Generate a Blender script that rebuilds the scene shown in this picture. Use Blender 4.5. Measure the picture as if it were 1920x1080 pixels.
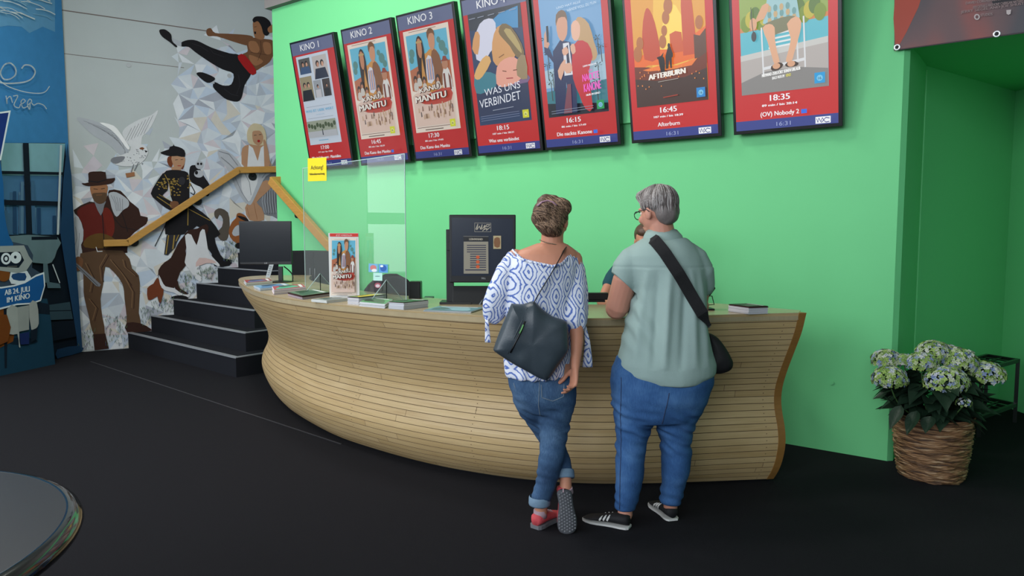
import bpy, math, random
from math import sin, cos, pi, radians, sqrt, atan2, hypot
from mathutils import Vector, Matrix, noise
from mathutils.geometry import tessellate_polygon

for o in list(bpy.data.objects):
    bpy.data.objects.remove(o, do_unlink=True)
scene = bpy.context.scene
COL = scene.collection
random.seed(7)

# ------------------------------------------------------------------ camera
F, PITCH, YAW, H = 1330.0, radians(4.5), radians(36.6), 1.48
cam_data = bpy.data.cameras.new('camera')
cam_data.sensor_width = 36
cam_data.lens = F / 1920 * 36
cam_data.clip_start = 0.05
cam = bpy.data.objects.new('camera', cam_data)
COL.objects.link(cam)
cam.location = (0, 0, H)
cam.rotation_euler = (pi / 2 - PITCH, 0, YAW)
scene.camera = cam

# ------------------------------------------------------------------ view, world, daylight through the windows behind
vs = scene.view_settings
vs.view_transform = 'Standard'
vs.look = 'None'
vs.exposure = 0.0
vs.gamma = 1.0
vs.use_curve_mapping = False
w = bpy.data.worlds.new('world')
scene.world = w
w.use_nodes = True
wn = w.node_tree.nodes
bg = wn['Background']
bg.inputs[0].default_value = (0.62, 0.78, 1.0, 1)
bg.inputs[1].default_value = 1.0


def area(name, loc, target, sx, sy, power, col=(1, 1, 1)):
    l = bpy.data.lights.new(name, 'AREA')
    l.shape = 'RECTANGLE'
    l.size, l.size_y, l.energy, l.color = sx, sy, power, col
    o = bpy.data.objects.new(name, l)
    COL.objects.link(o)
    o.location = loc
    o.rotation_euler = (Vector(target) - Vector(loc)).to_track_quat('-Z', 'Y').to_euler()
    return o


# daylight entering the tall windows of the front wall (behind the camera)
for wx, pw in ((-8.85, 195), (-5.6, 168), (-2.2, 155), (1.2, 150)):
    area('window_daylight', (wx, -4.85, 3.4), (wx - 0.4, 5.0, 3.4), 2.7, 3.0, pw, (0.93, 0.97, 1.0))
# daylight in the narrow side window
for wz, wh in ((2.55, 1.5), (1.2, 0.85)):
    area('side_window_daylight', (-11.02, 0.12, wz), (-5, 1.2, wz), 0.8, wh, 6 * wh, (0.95, 0.98, 1.0))
# unseen fill lamps added below the ceiling
for i, (lx, ly) in enumerate(((-6.6, 1.8), (-3.6, 1.8), (-5.0, 3.0))):
    area('ceiling_fill', (lx, ly, 5.1), (lx, ly + 0.6, 0), 0.7, 0.7, 65, (1.0, 0.96, 0.9))

# ------------------------------------------------------------------ geometry of the place
RV = Vector((cos(YAW), sin(YAW), 0))
FV = Vector((-sin(YAW), cos(YAW), 0))
CAM = Vector((0, 0, H))
YW = 5.062          # green wall plane
ZT = 1.03           # counter top height


def ray(px, py):
    x = (px - 960) / F
    z = -(py - 540) / F
    f = cos(PITCH) + z * sin(PITCH)
    u = -sin(PITCH) + z * cos(PITCH)
    return FV * f + RV * x + Vector((0, 0, u))


def hit(px, py, n, d):
    r = ray(px, py)
    return CAM + r * ((d - n.dot(CAM)) / n.dot(r))


def on_floor(px, py, z=0.0):
    return hit(px, py, Vector((0, 0, 1)), z)


def on_wall(px, py, y=YW):
    return hit(px, py, Vector((0, 1, 0)), y)


def P(px, py, D):
    """Point at horizontal distance D in a frame turned to the counter (x right, y away, z up)."""
    x = (px - 960) / F
    z = -(py - 540) / F
    f = cos(PITCH) + z * sin(PITCH)
    u = -sin(PITCH) + z * cos(PITCH)
    t = D / f
    return Vector((x * t, D, H + u * t))


def L2W(v):
    return RV * v.x + FV * v.y + Vector((0, 0, v.z))


def W2L(v):
    return Vector((v.dot(RV), v.dot(FV), v.z))


# ------------------------------------------------------------------ materials
def lin(c):
    return tuple(((x / 255) / 12.92) if x / 255 <= 0.04045 else (((x / 255) + 0.055) / 1.055) ** 2.4 for x in c)


_M = {}


def mat(name, col, rough=0.6, metal=0.0, emit=0.0, spec=0.5, var=0.0, scale=20.0, bump=0.0, bscale=60.0, alpha=None, trans=0.0, ior=1.45, stretch=None, coat=0.0):
    if name in _M:
        return _M[name]
    m = bpy.data.materials.new(name)
    m.use_nodes = True
    nt = m.node_tree
    b = nt.nodes['Principled BSDF']
    c = lin(col)
    b.inputs['Base Color'].default_value = (*c, 1)
    b.inputs['Roughness'].default_value = rough
    b.inputs['Metallic'].default_value = metal
    b.inputs['Specular IOR Level'].default_value = spec
    b.inputs['IOR'].default_value = ior
    if coat:
        b.inputs['Coat Weight'].default_value = coat
    if emit:
        b.inputs['Emission Color'].default_value = (*c, 1)
        b.inputs['Emission Strength'].default_value = emit
    if trans:
        b.inputs['Transmission Weight'].default_value = trans
    if alpha is not None:
        b.inputs['Alpha'].default_value = alpha
    if var or bump:
        tc = nt.nodes.new('ShaderNodeTexCoord')
        mp = nt.nodes.new('ShaderNodeMapping')
        nt.links.new(tc.outputs['Object'], mp.inputs[0])
        if stretch:
            mp.inputs['Scale'].default_value = stretch
    if var:
        n = nt.nodes.new('ShaderNodeTexNoise')
        n.inputs['Scale'].default_value = scale
        n.inputs['Detail'].default_value = 4
        nt.links.new(mp.outputs[0], n.inputs['Vector'])
        mx = nt.nodes.new('ShaderNodeMix')
        mx.data_type = 'RGBA'
        mx.inputs['A'].default_value = (*[x * (1 - var) for x in c], 1)
        mx.inputs['B'].default_value = (*[min(1, x * (1 + var)) for x in c], 1)
        nt.links.new(n.outputs['Fac'], mx.inputs['Factor'])
        nt.links.new(mx.outputs['Result'], b.inputs['Base Color'])
    if bump:
        n2 = nt.nodes.new('ShaderNodeTexNoise')
        n2.inputs['Scale'].default_value = bscale
        n2.inputs['Detail'].default_value = 3
        nt.links.new(mp.outputs[0], n2.inputs['Vector'])
        bp = nt.nodes.new('ShaderNodeBump')
        bp.inputs['Strength'].default_value = bump
        bp.inputs['Distance'].default_value = 0.01
        nt.links.new(n2.outputs['Fac'], bp.inputs['Height'])
        nt.links.new(bp.outputs[0], b.inputs['Normal'])
    _M[name] = m
    return m


def paint(col):
    """Matt paint of one colour for painted art."""
    return mat('paint_%d_%d_%d' % tuple(int(x) for x in col), col, 0.75, spec=0.2, var=0.10, scale=9)


SCREEN_EMIT = 0.66
BACKLIGHT = [1.0]


def glow(col, k=1.0):
    """One colour of a lit screen."""
    k *= BACKLIGHT[0]
    m = mat('screen_%d_%d_%d_%d' % (*tuple(int(x) for x in col), int(k * 100)), col, 0.25, emit=SCREEN_EMIT * k, spec=0.4)
    m.node_tree.nodes['Principled BSDF'].inputs['Base Color'].default_value = (*[c * 0.1 + 0.012 for c in lin(col)], 1)
    return m


# ------------------------------------------------------------------ mesh building
class MB:
    def __init__(s):
        s.v, s.f, s.m, s.mats, s.uv = [], [], [], [], None

    def mi(s, m):
        if m not in s.mats:
            s.mats.append(m)
        return s.mats.index(m)

    def add(s, vs_, fs, m=None):
        k = len(s.v)
        s.v += [Vector(v) for v in vs_]
        i = s.mi(m) if m else 0
        for f in fs:
            s.f.append([k + a for a in f])
            s.m.append(i)

    def box(s, c, size, m=None, rot=None):
        c = Vector(c)
        hx, hy, hz = size[0] / 2, size[1] / 2, size[2] / 2
        vv = [Vector((x, y, z)) for x in (-hx, hx) for y in (-hy, hy) for z in (-hz, hz)]
        if rot is not None:
            vv = [rot @ v for v in vv]
        s.add([c + v for v in vv], [(0, 1, 3, 2), (4, 6, 7, 5), (0, 4, 5, 1), (2, 3, 7, 6), (0, 2, 6, 4), (1, 5, 7, 3)], m)

    def bar(s, a, b, wd, ht, m=None, up=Vector((0, 0, 1))):
        a, b = Vector(a), Vector(b)
        d = (b - a).normalized()
        sd = d.cross(up)
        if sd.length < 1e-4:
            sd = Vector((1, 0, 0))
        sd.normalize()
        u = sd.cross(d).normalized()
        vv = []
        for p in (a, b):
            for i, j in ((-1, -1), (1, -1), (1, 1), (-1, 1)):
                vv.append(p + sd * (i * wd / 2) + u * (j * ht / 2))
        s.add(vv, [(3, 2, 1, 0), (4, 5, 6, 7), (0, 1, 5, 4), (1, 2, 6, 5), (2, 3, 7, 6), (3, 0, 4, 7)], m)

    def rings(s, rs, m=None, cap=True, closed=True):
        n = len(rs[0])
        vv = [p for r in rs for p in r]
        fs = []
        for i in range(len(rs) - 1):
            for j in range(n if closed else n - 1):
                a, b = i * n + j, i * n + (j + 1) % n
                fs.append((a, b, b + n, a + n))
        if cap:
            fs.append(tuple(reversed(range(n))))
            fs.append(tuple(range(len(vv) - n, len(vv))))
        s.add(vv, fs, m)

    def tube(s, pts, rad, m=None, n=10, cap=True, flat=1.0, up=None):
        """Tube along pts; rad a number or a list; flat squashes it across the second axis."""
        pts = [Vector(p) for p in pts]
        if not isinstance(rad, (list, tuple)):
            rad = [rad] * len(pts)
        rs = []
        prev = None
        for i, p in enumerate(pts):
            d = (pts[min(i + 1, len(pts) - 1)] - pts[max(i - 1, 0)]).normalized()
            if prev is None:
                ref = Vector(up) if up is not None else (Vector((0, 0, 1)) if abs(d.z) < 0.9 else Vector((0, 1, 0)))
                a = d.cross(ref).normalized()
            else:
                a = (prev - d * prev.dot(d)).normalized()
            b = d.cross(a).normalized()
            prev = a
            rs.append([p + a * (cos(2 * pi * k / n) * rad[i]) + b * (sin(2 * pi * k / n) * rad[i] * flat) for k in range(n)])
        s.rings(rs, m, cap)

    def limb(s, pts, rad, m=None, n=16, flat=1.0, up=None):
        """Tube with rounded ends."""
        pts = [Vector(p) for p in pts]
        rad = list(rad)
        d0 = (pts[0] - pts[1]).normalized()
        d1 = (pts[-1] - pts[-2]).normalized()
        pp = [pts[0] + d0 * rad[0] * 0.8, pts[0] + d0 * rad[0] * 0.5] + pts + [pts[-1] + d1 * rad[-1] * 0.5, pts[-1] + d1 * rad[-1] * 0.8]
        rr = [rad[0] * 0.35, rad[0] * 0.8] + rad + [rad[-1] * 0.8, rad[-1] * 0.35]
        s.tube(pp, rr, m, n, True, flat, up)

    def ell(s, c, r, m=None, rot=None, nu=16, nv=10):
        c = Vector(c)
        rs = []
        for i in range(1, nv):
            a = pi * i / nv
            ring = []
            for j in range(nu):
                b = 2 * pi * j / nu
                v = Vector((sin(a) * cos(b) * r[0], sin(a) * sin(b) * r[1], -cos(a) * r[2]))
                ring.append(c + (rot @ v if rot is not None else v))
            rs.append(ring)
        k = len(s.v)
        s.rings(rs, m, False)
        t = Vector((0, 0, r[2]))
        t = rot @ t if rot is not None else t
        s.v += [c - t, c + t]
        i = s.mi(m) if m else 0
        N = len(s.v)
        L = (nv - 2) * nu
        for j in range(nu):
            s.f.append([N - 2, k + (j + 1) % nu, k + j]); s.m.append(i)
            s.f.append([N - 1, k + L + j, k + L + (j + 1) % nu]); s.m.append(i)

    def lathe(s, prof, c=(0, 0, 0), m=None, n=48, cap=True):
        c = Vector(c)
        s.rings([[c + Vector((cos(2 * pi * j / n) * r, sin(2 * pi * j / n) * r, z)) for j in range(n)] for r, z in prof], m, cap)

    def extrude(s, pts, d, m=None):
        pts = [Vector(p) for p in pts]
        d = Vector(d)
        n = len(pts)
        s.add(pts + [p + d for p in pts], [tuple(range(n - 1, -1, -1)), tuple(range(n, 2 * n))] + [(i, (i + 1) % n, n + (i + 1) % n, n + i) for i in range(n)], m)

    def mesh(s, name, org=None):
        me = bpy.data.meshes.new(name)
        o = Vector(org) if org is not None else Vector((0, 0, 0))
        me.from_pydata([tuple(v - o) for v in s.v], [], s.f)
        for m in s.mats:
            me.materials.append(m)
        if s.mats:
            me.polygons.foreach_set('material_index', s.m)
        me.update()
        return me


def link(name, me, parent=None, loc=None, smooth=False, m=None, bevel=0.0, norm=True):
    if m is not None and not me.materials:
        me.materials.append(m)
    if smooth:
        me.polygons.foreach_set('use_smooth', [True] * len(me.polygons))
    o = bpy.data.objects.new(name, me)
    COL.objects.link(o)
    if parent is not None:
        o.parent = parent
    if loc is not None:
        o.location = loc
    if bevel:
        b = o.modifiers.new('bevel', 'BEVEL')
        b.width = bevel
        b.segments = 2
        b.limit_method = 'ANGLE'
    return o


def obj(name, mb, m=None, parent=None, smooth=False, bevel=0.0, org=None, loc=None):
    return link(name, mb.mesh(name, org), parent, loc, smooth, m, bevel)


def empty(name, loc, rz=0.0):
    o = bpy.data.objects.new(name, None)
    o.empty_display_size = 0.1
    COL.objects.link(o)
    o.location = loc
    o.rotation_euler = (0, 0, rz)
    return o


def tag(o, label=None, cat=None, group=None, kind=None):
    if label: o['label'] = label
    if cat: o['category'] = cat
    if group: o['group'] = group
    if kind: o['kind'] = kind
    return o


def struct(name, mb, m=None, label=None, **k):
    o = obj(name, mb, m, **k)
    o['kind'] = 'structure'
    if label: o['label'] = label
    o['category'] = name.split('_')[0]
    return o


def fuse(mb, voxel=0.006, smooth=6, fac=0.5, fn=None, name='fused'):
    """Join overlapping closed shapes into one continuous skin."""
    me = mb.mesh('tmp')
    o = bpy.data.objects.new('tmp', me)
    COL.objects.link(o)
    r = o.modifiers.new('r', 'REMESH')
    r.mode = 'VOXEL'
    r.voxel_size = voxel
    if smooth:
        sm = o.modifiers.new('s', 'SMOOTH')
        sm.factor = fac
        sm.iterations = smooth
    dg = bpy.context.evaluated_depsgraph_get()
    out = bpy.data.meshes.new_from_object(o.evaluated_get(dg))
    out.name = name
    bpy.data.objects.remove(o, do_unlink=True)
    bpy.data.meshes.remove(me)
    out.materials.clear()
    if fn:
        nm = [v.normal.copy() for v in out.vertices]
        for v, n_ in zip(out.vertices, nm):
            v.co = v.co + n_ * fn(v.co, n_)
    out.update()
    return out


def catmull(pts, n):
    """Smooth curve through pts, n samples spaced along it."""
    pts = [Vector(p) for p in pts]
    q = [pts[0] * 2 - pts[1]] + pts + [pts[-1] * 2 - pts[-2]]
    dense = []
    for i in range(1, len(q) - 2):
        for k in range(24):
            t = k / 24
            a, b, c, d = q[i - 1], q[i], q[i + 1], q[i + 2]
            dense.append(0.5 * ((2 * b) + (c - a) * t + (2 * a - 5 * b + 4 * c - d) * t * t + (3 * b - a - 3 * c + d) * t ** 3))
    dense.append(pts[-1])
    cum = [0]
    for i in range(1, len(dense)):
        cum.append(cum[-1] + (dense[i] - dense[i - 1]).length)
    out = []
    j = 0
    for k in range(n):
        s_ = cum[-1] * k / (n - 1)
        while j < len(cum) - 2 and cum[j + 1] < s_:
            j += 1
        t = (s_ - cum[j]) / max(1e-9, cum[j + 1] - cum[j])
        out.append(dense[j].lerp(dense[j + 1], min(1, max(0, t))))
    return out


def interp(tab, x):
    if x <= tab[0][0]: return tab[0][1]
    for (a, b), (c, d) in zip(tab, tab[1:]):
        if x <= c:
            t = (x - a) / (c - a)
            t = t * t * (3 - 2 * t) * 0.5 + t * 0.5
            return b + (d - b) * t
    return tab[-1][1]


# ------------------------------------------------------------------ flat printed or painted art on a plane
_glyphs = {}


def glyph_mesh(txt):
    if txt in _glyphs:
        return _glyphs[txt]
    cu = bpy.data.curves.new('t', 'FONT')
    cu.body = txt
    cu.resolution_u = 3
    o = bpy.data.objects.new('t', cu)
    COL.objects.link(o)
    dg = bpy.context.evaluated_depsgraph_get()
    me = bpy.data.meshes.new_from_object(o.evaluated_get(dg))
    vv = [(v.co.x, v.co.y) for v in me.vertices]
    ff = [tuple(p.vertices) for p in me.polygons]
    bpy.data.objects.remove(o, do_unlink=True)
    bpy.data.curves.remove(cu)
    bpy.data.meshes.remove(me)
    x0, x1 = min(v[0] for v in vv), max(v[0] for v in vv)
    _glyphs[txt] = (vv, ff, x0, x1)
    return _glyphs[txt]


class Art:
    """Layers of flat shapes on one plane, each a hair in front of the last. fn maps (u, v) to a 3D point, n is the outward normal."""
    def __init__(s, fn, n, step=0.00025):
        s.fn, s.n, s.step, s.k, s.mb = fn, Vector(n).normalized(), step, 1, MB()

    def up(s):
        s.k += 1
        return s.n * (s.k * s.step)

    def poly(s, pts, m, smooth=0, tf=None):
        if smooth:
            q = [Vector((a, b, 0)) for a, b in pts]
            nn = len(q)
            out = []
            for i in range(nn):
                a, b, c, d = q[i - 1], q[i], q[(i + 1) % nn], q[(i + 2) % nn]
                for k in range(smooth):
                    t = k / smooth
                    out.append(0.5 * ((2 * b) + (c - a) * t + (2 * a - 5 * b + 4 * c - d) * t * t + (3 * b - a - 3 * c + d) * t ** 3))
            pts = [(p.x, p.y) for p in out]
        if tf:
            pts = [tf(a, b) for a, b in pts]
        off = s.up()
        vv = [s.fn(a, b) + off for a, b in pts]
        tri = tessellate_polygon([[Vector((a, b, 0)) for a, b in pts]])
        fs = []
        for t in tri:
            a, b, c = (vv[i] for i in t)
            if (b - a).cross(c - a).dot(s.n) < 0:
                t = (t[0], t[2], t[1])
            fs.append(t)
        s.mb.add(vv, fs, m)

    def quads(s, tris, m):
        off = s.up()
        for t in tris:
            vv = [s.fn(a, b) + off for a, b in t]
            idx = list(range(len(vv)))
            if (vv[1] - vv[0]).cross(vv[2] - vv[0]).dot(s.n) < 0:
                idx.reverse()
            s.mb.add(vv, [idx], m)

    def rect(s, u0, v0, u1, v1, m):
        s.poly([(u0, v0), (u1, v0), (u1, v1), (u0, v1)], m)

    def line(s, pts, wd, m, tf=None):
        """Stroke; all pieces in one layer."""
        tr = []
        if tf:
            pts = [tf(a, b) for a, b in pts]
        for (a, b), (c, d) in zip(pts, pts[1:]):
            L = hypot(c - a, d - b) or 1e-9
            ex, ey = (c - a) / L, (d - b) / L
            nx, ny = -ey * wd / 2, ex * wd / 2
            g = wd * 0.25
            tr.append([(a - ex * g - nx, b - ey * g - ny), (c + ex * g - nx, d + ey * g - ny), (c + ex * g + nx, d + ey * g + ny), (a - ex * g + nx, b - ey * g + ny)])
        s.quads(tr, m)

    def blob(s, c, r, m, n=20, rot=0.0, tf=None):
        s.poly([(c[0] + cos(t) * r[0] * cos(rot) - sin(t) * r[1] * sin(rot), c[1] + cos(t) * r[0] * sin(rot) + sin(t) * r[1] * cos(rot)) for t in (2 * pi * i / n for i in range(n))], m, tf=tf)

    def text(s, txt, p0, p1, h, m, slant=0.0, bold=0.0):
        """Writing from p0 to p1 along its baseline; h = cap height vector in (u, v)."""
        vv, ff, x0, x1 = glyph_mesh(txt)
        p0, p1, h = Vector(p0), Vector(p1), Vector(h)
        ex = (p1 - p0)
        reps = [(0, 0)] if not bold else [(-bold, 0), (bold, 0), (0, 0)]
        for dx, dy in reps:
            off = s.up()
            pp = []
            for x, y in vv:
                t = (x - x0) / (x1 - x0)
                q = p0 + ex * (t + dx) + h * (y / 0.7) + ex * (slant * y)
                pp.append(s.fn(q.x, q.y) + off)
            f2 = []
            for f in ff:
                if (pp[f[1]] - pp[f[0]]).cross(pp[f[2]] - pp[f[0]]).dot(s.n) < 0:
                    f = tuple(reversed(f))
                f2.append(f)
            s.mb.add(pp, f2, m)

# ------------------------------------------------------------------ room shell
GREEN = mat('green_wall_paint', (112, 206, 139), 0.55, var=0.03, scale=1.5, bump=0.03, bscale=150, spec=0.3)
GREYC = mat('grey_concrete', (178, 185, 185), 0.8, var=0.06, scale=2.0, bump=0.06, bscale=80)
BEAMC = mat('beam_concrete', (128, 124, 122), 0.85, var=0.08, scale=6.0, bump=0.1, bscale=90)
CARPET = mat('dark_carpet', (32, 32, 37), 0.95, var=0.35, scale=260, bump=0.8, bscale=420, spec=0.15)
WHITE = mat('ceiling_paint', (205, 205, 202), 0.8, var=0.02)
METAL = mat('grey_metal', (120, 124, 126), 0.35, metal=0.8)
DARKM = mat('black_metal', (22, 23, 25), 0.4, spec=0.5, var=0.1)
BLACKP = mat('black_plastic', (20, 21, 24), 0.4, var=0.1, bump=0.02)
X0, X1, Y0, ZC = -11.0, 5.0, -5.0, 5.3

mb = MB(); mb.box(((X0 + X1) / 2, 1.5, -0.05), (X1 - X0 + 1, 14, 0.1))
fl = struct('floor', mb, CARPET, 'dark charcoal carpet floor of the foyer')
mb = MB(); mb.box(((X0 + X1) / 2, 1.5, ZC + 0.05), (X1 - X0 + 1, 14, 0.1))
struct('ceiling', mb, WHITE, 'plain pale ceiling high above the foyer')
# seam between two carpet runs
a, b = on_floor(170, 678), on_floor(640, 833)
mb = MB(); mb.bar(Vector((a.x, a.y, 0.0015)), Vector((b.x, b.y, 0.0015)), 0.012, 0.003)
struct('trim_1', mb, mat('carpet_seam', (46, 46, 51), 0.9, var=0.1), 'faint pale seam running across the dark carpet')
bpy.data.objects['trim_1']['category'] = 'carpet seam'

XL, XR = on_wall(520, 410).x, -0.70
mb = MB()
mb.extrude([(XL, YW, 0), (XR - 0.03, YW, 0), (XR, YW + 0.03, 0), (XR, 5.85, 0), (XR - 0.2, 5.85, 0), (XR - 0.2, YW + 0.25, 0), (XL, YW + 0.25, 0)], (0, 0, 4.02))
struct('wall_back', mb, GREEN, 'bright green wall behind the counter')
mb = MB(); mb.box(((XL + X1) / 2 - 0.02, YW + 0.15, (4.02 + ZC) / 2), (X1 - XL + 0.04, 0.44, ZC - 4.02))
struct('trim_2', mb, BEAMC, 'grey concrete beam along the top of the green wall')
bpy.data.objects['trim_2']['category'] = 'concrete beam'
mb = MB(); c = on_wall(1559, 717, YW - .001)
mb.tube([c, c + Vector((0, -.004, 0))], .016, n=18)
struct('trim_7', mb, GREEN, 'small round plug painted over on the green wall'); bpy.data.objects['trim_7']['category'] = 'wall plug'
# niche beside the plant
NC = (-0.22, 7.34)
mb = MB()
mb.extrude([(XR, 5.85, 0), NC + (0,), (NC[0] - 0.15, 7.5, 0), (XR - 0.15, 5.85, 0)], (0, 0, 2.75))
struct('wall_niche_side', mb, GREEN, 'dark green slanting side wall of the niche behind the plant')
mb = MB()
mb.extrude([NC + (0,), (1.4, YW, 0), (1.55, YW, 0), (1.55, YW + 0.2, 0), (NC[0] + 0.02, 7.6, 0), (NC[0] - 0.15, 7.5, 0)], (0, 0, 2.75))
struct('wall_niche_back', mb, GREEN, 'green wall behind the black metal stand')
mb = MB(); mb.box((0.35, YW + 0.15, 3.33), (2.1, 0.3, 1.38)); mb.box((0.35, 6.4, 2.70), (2.1, 2.6, 0.1))
struct('wall_lintel', mb, GREEN, 'green lintel over the niche')
mb = MB(); mb.box((1.4 + (X1 - 1.4) / 2, YW + 0.15, 2.01), (X1 - 1.4, 0.3, 4.02))
struct('wall_back_side', mb, GREEN, 'green wall on the far side of the niche')
mb = MB(); mb.tube([(XR + 0.002, 5.845, 0.0), (XR + 0.002, 5.845, 2.62)], 0.007, n=8)
struct('trim_3', mb, mat('corner_bead_green', (120, 215, 145), 0.35), 'thin pale corner bead inside the niche')

# mural wall (turned 20.9 degrees from square)
AM = radians(20.9)
MT = Vector((sin(AM), cos(AM), 0))
MN = Vector((cos(AM), -sin(AM), 0))
M0 = Vector((-9.49, 3.764, 0))
MD = MN.dot(M0)


def on_mural(px, py, off=0.0):
    return hit(px, py, MN, MD + off)


mb = MB()
a, b = M0 - MT * 0.05, M0 + MT * 4.6
mb.extrude([a, b, b - MN * 0.3, a - MN * 0.3], (0, 0, ZC))
struct('wall_mural', mb, GREYC, 'grey concrete wall with the painted mural')
# banner wall further left
BL0 = on_floor(145, 661); BL0.z = 0
BL1 = on_floor(100, 672.5); BL1.z = 0
BT = (BL1 - BL0).normalized()
BN = Vector((BT.y, -BT.x, 0)) if Vector((BT.y, -BT.x, 0)).dot(-BL0) > 0 else Vector((-BT.y, BT.x, 0))
BE = BL0 + BT * 1.6
mb = MB(); mb.extrude([BL0 - BN * 0.02, BE - BN * 0.02, BE - BN * 0.3, BL0 - BN * 0.3], (0, 0, ZC))
mb.extrude([BE - BN * 0.02, Vector((X0 + .2, 1.84, 0)), Vector((X0 + .2, 2.04, 0)), BE - BN * 0.3], (0, 0, ZC))
struct('wall_left', mb, GREYC, 'grey wall behind the blue banner')
mb = MB(); xl_ = X0 + 0.1
mb.box((xl_, (Y0 - 0.32) / 2 - .1, ZC / 2), (0.2, -Y0 - .32 + .2, ZC)); mb.box((xl_, 1.25, ZC / 2), (0.2, 1.38, ZC)); mb.box((xl_, 0.12, .35), (.2, .88, .7)); mb.box((xl_, 0.12, (3.35 + ZC) / 2), (.2, .88, ZC - 3.35))
struct('wall_left_front', mb, GREYC, 'plain grey side wall near the windows')
mb = MB(); mb.box((-9.2, 8.2, ZC / 2), (4.5, 0.2, ZC)); mb.box((-5.6, 8.2, ZC / 2), (3.2, 0.2, ZC)); struct('wall_stair_top', mb, GREYC, 'plain grey wall beyond the stair landing')
mb = MB(); mb.box((X1, 0.3, ZC / 2), (0.2, 10.6, ZC)); struct('wall_right', mb, GREYC, 'plain grey side wall opposite the mural')
mb = MB()
for yy in (-.3, .54): mb.box((X0 + .1, yy, 2.03), (.08, .05, 2.66))
for zz in (.72, 1.72, 3.33): mb.box((X0 + .1, .12, zz), (.08, .86, .06 if zz != 1.72 else .2))
struct('window_5', mb, DARKM, 'narrow side window with a wide transom')
# window front
WX = [-10.4, -7.3, -3.9, -0.5, 2.9]
mb = MB(); mb.box((-3, Y0, 0.3), (16, 0.25, 0.6)); mb.box((-3, Y0, 5.1), (16, 0.25, 0.4))
for x in WX + [-11, 4.8]:
    mb.box((x, Y0, 2.75), (0.5, 0.25, 4.5))
struct('wall_front', mb, GREYC, 'window front of the foyer')
for i, (xa, xb) in enumerate(zip(WX, WX[1:])):
    mb = MB(); cx, wd = (xa + xb) / 2, xb - xa - 0.5
    for x in (-wd / 2, 0, wd / 2): mb.box((cx + x, Y0, 2.75), (0.07, 0.1, 4.3))
    for z in (0.63, 2.6, 4.87): mb.box((cx, Y0, z), (wd, 0.1, 0.07))
    struct('window_%d' % (i + 1), mb, DARKM, 'tall window with dark frame in the window front')

# ------------------------------------------------------------------ stairs and hand rails
OAK = mat('oak_rail', (182, 136, 66), 0.45, var=0.25, scale=12, stretch=(1, 1, 6), bump=0.05, spec=0.4)
STEPM = mat('stair_carpet', (33, 35, 41), 0.95, var=0.3, scale=200, bump=0.6, bscale=300, spec=0.15)
NOSE = mat('stair_nosing', (150, 154, 160), 0.4, metal=0.2, var=0.1)
st = empty('staircase', (-8.0, 4.5, 0))
tag(st, 'dark carpeted steps climbing beside the mural', 'staircase')
wn_ = [(240, 627), (283, 592), (325, 563), (368, 531), (408, 503), (446, 476)]
org = Vector((-8.0, 4.5, 0))
for k, p in enumerate(wn_):
    z = 0.2 * (k + 1)
    wp = on_mural(*p); wp.z = 0
    cx = -6.52 - 0.255 * k
    cp = Vector((cx, wp.y - 0.082 * (cx - wp.x), 0))
    yb = YW if cx > XL else 7.9
    m_ = MT * ((yb - wp.y) / MT.y)
    wb = wp + m_
    mb = MB()
    mb.extrude([wp + MN * 0.003, cp, (cx, yb - 0.003, 0), wb + MN * 0.003], (0, 0, z), STEPM)
    s_ = obj('step', mb, None, st, org=org)
    mb = MB()
    zz = Vector((0, 0, z + 0.003))
    iw = Vector((0.0, 0.02, 0))
    mb.bar(wp + MN * 0.01 + zz + iw, cp + zz + iw + Vector((-0.02, 0, 0)), 0.05, 0.012, NOSE)
    mb.bar(cp + zz + Vector((-0.022, 0.0, 0)), Vector((cx - 0.022, yb - 0.01, z + 0.003)), 0.044, 0.0122, NOSE)
    g = obj('nosing', mb, None, s_, org=org)

hr = empty('hand_rail', on_mural(240, 455, 0.08))
tag(hr, 'long oak handrail fixed to the mural wall, rising with the steps', 'handrail')
o0 = Vector(hr.location)
pp = [on_mural(x, y, 0.08) for x, y in ((195, 456), (240, 455), (447, 319), (545, 317))]
mb = MB()
mb.tube(pp, 0.062, n=4, flat=0.72, up=(0, 0, 1))
r_ = obj('rail', MB(), OAK, hr)
bpy.data.objects.remove(r_, do_unlink=True)
mb = MB()
for a, b in zip(pp, pp[1:]):
    d = (b - a).normalized()
    mb.bar(a - d * 0.005, b + d * 0.012, 0.055, 0.085)
obj('rail', mb, OAK, hr, bevel=0.006, org=o0)
for (x, y) in ((251, 454), (370, 377), (473, 331)):
    c = on_mural(x, y, 0.0)
    mb = MB(); mb.tube([c, c + MN * 0.02], 0.055, n=20); mb.tube([c + MN * 0.01, c + MN * 0.07 + Vector((0, 0, 0.03))], 0.012, n=8)
    obj('bracket', mb, DARKM, hr, org=o0)
gr = empty('hand_rail', on_wall(505, 336, YW - 0.08))
tag(gr, 'short oak handrail slanting down across the green wall', 'handrail')
o0 = Vector(gr.location)
a, b = on_wall(508, 338, YW - 0.08), on_wall(640, 487, YW - 0.08)
mb = MB(); mb.bar(a, b, 0.055, 0.095); mb.bar(a + Vector((0.02, -0.02, -0.005)), a + Vector((0.12, 0.34, 0.02)), 0.055, 0.085)
obj('rail', mb, OAK, gr, bevel=0.006, org=o0)
c = on_wall(558, 404, YW - 0.002)
mb = MB(); mb.tube([c, c + Vector((0, -0.02, 0))], 0.03, n=16); mb.tube([c, c + Vector((0.02, -0.07, 0.04))], 0.01, n=8)
obj('bracket', mb, DARKM, gr, org=o0)

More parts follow.
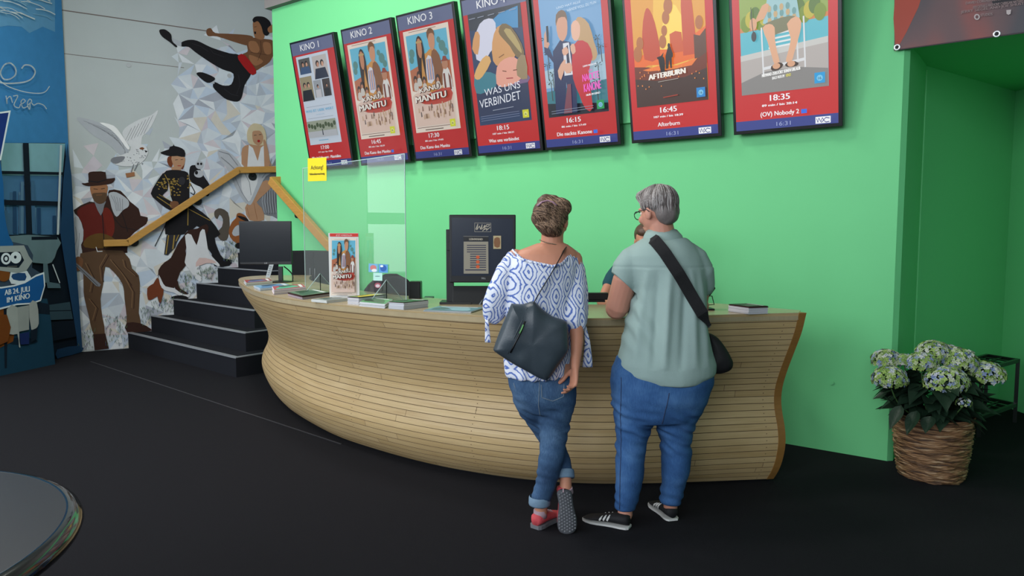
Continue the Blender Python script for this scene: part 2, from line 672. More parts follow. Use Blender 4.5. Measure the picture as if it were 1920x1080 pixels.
# ------------------------------------------------------------------ boat-shaped counter
def wood(name, dark, light, gl=0.42):
    m = bpy.data.materials.new(name); m.use_nodes = True
    nt = m.node_tree; b = nt.nodes['Principled BSDF']; N = nt.nodes.new; Lk = nt.links.new
    uv = N('ShaderNodeUVMap'); mp = N('ShaderNodeMapping'); mp.inputs['Scale'].default_value = (2.2, 60, 1)
    Lk(uv.outputs[0], mp.inputs[0])
    no = N('ShaderNodeTexNoise'); no.inputs['Scale'].default_value = 1.6; no.inputs['Detail'].default_value = 6; no.inputs['Roughness'].default_value = 0.65
    Lk(mp.outputs[0], no.inputs['Vector'])
    mp2 = N('ShaderNodeMapping'); mp2.inputs['Scale'].default_value = (1.2, 5, 1); Lk(uv.outputs[0], mp2.inputs[0])
    n2 = N('ShaderNodeTexNoise'); n2.inputs['Scale'].default_value = 1.3; n2.inputs['Detail'].default_value = 3; Lk(mp2.outputs[0], n2.inputs['Vector'])
    at = N('ShaderNodeAttribute'); at.attribute_name = 'plank'
    ad = N('ShaderNodeMath'); ad.operation = 'MULTIPLY_ADD'; Lk(no.outputs['Fac'], ad.inputs[0]); ad.inputs[1].default_value = 0.75; Lk(at.outputs['Fac'], ad.inputs[2])
    a2 = N('ShaderNodeMath'); a2.operation = 'MULTIPLY_ADD'; Lk(n2.outputs['Fac'], a2.inputs[0]); a2.inputs[1].default_value = 0.5; Lk(ad.outputs[0], a2.inputs[2])
    cr = N('ShaderNodeValToRGB'); cr.color_ramp.elements[0].position = 0.45; cr.color_ramp.elements[1].position = 1.25
    cr.color_ramp.elements[0].color = (*lin(dark), 1); cr.color_ramp.elements[1].color = (*lin(light), 1); cr.color_ramp.elements[1].position = 1.0
    mr = N('ShaderNodeMapRange'); mr.inputs[1].default_value = 0.3; mr.inputs[2].default_value = 1.4; Lk(a2.outputs[0], mr.inputs[0])
    cr.color_ramp.elements[0].position = 0.05
    Lk(mr.outputs[0], cr.inputs[0]); Lk(cr.outputs[0], b.inputs['Base Color'])
    b.inputs['Roughness'].default_value = gl; b.inputs['Specular IOR Level'].default_value = 0.35
    bp = N('ShaderNodeBump'); bp.inputs['Strength'].default_value = 0.08; bp.inputs['Distance'].default_value = 0.003
    Lk(no.outputs['Fac'], bp.inputs['Height']); Lk(bp.outputs[0], b.inputs['Normal'])
    return m


SLAT = wood('counter_slats', (176, 146, 98), (232, 208, 164))
GROOVE = mat('dark_joint', (108, 86, 64), 0.8, var=0.2)
TOPM = mat('counter_top_lacquer', (172, 156, 124), 0.22, var=0.15, scale=10, stretch=(1, 8, 1), spec=0.6)
EDGEW = mat('counter_edge_wood', (150, 108, 56), 0.4, var=0.2, scale=14, stretch=(1, 1, 5))

NS = 170
Bp = [(-5.55, 4.55), (-5.82, 4.30), (-5.75, 4.02), (-5.35, 3.76), (-4.86, 3.53), (-4.09, 3.30), (-3.56, 3.235), (-3.06, 3.23), (-2.67, 3.285), (-2.34, 3.38), (-2.06, 3.52), (-1.81, 3.705), (-1.57, 3.915), (-1.243, 4.218)]
Tp = [(-6.25, 4.62), (-6.48, 4.35), (-6.36, 4.05), (-5.89, 3.72), (-5.15, 3.33), (-4.71, 3.14), (-4.28, 3.0), (-3.67, 2.90), (-3.18, 2.885), (-2.765, 2.914), (-2.41, 2.965), (-2.11, 3.06), (-1.86, 3.21), (-1.63, 3.44), (-1.44, 3.69), (-1.265, 3.90), (-1.062, 4.12)]
BC = catmull([(x, y, 0) for x, y in Bp], NS)
TC = catmull([(x, y, 0) for x, y in Tp], NS)
PROF = [(0, 0), (.05, .155), (.12, .30), (.2, .39), (.26, .405), (.33, .36), (.42, .24), (.49, .2), (.56, .24), (.65, .38), (.76, .60), (.89, .86), (1, 1)]


def prof(h):
    for i in range(len(PROF) - 1):
        if h <= PROF[i + 1][0]:
            x0, y0 = PROF[i]; x1, y1 = PROF[i + 1]
            xm, ym = PROF[max(0, i - 1)]; xn, yn = PROF[min(len(PROF) - 1, i + 2)]
            m0 = (y1 - ym) / max(1e-6, x1 - xm); m1 = (yn - y0) / max(1e-6, xn - x0)
            w_ = x1 - x0; t = (h - x0) / w_
            return (2 * t**3 - 3 * t * t + 1) * y0 + (t**3 - 2 * t * t + t) * w_ * m0 + (3 * t * t - 2 * t**3) * y1 + (t**3 - t * t) * w_ * m1
    return 1.0


HB = 0.012


def hull(i, h, inset=0.0):
    b, t = BC[i], TC[i]
    q = b.lerp(t, prof(h))
    if inset:
        d = (TC[min(i + 1, NS - 1)] - TC[max(i - 1, 0)]).normalized()
        n = Vector((-d.y, d.x, 0))          # towards the inside
        q = q + n * inset
    return Vector((q.x, q.y, HB + (ZT - HB) * h))


# arc length of the profile at the middle of the counter
hs = [k / 400 for k in range(401)]
arc = [0.0]
for k in range(1, 401):
    arc.append(arc[-1] + (hull(110, hs[k]) - hull(110, hs[k - 1])).length)


def h_at(s_):
    for k in range(400):
        if arc[k + 1] >= s_:
            return hs[k] + (hs[k + 1] - hs[k]) * (s_ - arc[k]) / (arc[k + 1] - arc[k])
    return 1.0


RIM = 0.052
NSL = 27
sl = (arc[-1] - RIM) / NSL
edges_ = [h_at(k * sl) for k in range(NSL + 1)] + [1.0]
GAP = 0.0028 / arc[-1]
rows = []   # (h, inset, slat index of the face row above it)
for k in range(NSL + 1):
    a, b = edges_[k], edges_[k + 1]
    gw = (b - a) * 0.045
    rows += [(a + gw, 0.0, k), ((a + b) / 2, 0.0, k), (b - gw, 0.0, -1)]
    if k < NSL: rows += [(b, 0.003, -1)]
bm_v, bm_f, bm_m, uvs, att = [], [], [], [], []
ulen = [0.0]
for i in range(1, NS):
    ulen.append(ulen[-1] + (TC[i] - TC[i - 1]).length)
rg = random.Random(5)
seams = []
for k in range(NSL + 1):
    L = []
    x = rg.uniform(0.2, 1.6)
    while x < ulen[-1]:
        L.append(x); x += rg.uniform(2.2, 3.6)
    seams.append([2.9 + (0.05 if k % 2 else -0.02)] + L if False else L)
vals = [[rg.uniform(-0.07, 0.13) for _ in range(len(s) + 1)] for s in seams]
for (h, ins, k) in rows:
    for i in range(NS):
        bm_v.append(hull(i, h, ins))
seam_quads = []
nr = len(rows)
for r in range(nr - 1):
    k = rows[r][2]
    kk = max(0, k)
    hm = (rows[r][0] + rows[r + 1][0]) / 2
    for i in range(NS - 1):
        a = r * NS + i
        bm_f.append((a, a + 1, a + NS + 1, a + NS))
        bm_m.append(0 if k >= 0 else 1)
        j = sum(1 for s_ in seams[kk] if s_ < (ulen[i] + ulen[i + 1]) / 2)
        att.append(vals[kk][j] + (0.1 if k == NSL else 0))
        v0, v1 = rows[r][0] * 1.2 + kk * 0.37, rows[r + 1][0] * 1.2 + kk * 0.37
        uvs += [(ulen[i], v0), (ulen[i + 1], v0), (ulen[i + 1], v1), (ulen[i], v1)]
me = bpy.data.meshes.new('slatted_front')
nv0 = len(bm_v)
# nail heads and plank ends lie in the same mesh
nails = []
for fr in (0.995, 0.30, 0.535, 0.70, 0.16):
    i = int(fr * (NS - 1)); i = min(i, NS - 3)
    for k in range(NSL):
        hm = (edges_[k] + edges_[k + 1]) / 2
        nails.append((i, hm))
for (i, hm) in nails:
    c = hull(i, hm)
    ex = (hull(i + 1, hm) - hull(i, hm)).normalized()
    ez = (hull(i, hm + 0.01) - hull(i, hm)).normalized()
    n = ex.cross(ez).normalized()
    k0 = len(bm_v)
    for q in range(6):
        bm_v.append(c + ex * cos(q * pi / 3) * 0.0032 + ez * sin(q * pi / 3) * 0.0032 + n * 0.0015)
    bm_f.append(tuple(range(k0, k0 + 6))); bm_m.append(1); att.append(0); uvs += [(0, 0)] * 6
for k in range(NSL + 1):
    for s_ in seams[k]:
        i = max(j for j in range(NS - 1) if ulen[j] <= s_)
        t = (s_ - ulen[i]) / (ulen[i + 1] - ulen[i])
        k0 = len(bm_v)
        i = i if t < 0.5 else i + 1
        i = min(i, NS - 2)
        ex = (hull(i + 1, 0.5) - hull(i, 0.5)).normalized() * 0.0012
        lo, hi = hull(i, edges_[k] + 0.001, -0.0012), hull(i, edges_[k + 1] - 0.001, -0.0012)
        bm_v += [lo - ex, lo + ex, hi + ex, hi - ex]
        bm_f.append((k0, k0 + 1, k0 + 2, k0 + 3)); bm_m.append(1); att.append(0); uvs += [(0, 0)] * 4
CO = Vector((-3.2, 3.7, 0))
me.from_pydata([tuple(v - CO) for v in bm_v], [], bm_f)
me.materials.append(SLAT); me.materials.append(GROOVE)
me.polygons.foreach_set('material_index', bm_m)
ul = me.uv_layers.new(name='UVMap')
ul.data.foreach_set('uv', [c for p in uvs for c in p])
at_ = me.attributes.new('plank', 'FLOAT', 'FACE')
at_.data.foreach_set('value', att)
counter = empty('reception_counter', CO)
tag(counter, 'long boat-shaped counter clad in honey-coloured wooden slats', 'counter')
ob = link('slatted_front', me, counter)
# counter top
Kp = [(-6.1, 4.70), (-5.9, 4.52), (-5.5, 4.22), (-5.0, 3.98), (-4.4, 3.75), (-3.8, 3.60), (-3.2, 3.56), (-2.7, 3.62), (-2.3, 3.78), (-1.95, 4.05), (-1.72, 4.33), (-1.5, 4.345), (-1.28, 4.30), (-1.09, 4.26)]
KC = catmull([(x, y, 0) for x, y in Kp], NS)
mb = MB()
top, bot = [], []
ins = [hull(i, 1.0, 0.004) for i in range(NS)]
vv, fs = [], []
for i in range(NS):
    a = Vector((ins[i].x, ins[i].y, ZT + 0.001)); b = Vector((KC[i].x, KC[i].y, ZT + 0.001))
    vv += [a, b, b - Vector((0, 0, 0.04)), a - Vector((0, 0, 0.04))]
for i in range(NS - 1):
    k = i * 4
    for j in range(4):
        fs.append((k + j, k + 4 + j, k + 4 + (j + 1) % 4, k + (j + 1) % 4))
fs = [tuple(reversed(f)) for f in fs]
fs += [(3, 2, 1, 0), tuple(len(vv) - 4 + j for j in range(4))]
mb.add(vv, fs, TOPM)
obj('counter_top', mb, None, counter, org=CO)
# inner lining of the shell and desk
mb = MB()
rs = [[hull(i, h, 0.045) + Vector((0, 0, -0.045 if h == 1 else 0)) for h in (0, .12, .26, .42, .49, .6, .76, .9, 1.0)] for i in range(0, NS, 2)]
mb.rings(rs, EDGEW, cap=False, closed=False)
obj('inner_lining', mb, None, counter, smooth=True, org=CO)
mb = MB()
dk = [Vector((p.x, p.y, 0.72)) for p in KC[24:140:4]]
dk2 = [p + Vector((0.0, 0.42, 0)) for p in dk]
vv = []
for a, b in zip(dk, dk2): vv += [a - Vector((0, 0.25, 0)), b]
mb.add(vv, [(2 * i, 2 * i + 1, 2 * i + 3, 2 * i + 2)[::-1] for i in range(len(dk) - 1)], TOPM)
o = obj('desk_shelf', mb, None, counter, org=CO)
sd = o.modifiers.new('s', 'SOLIDIFY'); sd.thickness = 0.03
# end board following the S profile
mb = MB()
ex = (hull(NS - 1, .5) - hull(NS - 2, .5)).normalized()
ex = Vector((0.65, 0.76, 0))
fr_, bk_ = [], []
for h in [k / 40 for k in range(41)]:
    q = hull(NS - 1, h, -0.004)
    fr_.append(q); bk_.append(q + Vector((-0.76, 0.65, 0)) * 0.075)
vv, fs = [], []
for a, b in zip(fr_, bk_):
    vv += [a, a + ex * 0.045, b + ex * 0.045, b]
for i in range(40):
    k = i * 4
    for j in range(4): fs.append((k + j, k + (j + 1) % 4, k + 4 + (j + 1) % 4, k + 4 + j))
fs += [(0, 3, 2, 1), tuple(len(vv) - 4 + j for j in range(4))]
mb.add(vv, fs, EDGEW)
obj('end_board', mb, None, counter, org=CO)
# recessed dark plinth
mb = MB()
vv, fs = [], []
for i in range(NS):
    q = hull(i, 0, 0.02); q2 = hull(i, 0, 0.35)
    vv += [Vector((q.x, q.y, 0.0)), Vector((q.x, q.y, HB + 0.01)), Vector((q2.x, q2.y, HB + 0.01)), Vector((q2.x, q2.y, 0))]
for i in range(NS - 1):
    k = i * 4
    fs += [(k, k + 4, k + 5, k + 1), (k + 1, k + 5, k + 6, k + 2)]
mb.add(vv, fs, BLACKP)
obj('plinth', mb, None, counter, org=CO)

# ------------------------------------------------------------------ painted mural on the grey wall
mural = empty('mural', M0 + MN * 0.002)
tag(mural, 'large painted mural of triangles, costumed figures and animals on the concrete wall beside the stairs', 'mural')
MO = Vector(mural.location)


def new_mural(k0=1):
    a = Art(lambda x, y: on_mural(x, y, 0.001), MN, 0.0003)
    a.k = k0
    return a


def done(art, name, parent, org):
    return obj(name, art.mb, None, parent, org=org)


def crop(ox, oy, s):
    return lambda x, y: (ox + x / s, oy + y / s)


c1, c2, c3 = crop(0, 0, 3.0), crop(100, 200, 3.374), crop(0, 360, 3.0)
# triangle field, laid out on the wall itself
def wall_uv(u, v):
    return M0 + MT * u + Vector((0, 0, v))


def to_px(u, v):
    p = wall_uv(u, v) - CAM
    q = Vector((p.dot(RV), p.dot(FV), p.z))
    f = q.y * cos(PITCH) - q.z * sin(PITCH)
    z = q.y * sin(PITCH) + q.z * cos(PITCH)
    return 960 + F * q.x / f, 540 - F * z / f


tri = Art(lambda u, v: wall_uv(u, v) + MN * 0.001, MN, 0.0003)
rg = random.Random(11)
cell = 0.135
pal = [(200, 208, 214), (192, 200, 208), (180, 190, 204), (200, 192, 197), (202, 197, 186), (162, 167, 178), (212, 217, 221), (184, 198, 214), (194, 186, 194), (174, 182, 193)]
wt = [22, 16, 9, 7, 6, 5, 18, 10, 6, 6]
bins = {}
nu, nv_ = int(3.9 / cell), int(4.6 / cell)
jit = {}
for i in range(nu + 2):
    for j in range(nv_ + 2):
        jit[i, j] = ((i + (0.5 if j % 2 else 0) + rg.uniform(-.42, .42)) * cell * 0.95, (j + rg.uniform(-.42, .42)) * cell)
boundary = [(110, 300), (150, 290), (230, 300), (300, 285), (340, 225), (350, 180), (345, 130), (330, 90), (390, 60), (420, 75), (520, 90)]
for i in range(nu + 1):
    for j in range(nv_ + 1):
        a, b, c, d = jit[i, j], jit[i + 1, j], jit[i + 1, j + 1], jit[i, j + 1]
        for t in (((a, b, d), (b, c, d)) if (i + j) % 2 else ((a, b, c), (a, c, d))):
            u = sum(p[0] for p in t) / 3; v = sum(p[1] for p in t) / 3
            if min(p[0] for p in t) < 0.02 or min(p[1] for p in t) < 0.01:
                t = tuple((max(0.02, p[0]), max(0.005, p[1])) for p in t)
            x, y = to_px(u, v)
            yb = 0
            for (xa, ya), (xb, yb_) in zip(boundary, boundary[1:]):
                if xa <= x <= xb: yb = ya + (yb_ - ya) * (x - xa) / (xb - xa)
            if x < 110: yb = 300
            if x > 520: yb = 110
            if x > 330 and x < 400: yb = min(yb, 75) if rg.random() < 0.5 else 140 - (x - 330) * 0.9
            d_ = y - yb
            pr = 0.97 if d_ > 40 else (0.75 if d_ > 10 else (0.25 if d_ > -25 else (0.04 if d_ > -60 else 0)))
            if rg.random() < pr:
                bins.setdefault(rg.choices(range(len(pal)), wt)[0], []).append(t)
for k, ts in bins.items():
    tri.quads(ts, paint(pal[k])); tri.k = 1
done(tri, 'painted_triangles', mural, MO)

SK, SK2, SK3 = paint((150, 104, 72)), paint((112, 76, 52)), paint((172, 132, 102))
BK, BK2, WH, WH2 = paint((26, 25, 28)), paint((46, 45, 50)), paint((206, 208, 210)), paint((172, 176, 182))
RD, BR, BR2, BR3 = paint((158, 28, 30)), paint((52, 32, 26)), paint((88, 66, 48)), paint((120, 92, 66))
GD, OR, GY, AU = paint((150, 124, 60)), paint((140, 84, 46)), paint((120, 122, 128)), paint((112, 58, 34))
WH3 = paint((232, 232, 232))

# kicking man in black trousers
A = new_mural(4)
A.poly([(1160, 170), (1185, 158), (1210, 185), (1290, 190), (1390, 197), (1425, 212), (1400, 255), (1330, 240), (1220, 205), (1170, 203)], SK2, 3, c1)
A.poly([(1380, 225), (1430, 212), (1480, 218), (1540, 232), (1540, 300), (1515, 350), (1470, 380), (1435, 398), (1400, 375), (1360, 312), (1392, 290), (1388, 255)], SK2, 3, c1)
A.poly([(1400, 235), (1440, 235), (1460, 280), (1440, 300), (1405, 280)], SK, 3, c1)
A.poly([(1480, 240), (1520, 245), (1525, 300), (1490, 300)], SK, 3, c1)
A.poly([(1400, 310), (1440, 320), (1480, 345), (1440, 370), (1410, 350)], SK, 3, c1)
A.line([(1465, 230), (1470, 290), (1450, 340)], 0.6, BR, c1)
A.line([(1410, 295), (1450, 300), (1500, 310)], 0.5, BR, c1)
A.poly([(1425, 120), (1450, 105), (1480, 130), (1490, 180), (1480, 222), (1440, 215), (1428, 195), (1422, 150)], SK, 3, c1)
A.poly([(1420, 112), (1432, 96), (1455, 92), (1490, 98), (1520, 125), (1523, 165), (1505, 200), (1482, 192), (1470, 150), (1450, 120), (1428, 127)], BK, 3, c1)
A.line([(1430, 152), (1442, 150)], 0.7, BK, c1)
A.poly([(1428, 178), (1440, 178), (1440, 192), (1431, 192)], BK, 0, c1)
A.poly([(1505, 160), (1540, 135), (1540, 175), (1515, 185)], SK, 3, c1)
A.poly([(1018, 240), (1060, 225), (1110, 230), (1190, 268), (1290, 300), (1345, 310), (1400, 370), (1412, 415), (1375, 480), (1360, 545), (1335, 572), (1275, 560), (1235, 530), (1198, 490), (1208, 462), (1250, 480), (1300, 475), (1312, 415), (1250, 390), (1180, 350), (1100, 295), (1060, 264), (1022, 262)], BK, 3, c1)
A.line([(1180, 275), (1200, 300), (1260, 320)], 0.8, BK2, c1)
A.line([(1260, 500), (1300, 530), (1340, 540)], 0.8, BK2, c1)
A.line([(1340, 420), (1350, 480), (1330, 530)], 0.8, BK2, c1)
A.line([(1080, 245), (1130, 262), (1170, 290)], 0.8, BK2, c1)
A.poly([(965, 212), (1020, 236), (1020, 262), (978, 248)], WH2, 0, c1)
A.poly([(895, 172), (915, 165), (935, 170), (962, 195), (968, 232), (995, 258), (988, 266), (955, 238), (910, 205)], BK, 3, c1)
A.poly([(1178, 452), (1205, 446), (1206, 472), (1186, 468)], WH2, 0, c1)
A.poly([(1105, 412), (1140, 408), (1205, 436), (1200, 456), (1165, 466), (1122, 436)], BK, 3, c1)
A.poly([(1345, 308), (1378, 312), (1440, 395), (1428, 420), (1402, 412), (1340, 335)], RD, 2, c1)
done(A, 'painted_kicking_man', mural, MO)['label'] = 'bare-chested kicking man in black trousers and red sash'

# white owl in flight
A = new_mural(4)
A.poly([(690, 760), (700, 725), (740, 695), (800, 665), (850, 648), (890, 620), (862, 690), (830, 740), (800, 770), (790, 820), (735, 825)], WH, 3, c1)
A.poly([(430, 662), (500, 670), (560, 690), (620, 706), (648, 712), (690, 770), (725, 830), (722, 872), (690, 882), (650, 850), (600, 805), (530, 765), (470, 712)], WH2, 3, c1)
for i in range(9):
    A.line([(470 + i * 26, 680 + i * 12), (640 + i * 8, 740 + i * 14)], 0.55, GY, c1)
for i in range(7):
    A.line([(700 + i * 18, 800 - i * 8), (740 + i * 20, 720 - i * 12)], 0.4, GY, c1)
A.poly([(560, 690), (640, 708), (690, 768), (728, 830), (715, 838), (668, 775), (620, 728)], WH3, 3, c1)
A.poly([(622, 905), (640, 885), (690, 870), (730, 850), (740, 822), (770, 812), (808, 815), (828, 838), (830, 868), (800, 912), (740, 935), (660, 930)], WH, 3, c1)
A.poly([(622, 905), (640, 885), (700, 880), (690, 905), (650, 922)], GY, 3, c1)
rg = random.Random(3)
for i in range(40):
    x, y = rg.uniform(680, 815), rg.uniform(835, 920)
    if y < 850 and x < 740: continue
    A.quads([[c1(x, y), c1(x + 9, y + 2), c1(x + 4, y + 6)]], GY); A.k -= 1
A.k += 1
A.poly([(783, 835), (800, 828), (812, 836), (798, 843)], paint((120, 70, 40)), 2, c1)
A.poly([(812, 845), (830, 850), (820, 860)], BK, 0, c1)
A.line([(752, 925), (738, 965), (745, 975)], 1.6, GY, c1)
A.line([(775, 920), (755, 960)], 1.6, GY, c1)
A.poly([(705, 975), (755, 968), (758, 990), (712, 1000)], SK, 0, c1)
done(A, 'painted_owl', mural, MO)['label'] = 'white speckled owl with raised wings'

# man in wide hat with red waistcoat
A = new_mural(4)
A.poly([(128, 655), (230, 600), (300, 612), (345, 560), (352, 528), (425, 532), (485, 600), (540, 645), (552, 690), (597, 700), (588, 742), (545, 772), (480, 830), (468, 910), (440, 928), (180, 925), (186, 850), (190, 780), (160, 700)], BR, 2, c2)
A.poly([(150, 660), (250, 610), (300, 650), (340, 700), (345, 800), (310, 870), (200, 880), (190, 760)], paint((92, 30, 24)), 3, c2)
A.poly([(310, 660), (345, 640), (380, 700), (385, 790), (350, 840), (330, 760)], paint((104, 34, 24)), 3, c2)
A.poly([(210, 830), (300, 800), (390, 840), (370, 890), (200, 890)], paint((92, 66, 30)), 3, c2)
A.line([(300, 640), (312, 700), (318, 800), (322, 900)], 1.6, BK, c2)
A.line([(420, 640), (450, 720), (470, 790)], 1.2, BK, c2)
A.line([(380, 700), (430, 760), (520, 780)], 1.0, BK, c2)
A.poly([(145, 695), (178, 735), (190, 820), (175, 870), (182, 930), (152, 966), (104, 962), (108, 900), (124, 800), (118, 730)], WH2, 3, c2)
A.line([(140, 760), (150, 830), (130, 900)], 0.9, GY, c2)
A.line([(165, 800), (160, 880), (150, 940)], 0.9, GY, c2)
A.poly([(350, 550), (400, 542), (470, 588), (476, 630), (440, 655), (400, 697), (372, 650), (360, 600)], WH2, 3, c2)
for i in range(5):
    A.line([(365 + i * 18, 560 + i * 6), (390 + i * 12, 610 + i * 10), (400 + i * 8, 660)], 0.8, GY, c2)
A.poly([(258, 590), (330, 590), (322, 625), (300, 690), (262, 610)], GY, 2, c2)
A.poly([(235, 495), (335, 492), (340, 545), (322, 600), (286, 612), (252, 585)], SK, 3, c2)
A.poly([(246, 552), (290, 545), (338, 548), (328, 600), (290, 616), (256, 592)], BR2, 3, c2)
A.poly([(268, 556), (310, 553), (306, 562), (272, 564)], SK2, 0, c2)
A.line([(255, 520), (280, 523)], 1.0, BK, c2); A.line([(302, 521), (325, 517)], 1.0, BK, c2)
A.poly([(178, 484), (222, 480), (220, 424), (240, 412), (272, 410), (330, 414), (336, 456), (390, 450), (378, 478), (342, 492), (250, 502), (205, 500)], BR, 2, c2)
A.line([(222, 470), (280, 478), (336, 462)], 2.0, BK, c2)
A.poly([(452, 345), (690, 330), (742, 430), (780, 470), (786, 560), (780, 680), (792, 745), (735, 760), (712, 740), (712, 700), (700, 600), (690, 520), (640, 450), (592, 420), (580, 520), (565, 600), (575, 700), (590, 800), (530, 810), (500, 700), (480, 620), (470, 560), (468, 450)], BR2, 2, c3)
for pts in ([(480, 400), (520, 480), (505, 560)], [(620, 380), (680, 450), (730, 520)], [(700, 480), (745, 560), (740, 650)], [(500, 600), (540, 650), (520, 720)], [(690, 380), (700, 420), (760, 470)], [(600, 350), (560, 420), (570, 500)]):
    A.line(pts, 1.6, BR3, c3)
    A.line([(a + 12, b + 6) for a, b in pts], 1.2, BR, c3)
A.poly([(522, 800), (592, 795), (612, 880), (532, 890)], BR, 0, c3)
A.poly([(712, 735), (790, 738), (848, 770), (838, 782), (716, 790)], BR, 2, c3)
A.line([(540, 310), (548, 335), (575, 333)], 1.4, WH, c3)
A.poly([(410, 385), (440, 362), (468, 380), (462, 420), (440, 445), (418, 430)], SK2, 2, c3)
A.poly([(392, 372), (408, 380), (568, 520), (560, 532), (540, 528), (440, 430)], GY, 0, c3)
A.line([(392, 375), (550, 525)], 0.9, BK, c3)
done(A, 'painted_hat_man', mural, MO)['label'] = 'man in brown hat and dark red waistcoat'

# fencer in black and gold
A = new_mural(9)
A.poly([(865, 380), (905, 372), (932, 400), (952, 440), (990, 500), (985, 560), (962, 562), (940, 515), (892, 490), (862, 460)], BK, 3, c2)
A.blob((924, 368), (26, 27), WH2, tf=c2); A.blob((915, 362), (7, 8), BK, tf=c2); A.blob((935, 362), (7, 8), BK, tf=c2)
A.blob((920, 425), (30, 24), WH2, tf=c2); A.blob((905, 418), (10, 12), BK, tf=c2)
A.line([(868, 490), (895, 540), (888, 558), (868, 545)], 1.6, BK, c2)
A.poly([(725, 318), (758, 316), (752, 376), (735, 378), (720, 350)], AU, 2, c2)
A.poly([(812, 318), (832, 330), (826, 382), (810, 396)], AU, 2, c2)
A.poly([(750, 380), (800, 385), (806, 410), (785, 422), (752, 405)], SK3, 2, c2)
A.poly([(748, 312), (826, 316), (830, 358), (806, 392), (788, 406), (764, 385)], SK3, 3, c2)
A.line([(770, 338), (786, 336)], 0.9, BK, c2); A.line([(806, 336), (820, 334)], 0.9, BK, c2); A.line([(786, 374), (806, 374)], 1.2, RD, c2)
A.poly([(676, 290), (730, 270), (735, 255), (757, 248), (760, 234), (765, 248), (792, 255), (828, 275), (832, 318), (782, 312), (742, 314), (700, 304)], BK, 2, c2)
A.poly([(698, 422), (745, 400), (830, 408), (858, 440), (860, 560), (862, 600), (875, 620), (850, 780), (800, 812), (708, 806), (718, 700), (762, 640), (740, 560), (735, 500)], BK, 2, c2)
A.poly([(700, 420), (725, 470), (722, 530), (690, 562), (745, 598), (772, 612), (752, 655), (710, 640), (650, 592), (616, 550), (645, 490), (680, 438)], BK, 2, c2)
A.poly([(742, 600), (785, 600), (792, 625), (760, 645), (738, 635)], SK2, 2, c2)
A.poly([(845, 612), (900, 640), (985, 705), (1055, 805), (1020, 830), (1042, 905), (1075, 960), (1128, 968), (1112, 1006), (1018, 1008), (1000, 930), (945, 850), (950, 790), (905, 755), (850, 790)], BK, 2, c2)
rg = random.Random(4)
for (x0, y0, x1, y1, n) in ((650, 470, 715, 520, 22), (740, 450, 800, 560, 34), (690, 440, 730, 470, 8), (845, 430, 862, 520, 8)):
    q = []
    for i in range(n):
        x, y = rg.uniform(x0, x1), rg.uniform(y0, y1)
        q.append([c2(x, y), c2(x + 9, y + 3), c2(x + 7, y + 9), c2(x - 3, y + 6)])
    A.quads(q, GD)
A.line([(655, 570), (700, 600), (745, 630)], 1.4, GD, c2); A.line([(668, 556), (740, 596)], 0.8, GD, c2)
A.line([(705, 430), (730, 480), (745, 560)], 1.2, GD, c2)
A.line([(852, 640), (850, 750)], 1.6, GD, c2); A.line([(860, 650), (990, 720)], 1.2, GD, c2)
A.poly([(716, 812), (806, 810), (780, 860), (770, 890), (722, 940), (700, 936)], BK2, 0, c2)
A.line([(728, 815), (712, 930)], 2.0, GD, c2); A.line([(765, 815), (755, 900)], 2.4, GD, c2); A.line([(792, 812), (775, 850)], 1.6, GD, c2)
A.line([(715, 735), (642, 882)], 1.4, BK, c2)
A.blob((812, 470), (22, 26), BK2, tf=c2)
done(A, 'painted_fencer', mural, MO)['label'] = 'fencer in black and gold coat with a dark hat'

# brown and white dog
A = new_mural(40)
A.poly([(890, 440), (925, 395), (960, 370), (1000, 290), (1030, 250), (1060, 215), (1110, 205), (1160, 180), (1170, 220), (1118, 305), (1100, 290), (1060, 290), (1042, 330), (1052, 400), (1012, 450), (988, 520), (960, 555), (925, 545), (895, 500)], BR, 2, c3)
A.poly([(828, 540), (862, 515), (885, 480), (905, 520), (900, 570), (860, 600), (832, 605)], AU, 2, c3)
A.poly([(895, 540), (920, 550), (910, 600), (900, 630), (885, 590)], AU, 2, c3)
A.poly([(1040, 245), (1075, 240), (1105, 300), (1125, 225), (1150, 212), (1165, 300), (1180, 350), (1232, 405), (1225, 418), (1170, 392), (1120, 415), (1135, 490), (1118, 502), (1085, 470), (1060, 430), (1038, 395), (1050, 330)], WH, 2, c3)
A.poly([(1120, 370), (1190, 380), (1215, 400), (1160, 400), (1100, 420)], paint((205, 178, 172)), 2, c3)
A.poly([(892, 465), (910, 500), (930, 530), (975, 540), (1062, 575), (1060, 590), (1030, 592), (975, 565), (925, 552), (900, 520)], WH, 2, c3)
A.poly([(1000, 500), (1010, 540), (1060, 570), (1035, 575), (985, 545), (985, 510)], BR, 2, c3)
A.poly([(960, 590), (1020, 580), (1060, 596), (1000, 612)], BK, 2, c3)
done(A, 'painted_dog', mural, MO)['label'] = 'brown and white dog leaning up'

# squirrel
A = new_mural(6)
A.poly([(1018, 665), (1035, 648), (1060, 643), (1105, 670), (1116, 740), (1112, 800), (1096, 845), (1058, 845), (1034, 800), (1066, 760), (1072, 712), (1052, 684), (1038, 712), (1020, 695)], paint((84, 76, 68)), 2, c2)
A.poly([(1110, 780), (1130, 730), (1155, 705), (1160, 680), (1180, 672), (1215, 690), (1245, 740), (1250, 780), (1220, 850), (1160, 865), (1118, 825)], OR, 2, c2)
A.poly([(1150, 760), (1180, 750), (1190, 800), (1150, 820), (1130, 800)], WH2, 2, c2)
A.poly([(1160, 690), (1215, 700), (1240, 730), (1200, 718)], BK, 2, c2)
A.poly([(1150, 870), (1180, 860), (1180, 900), (1150, 890)], BK, 2, c2)
done(A, 'painted_squirrel', mural, MO)['label'] = 'striped squirrel with raised grey tail'

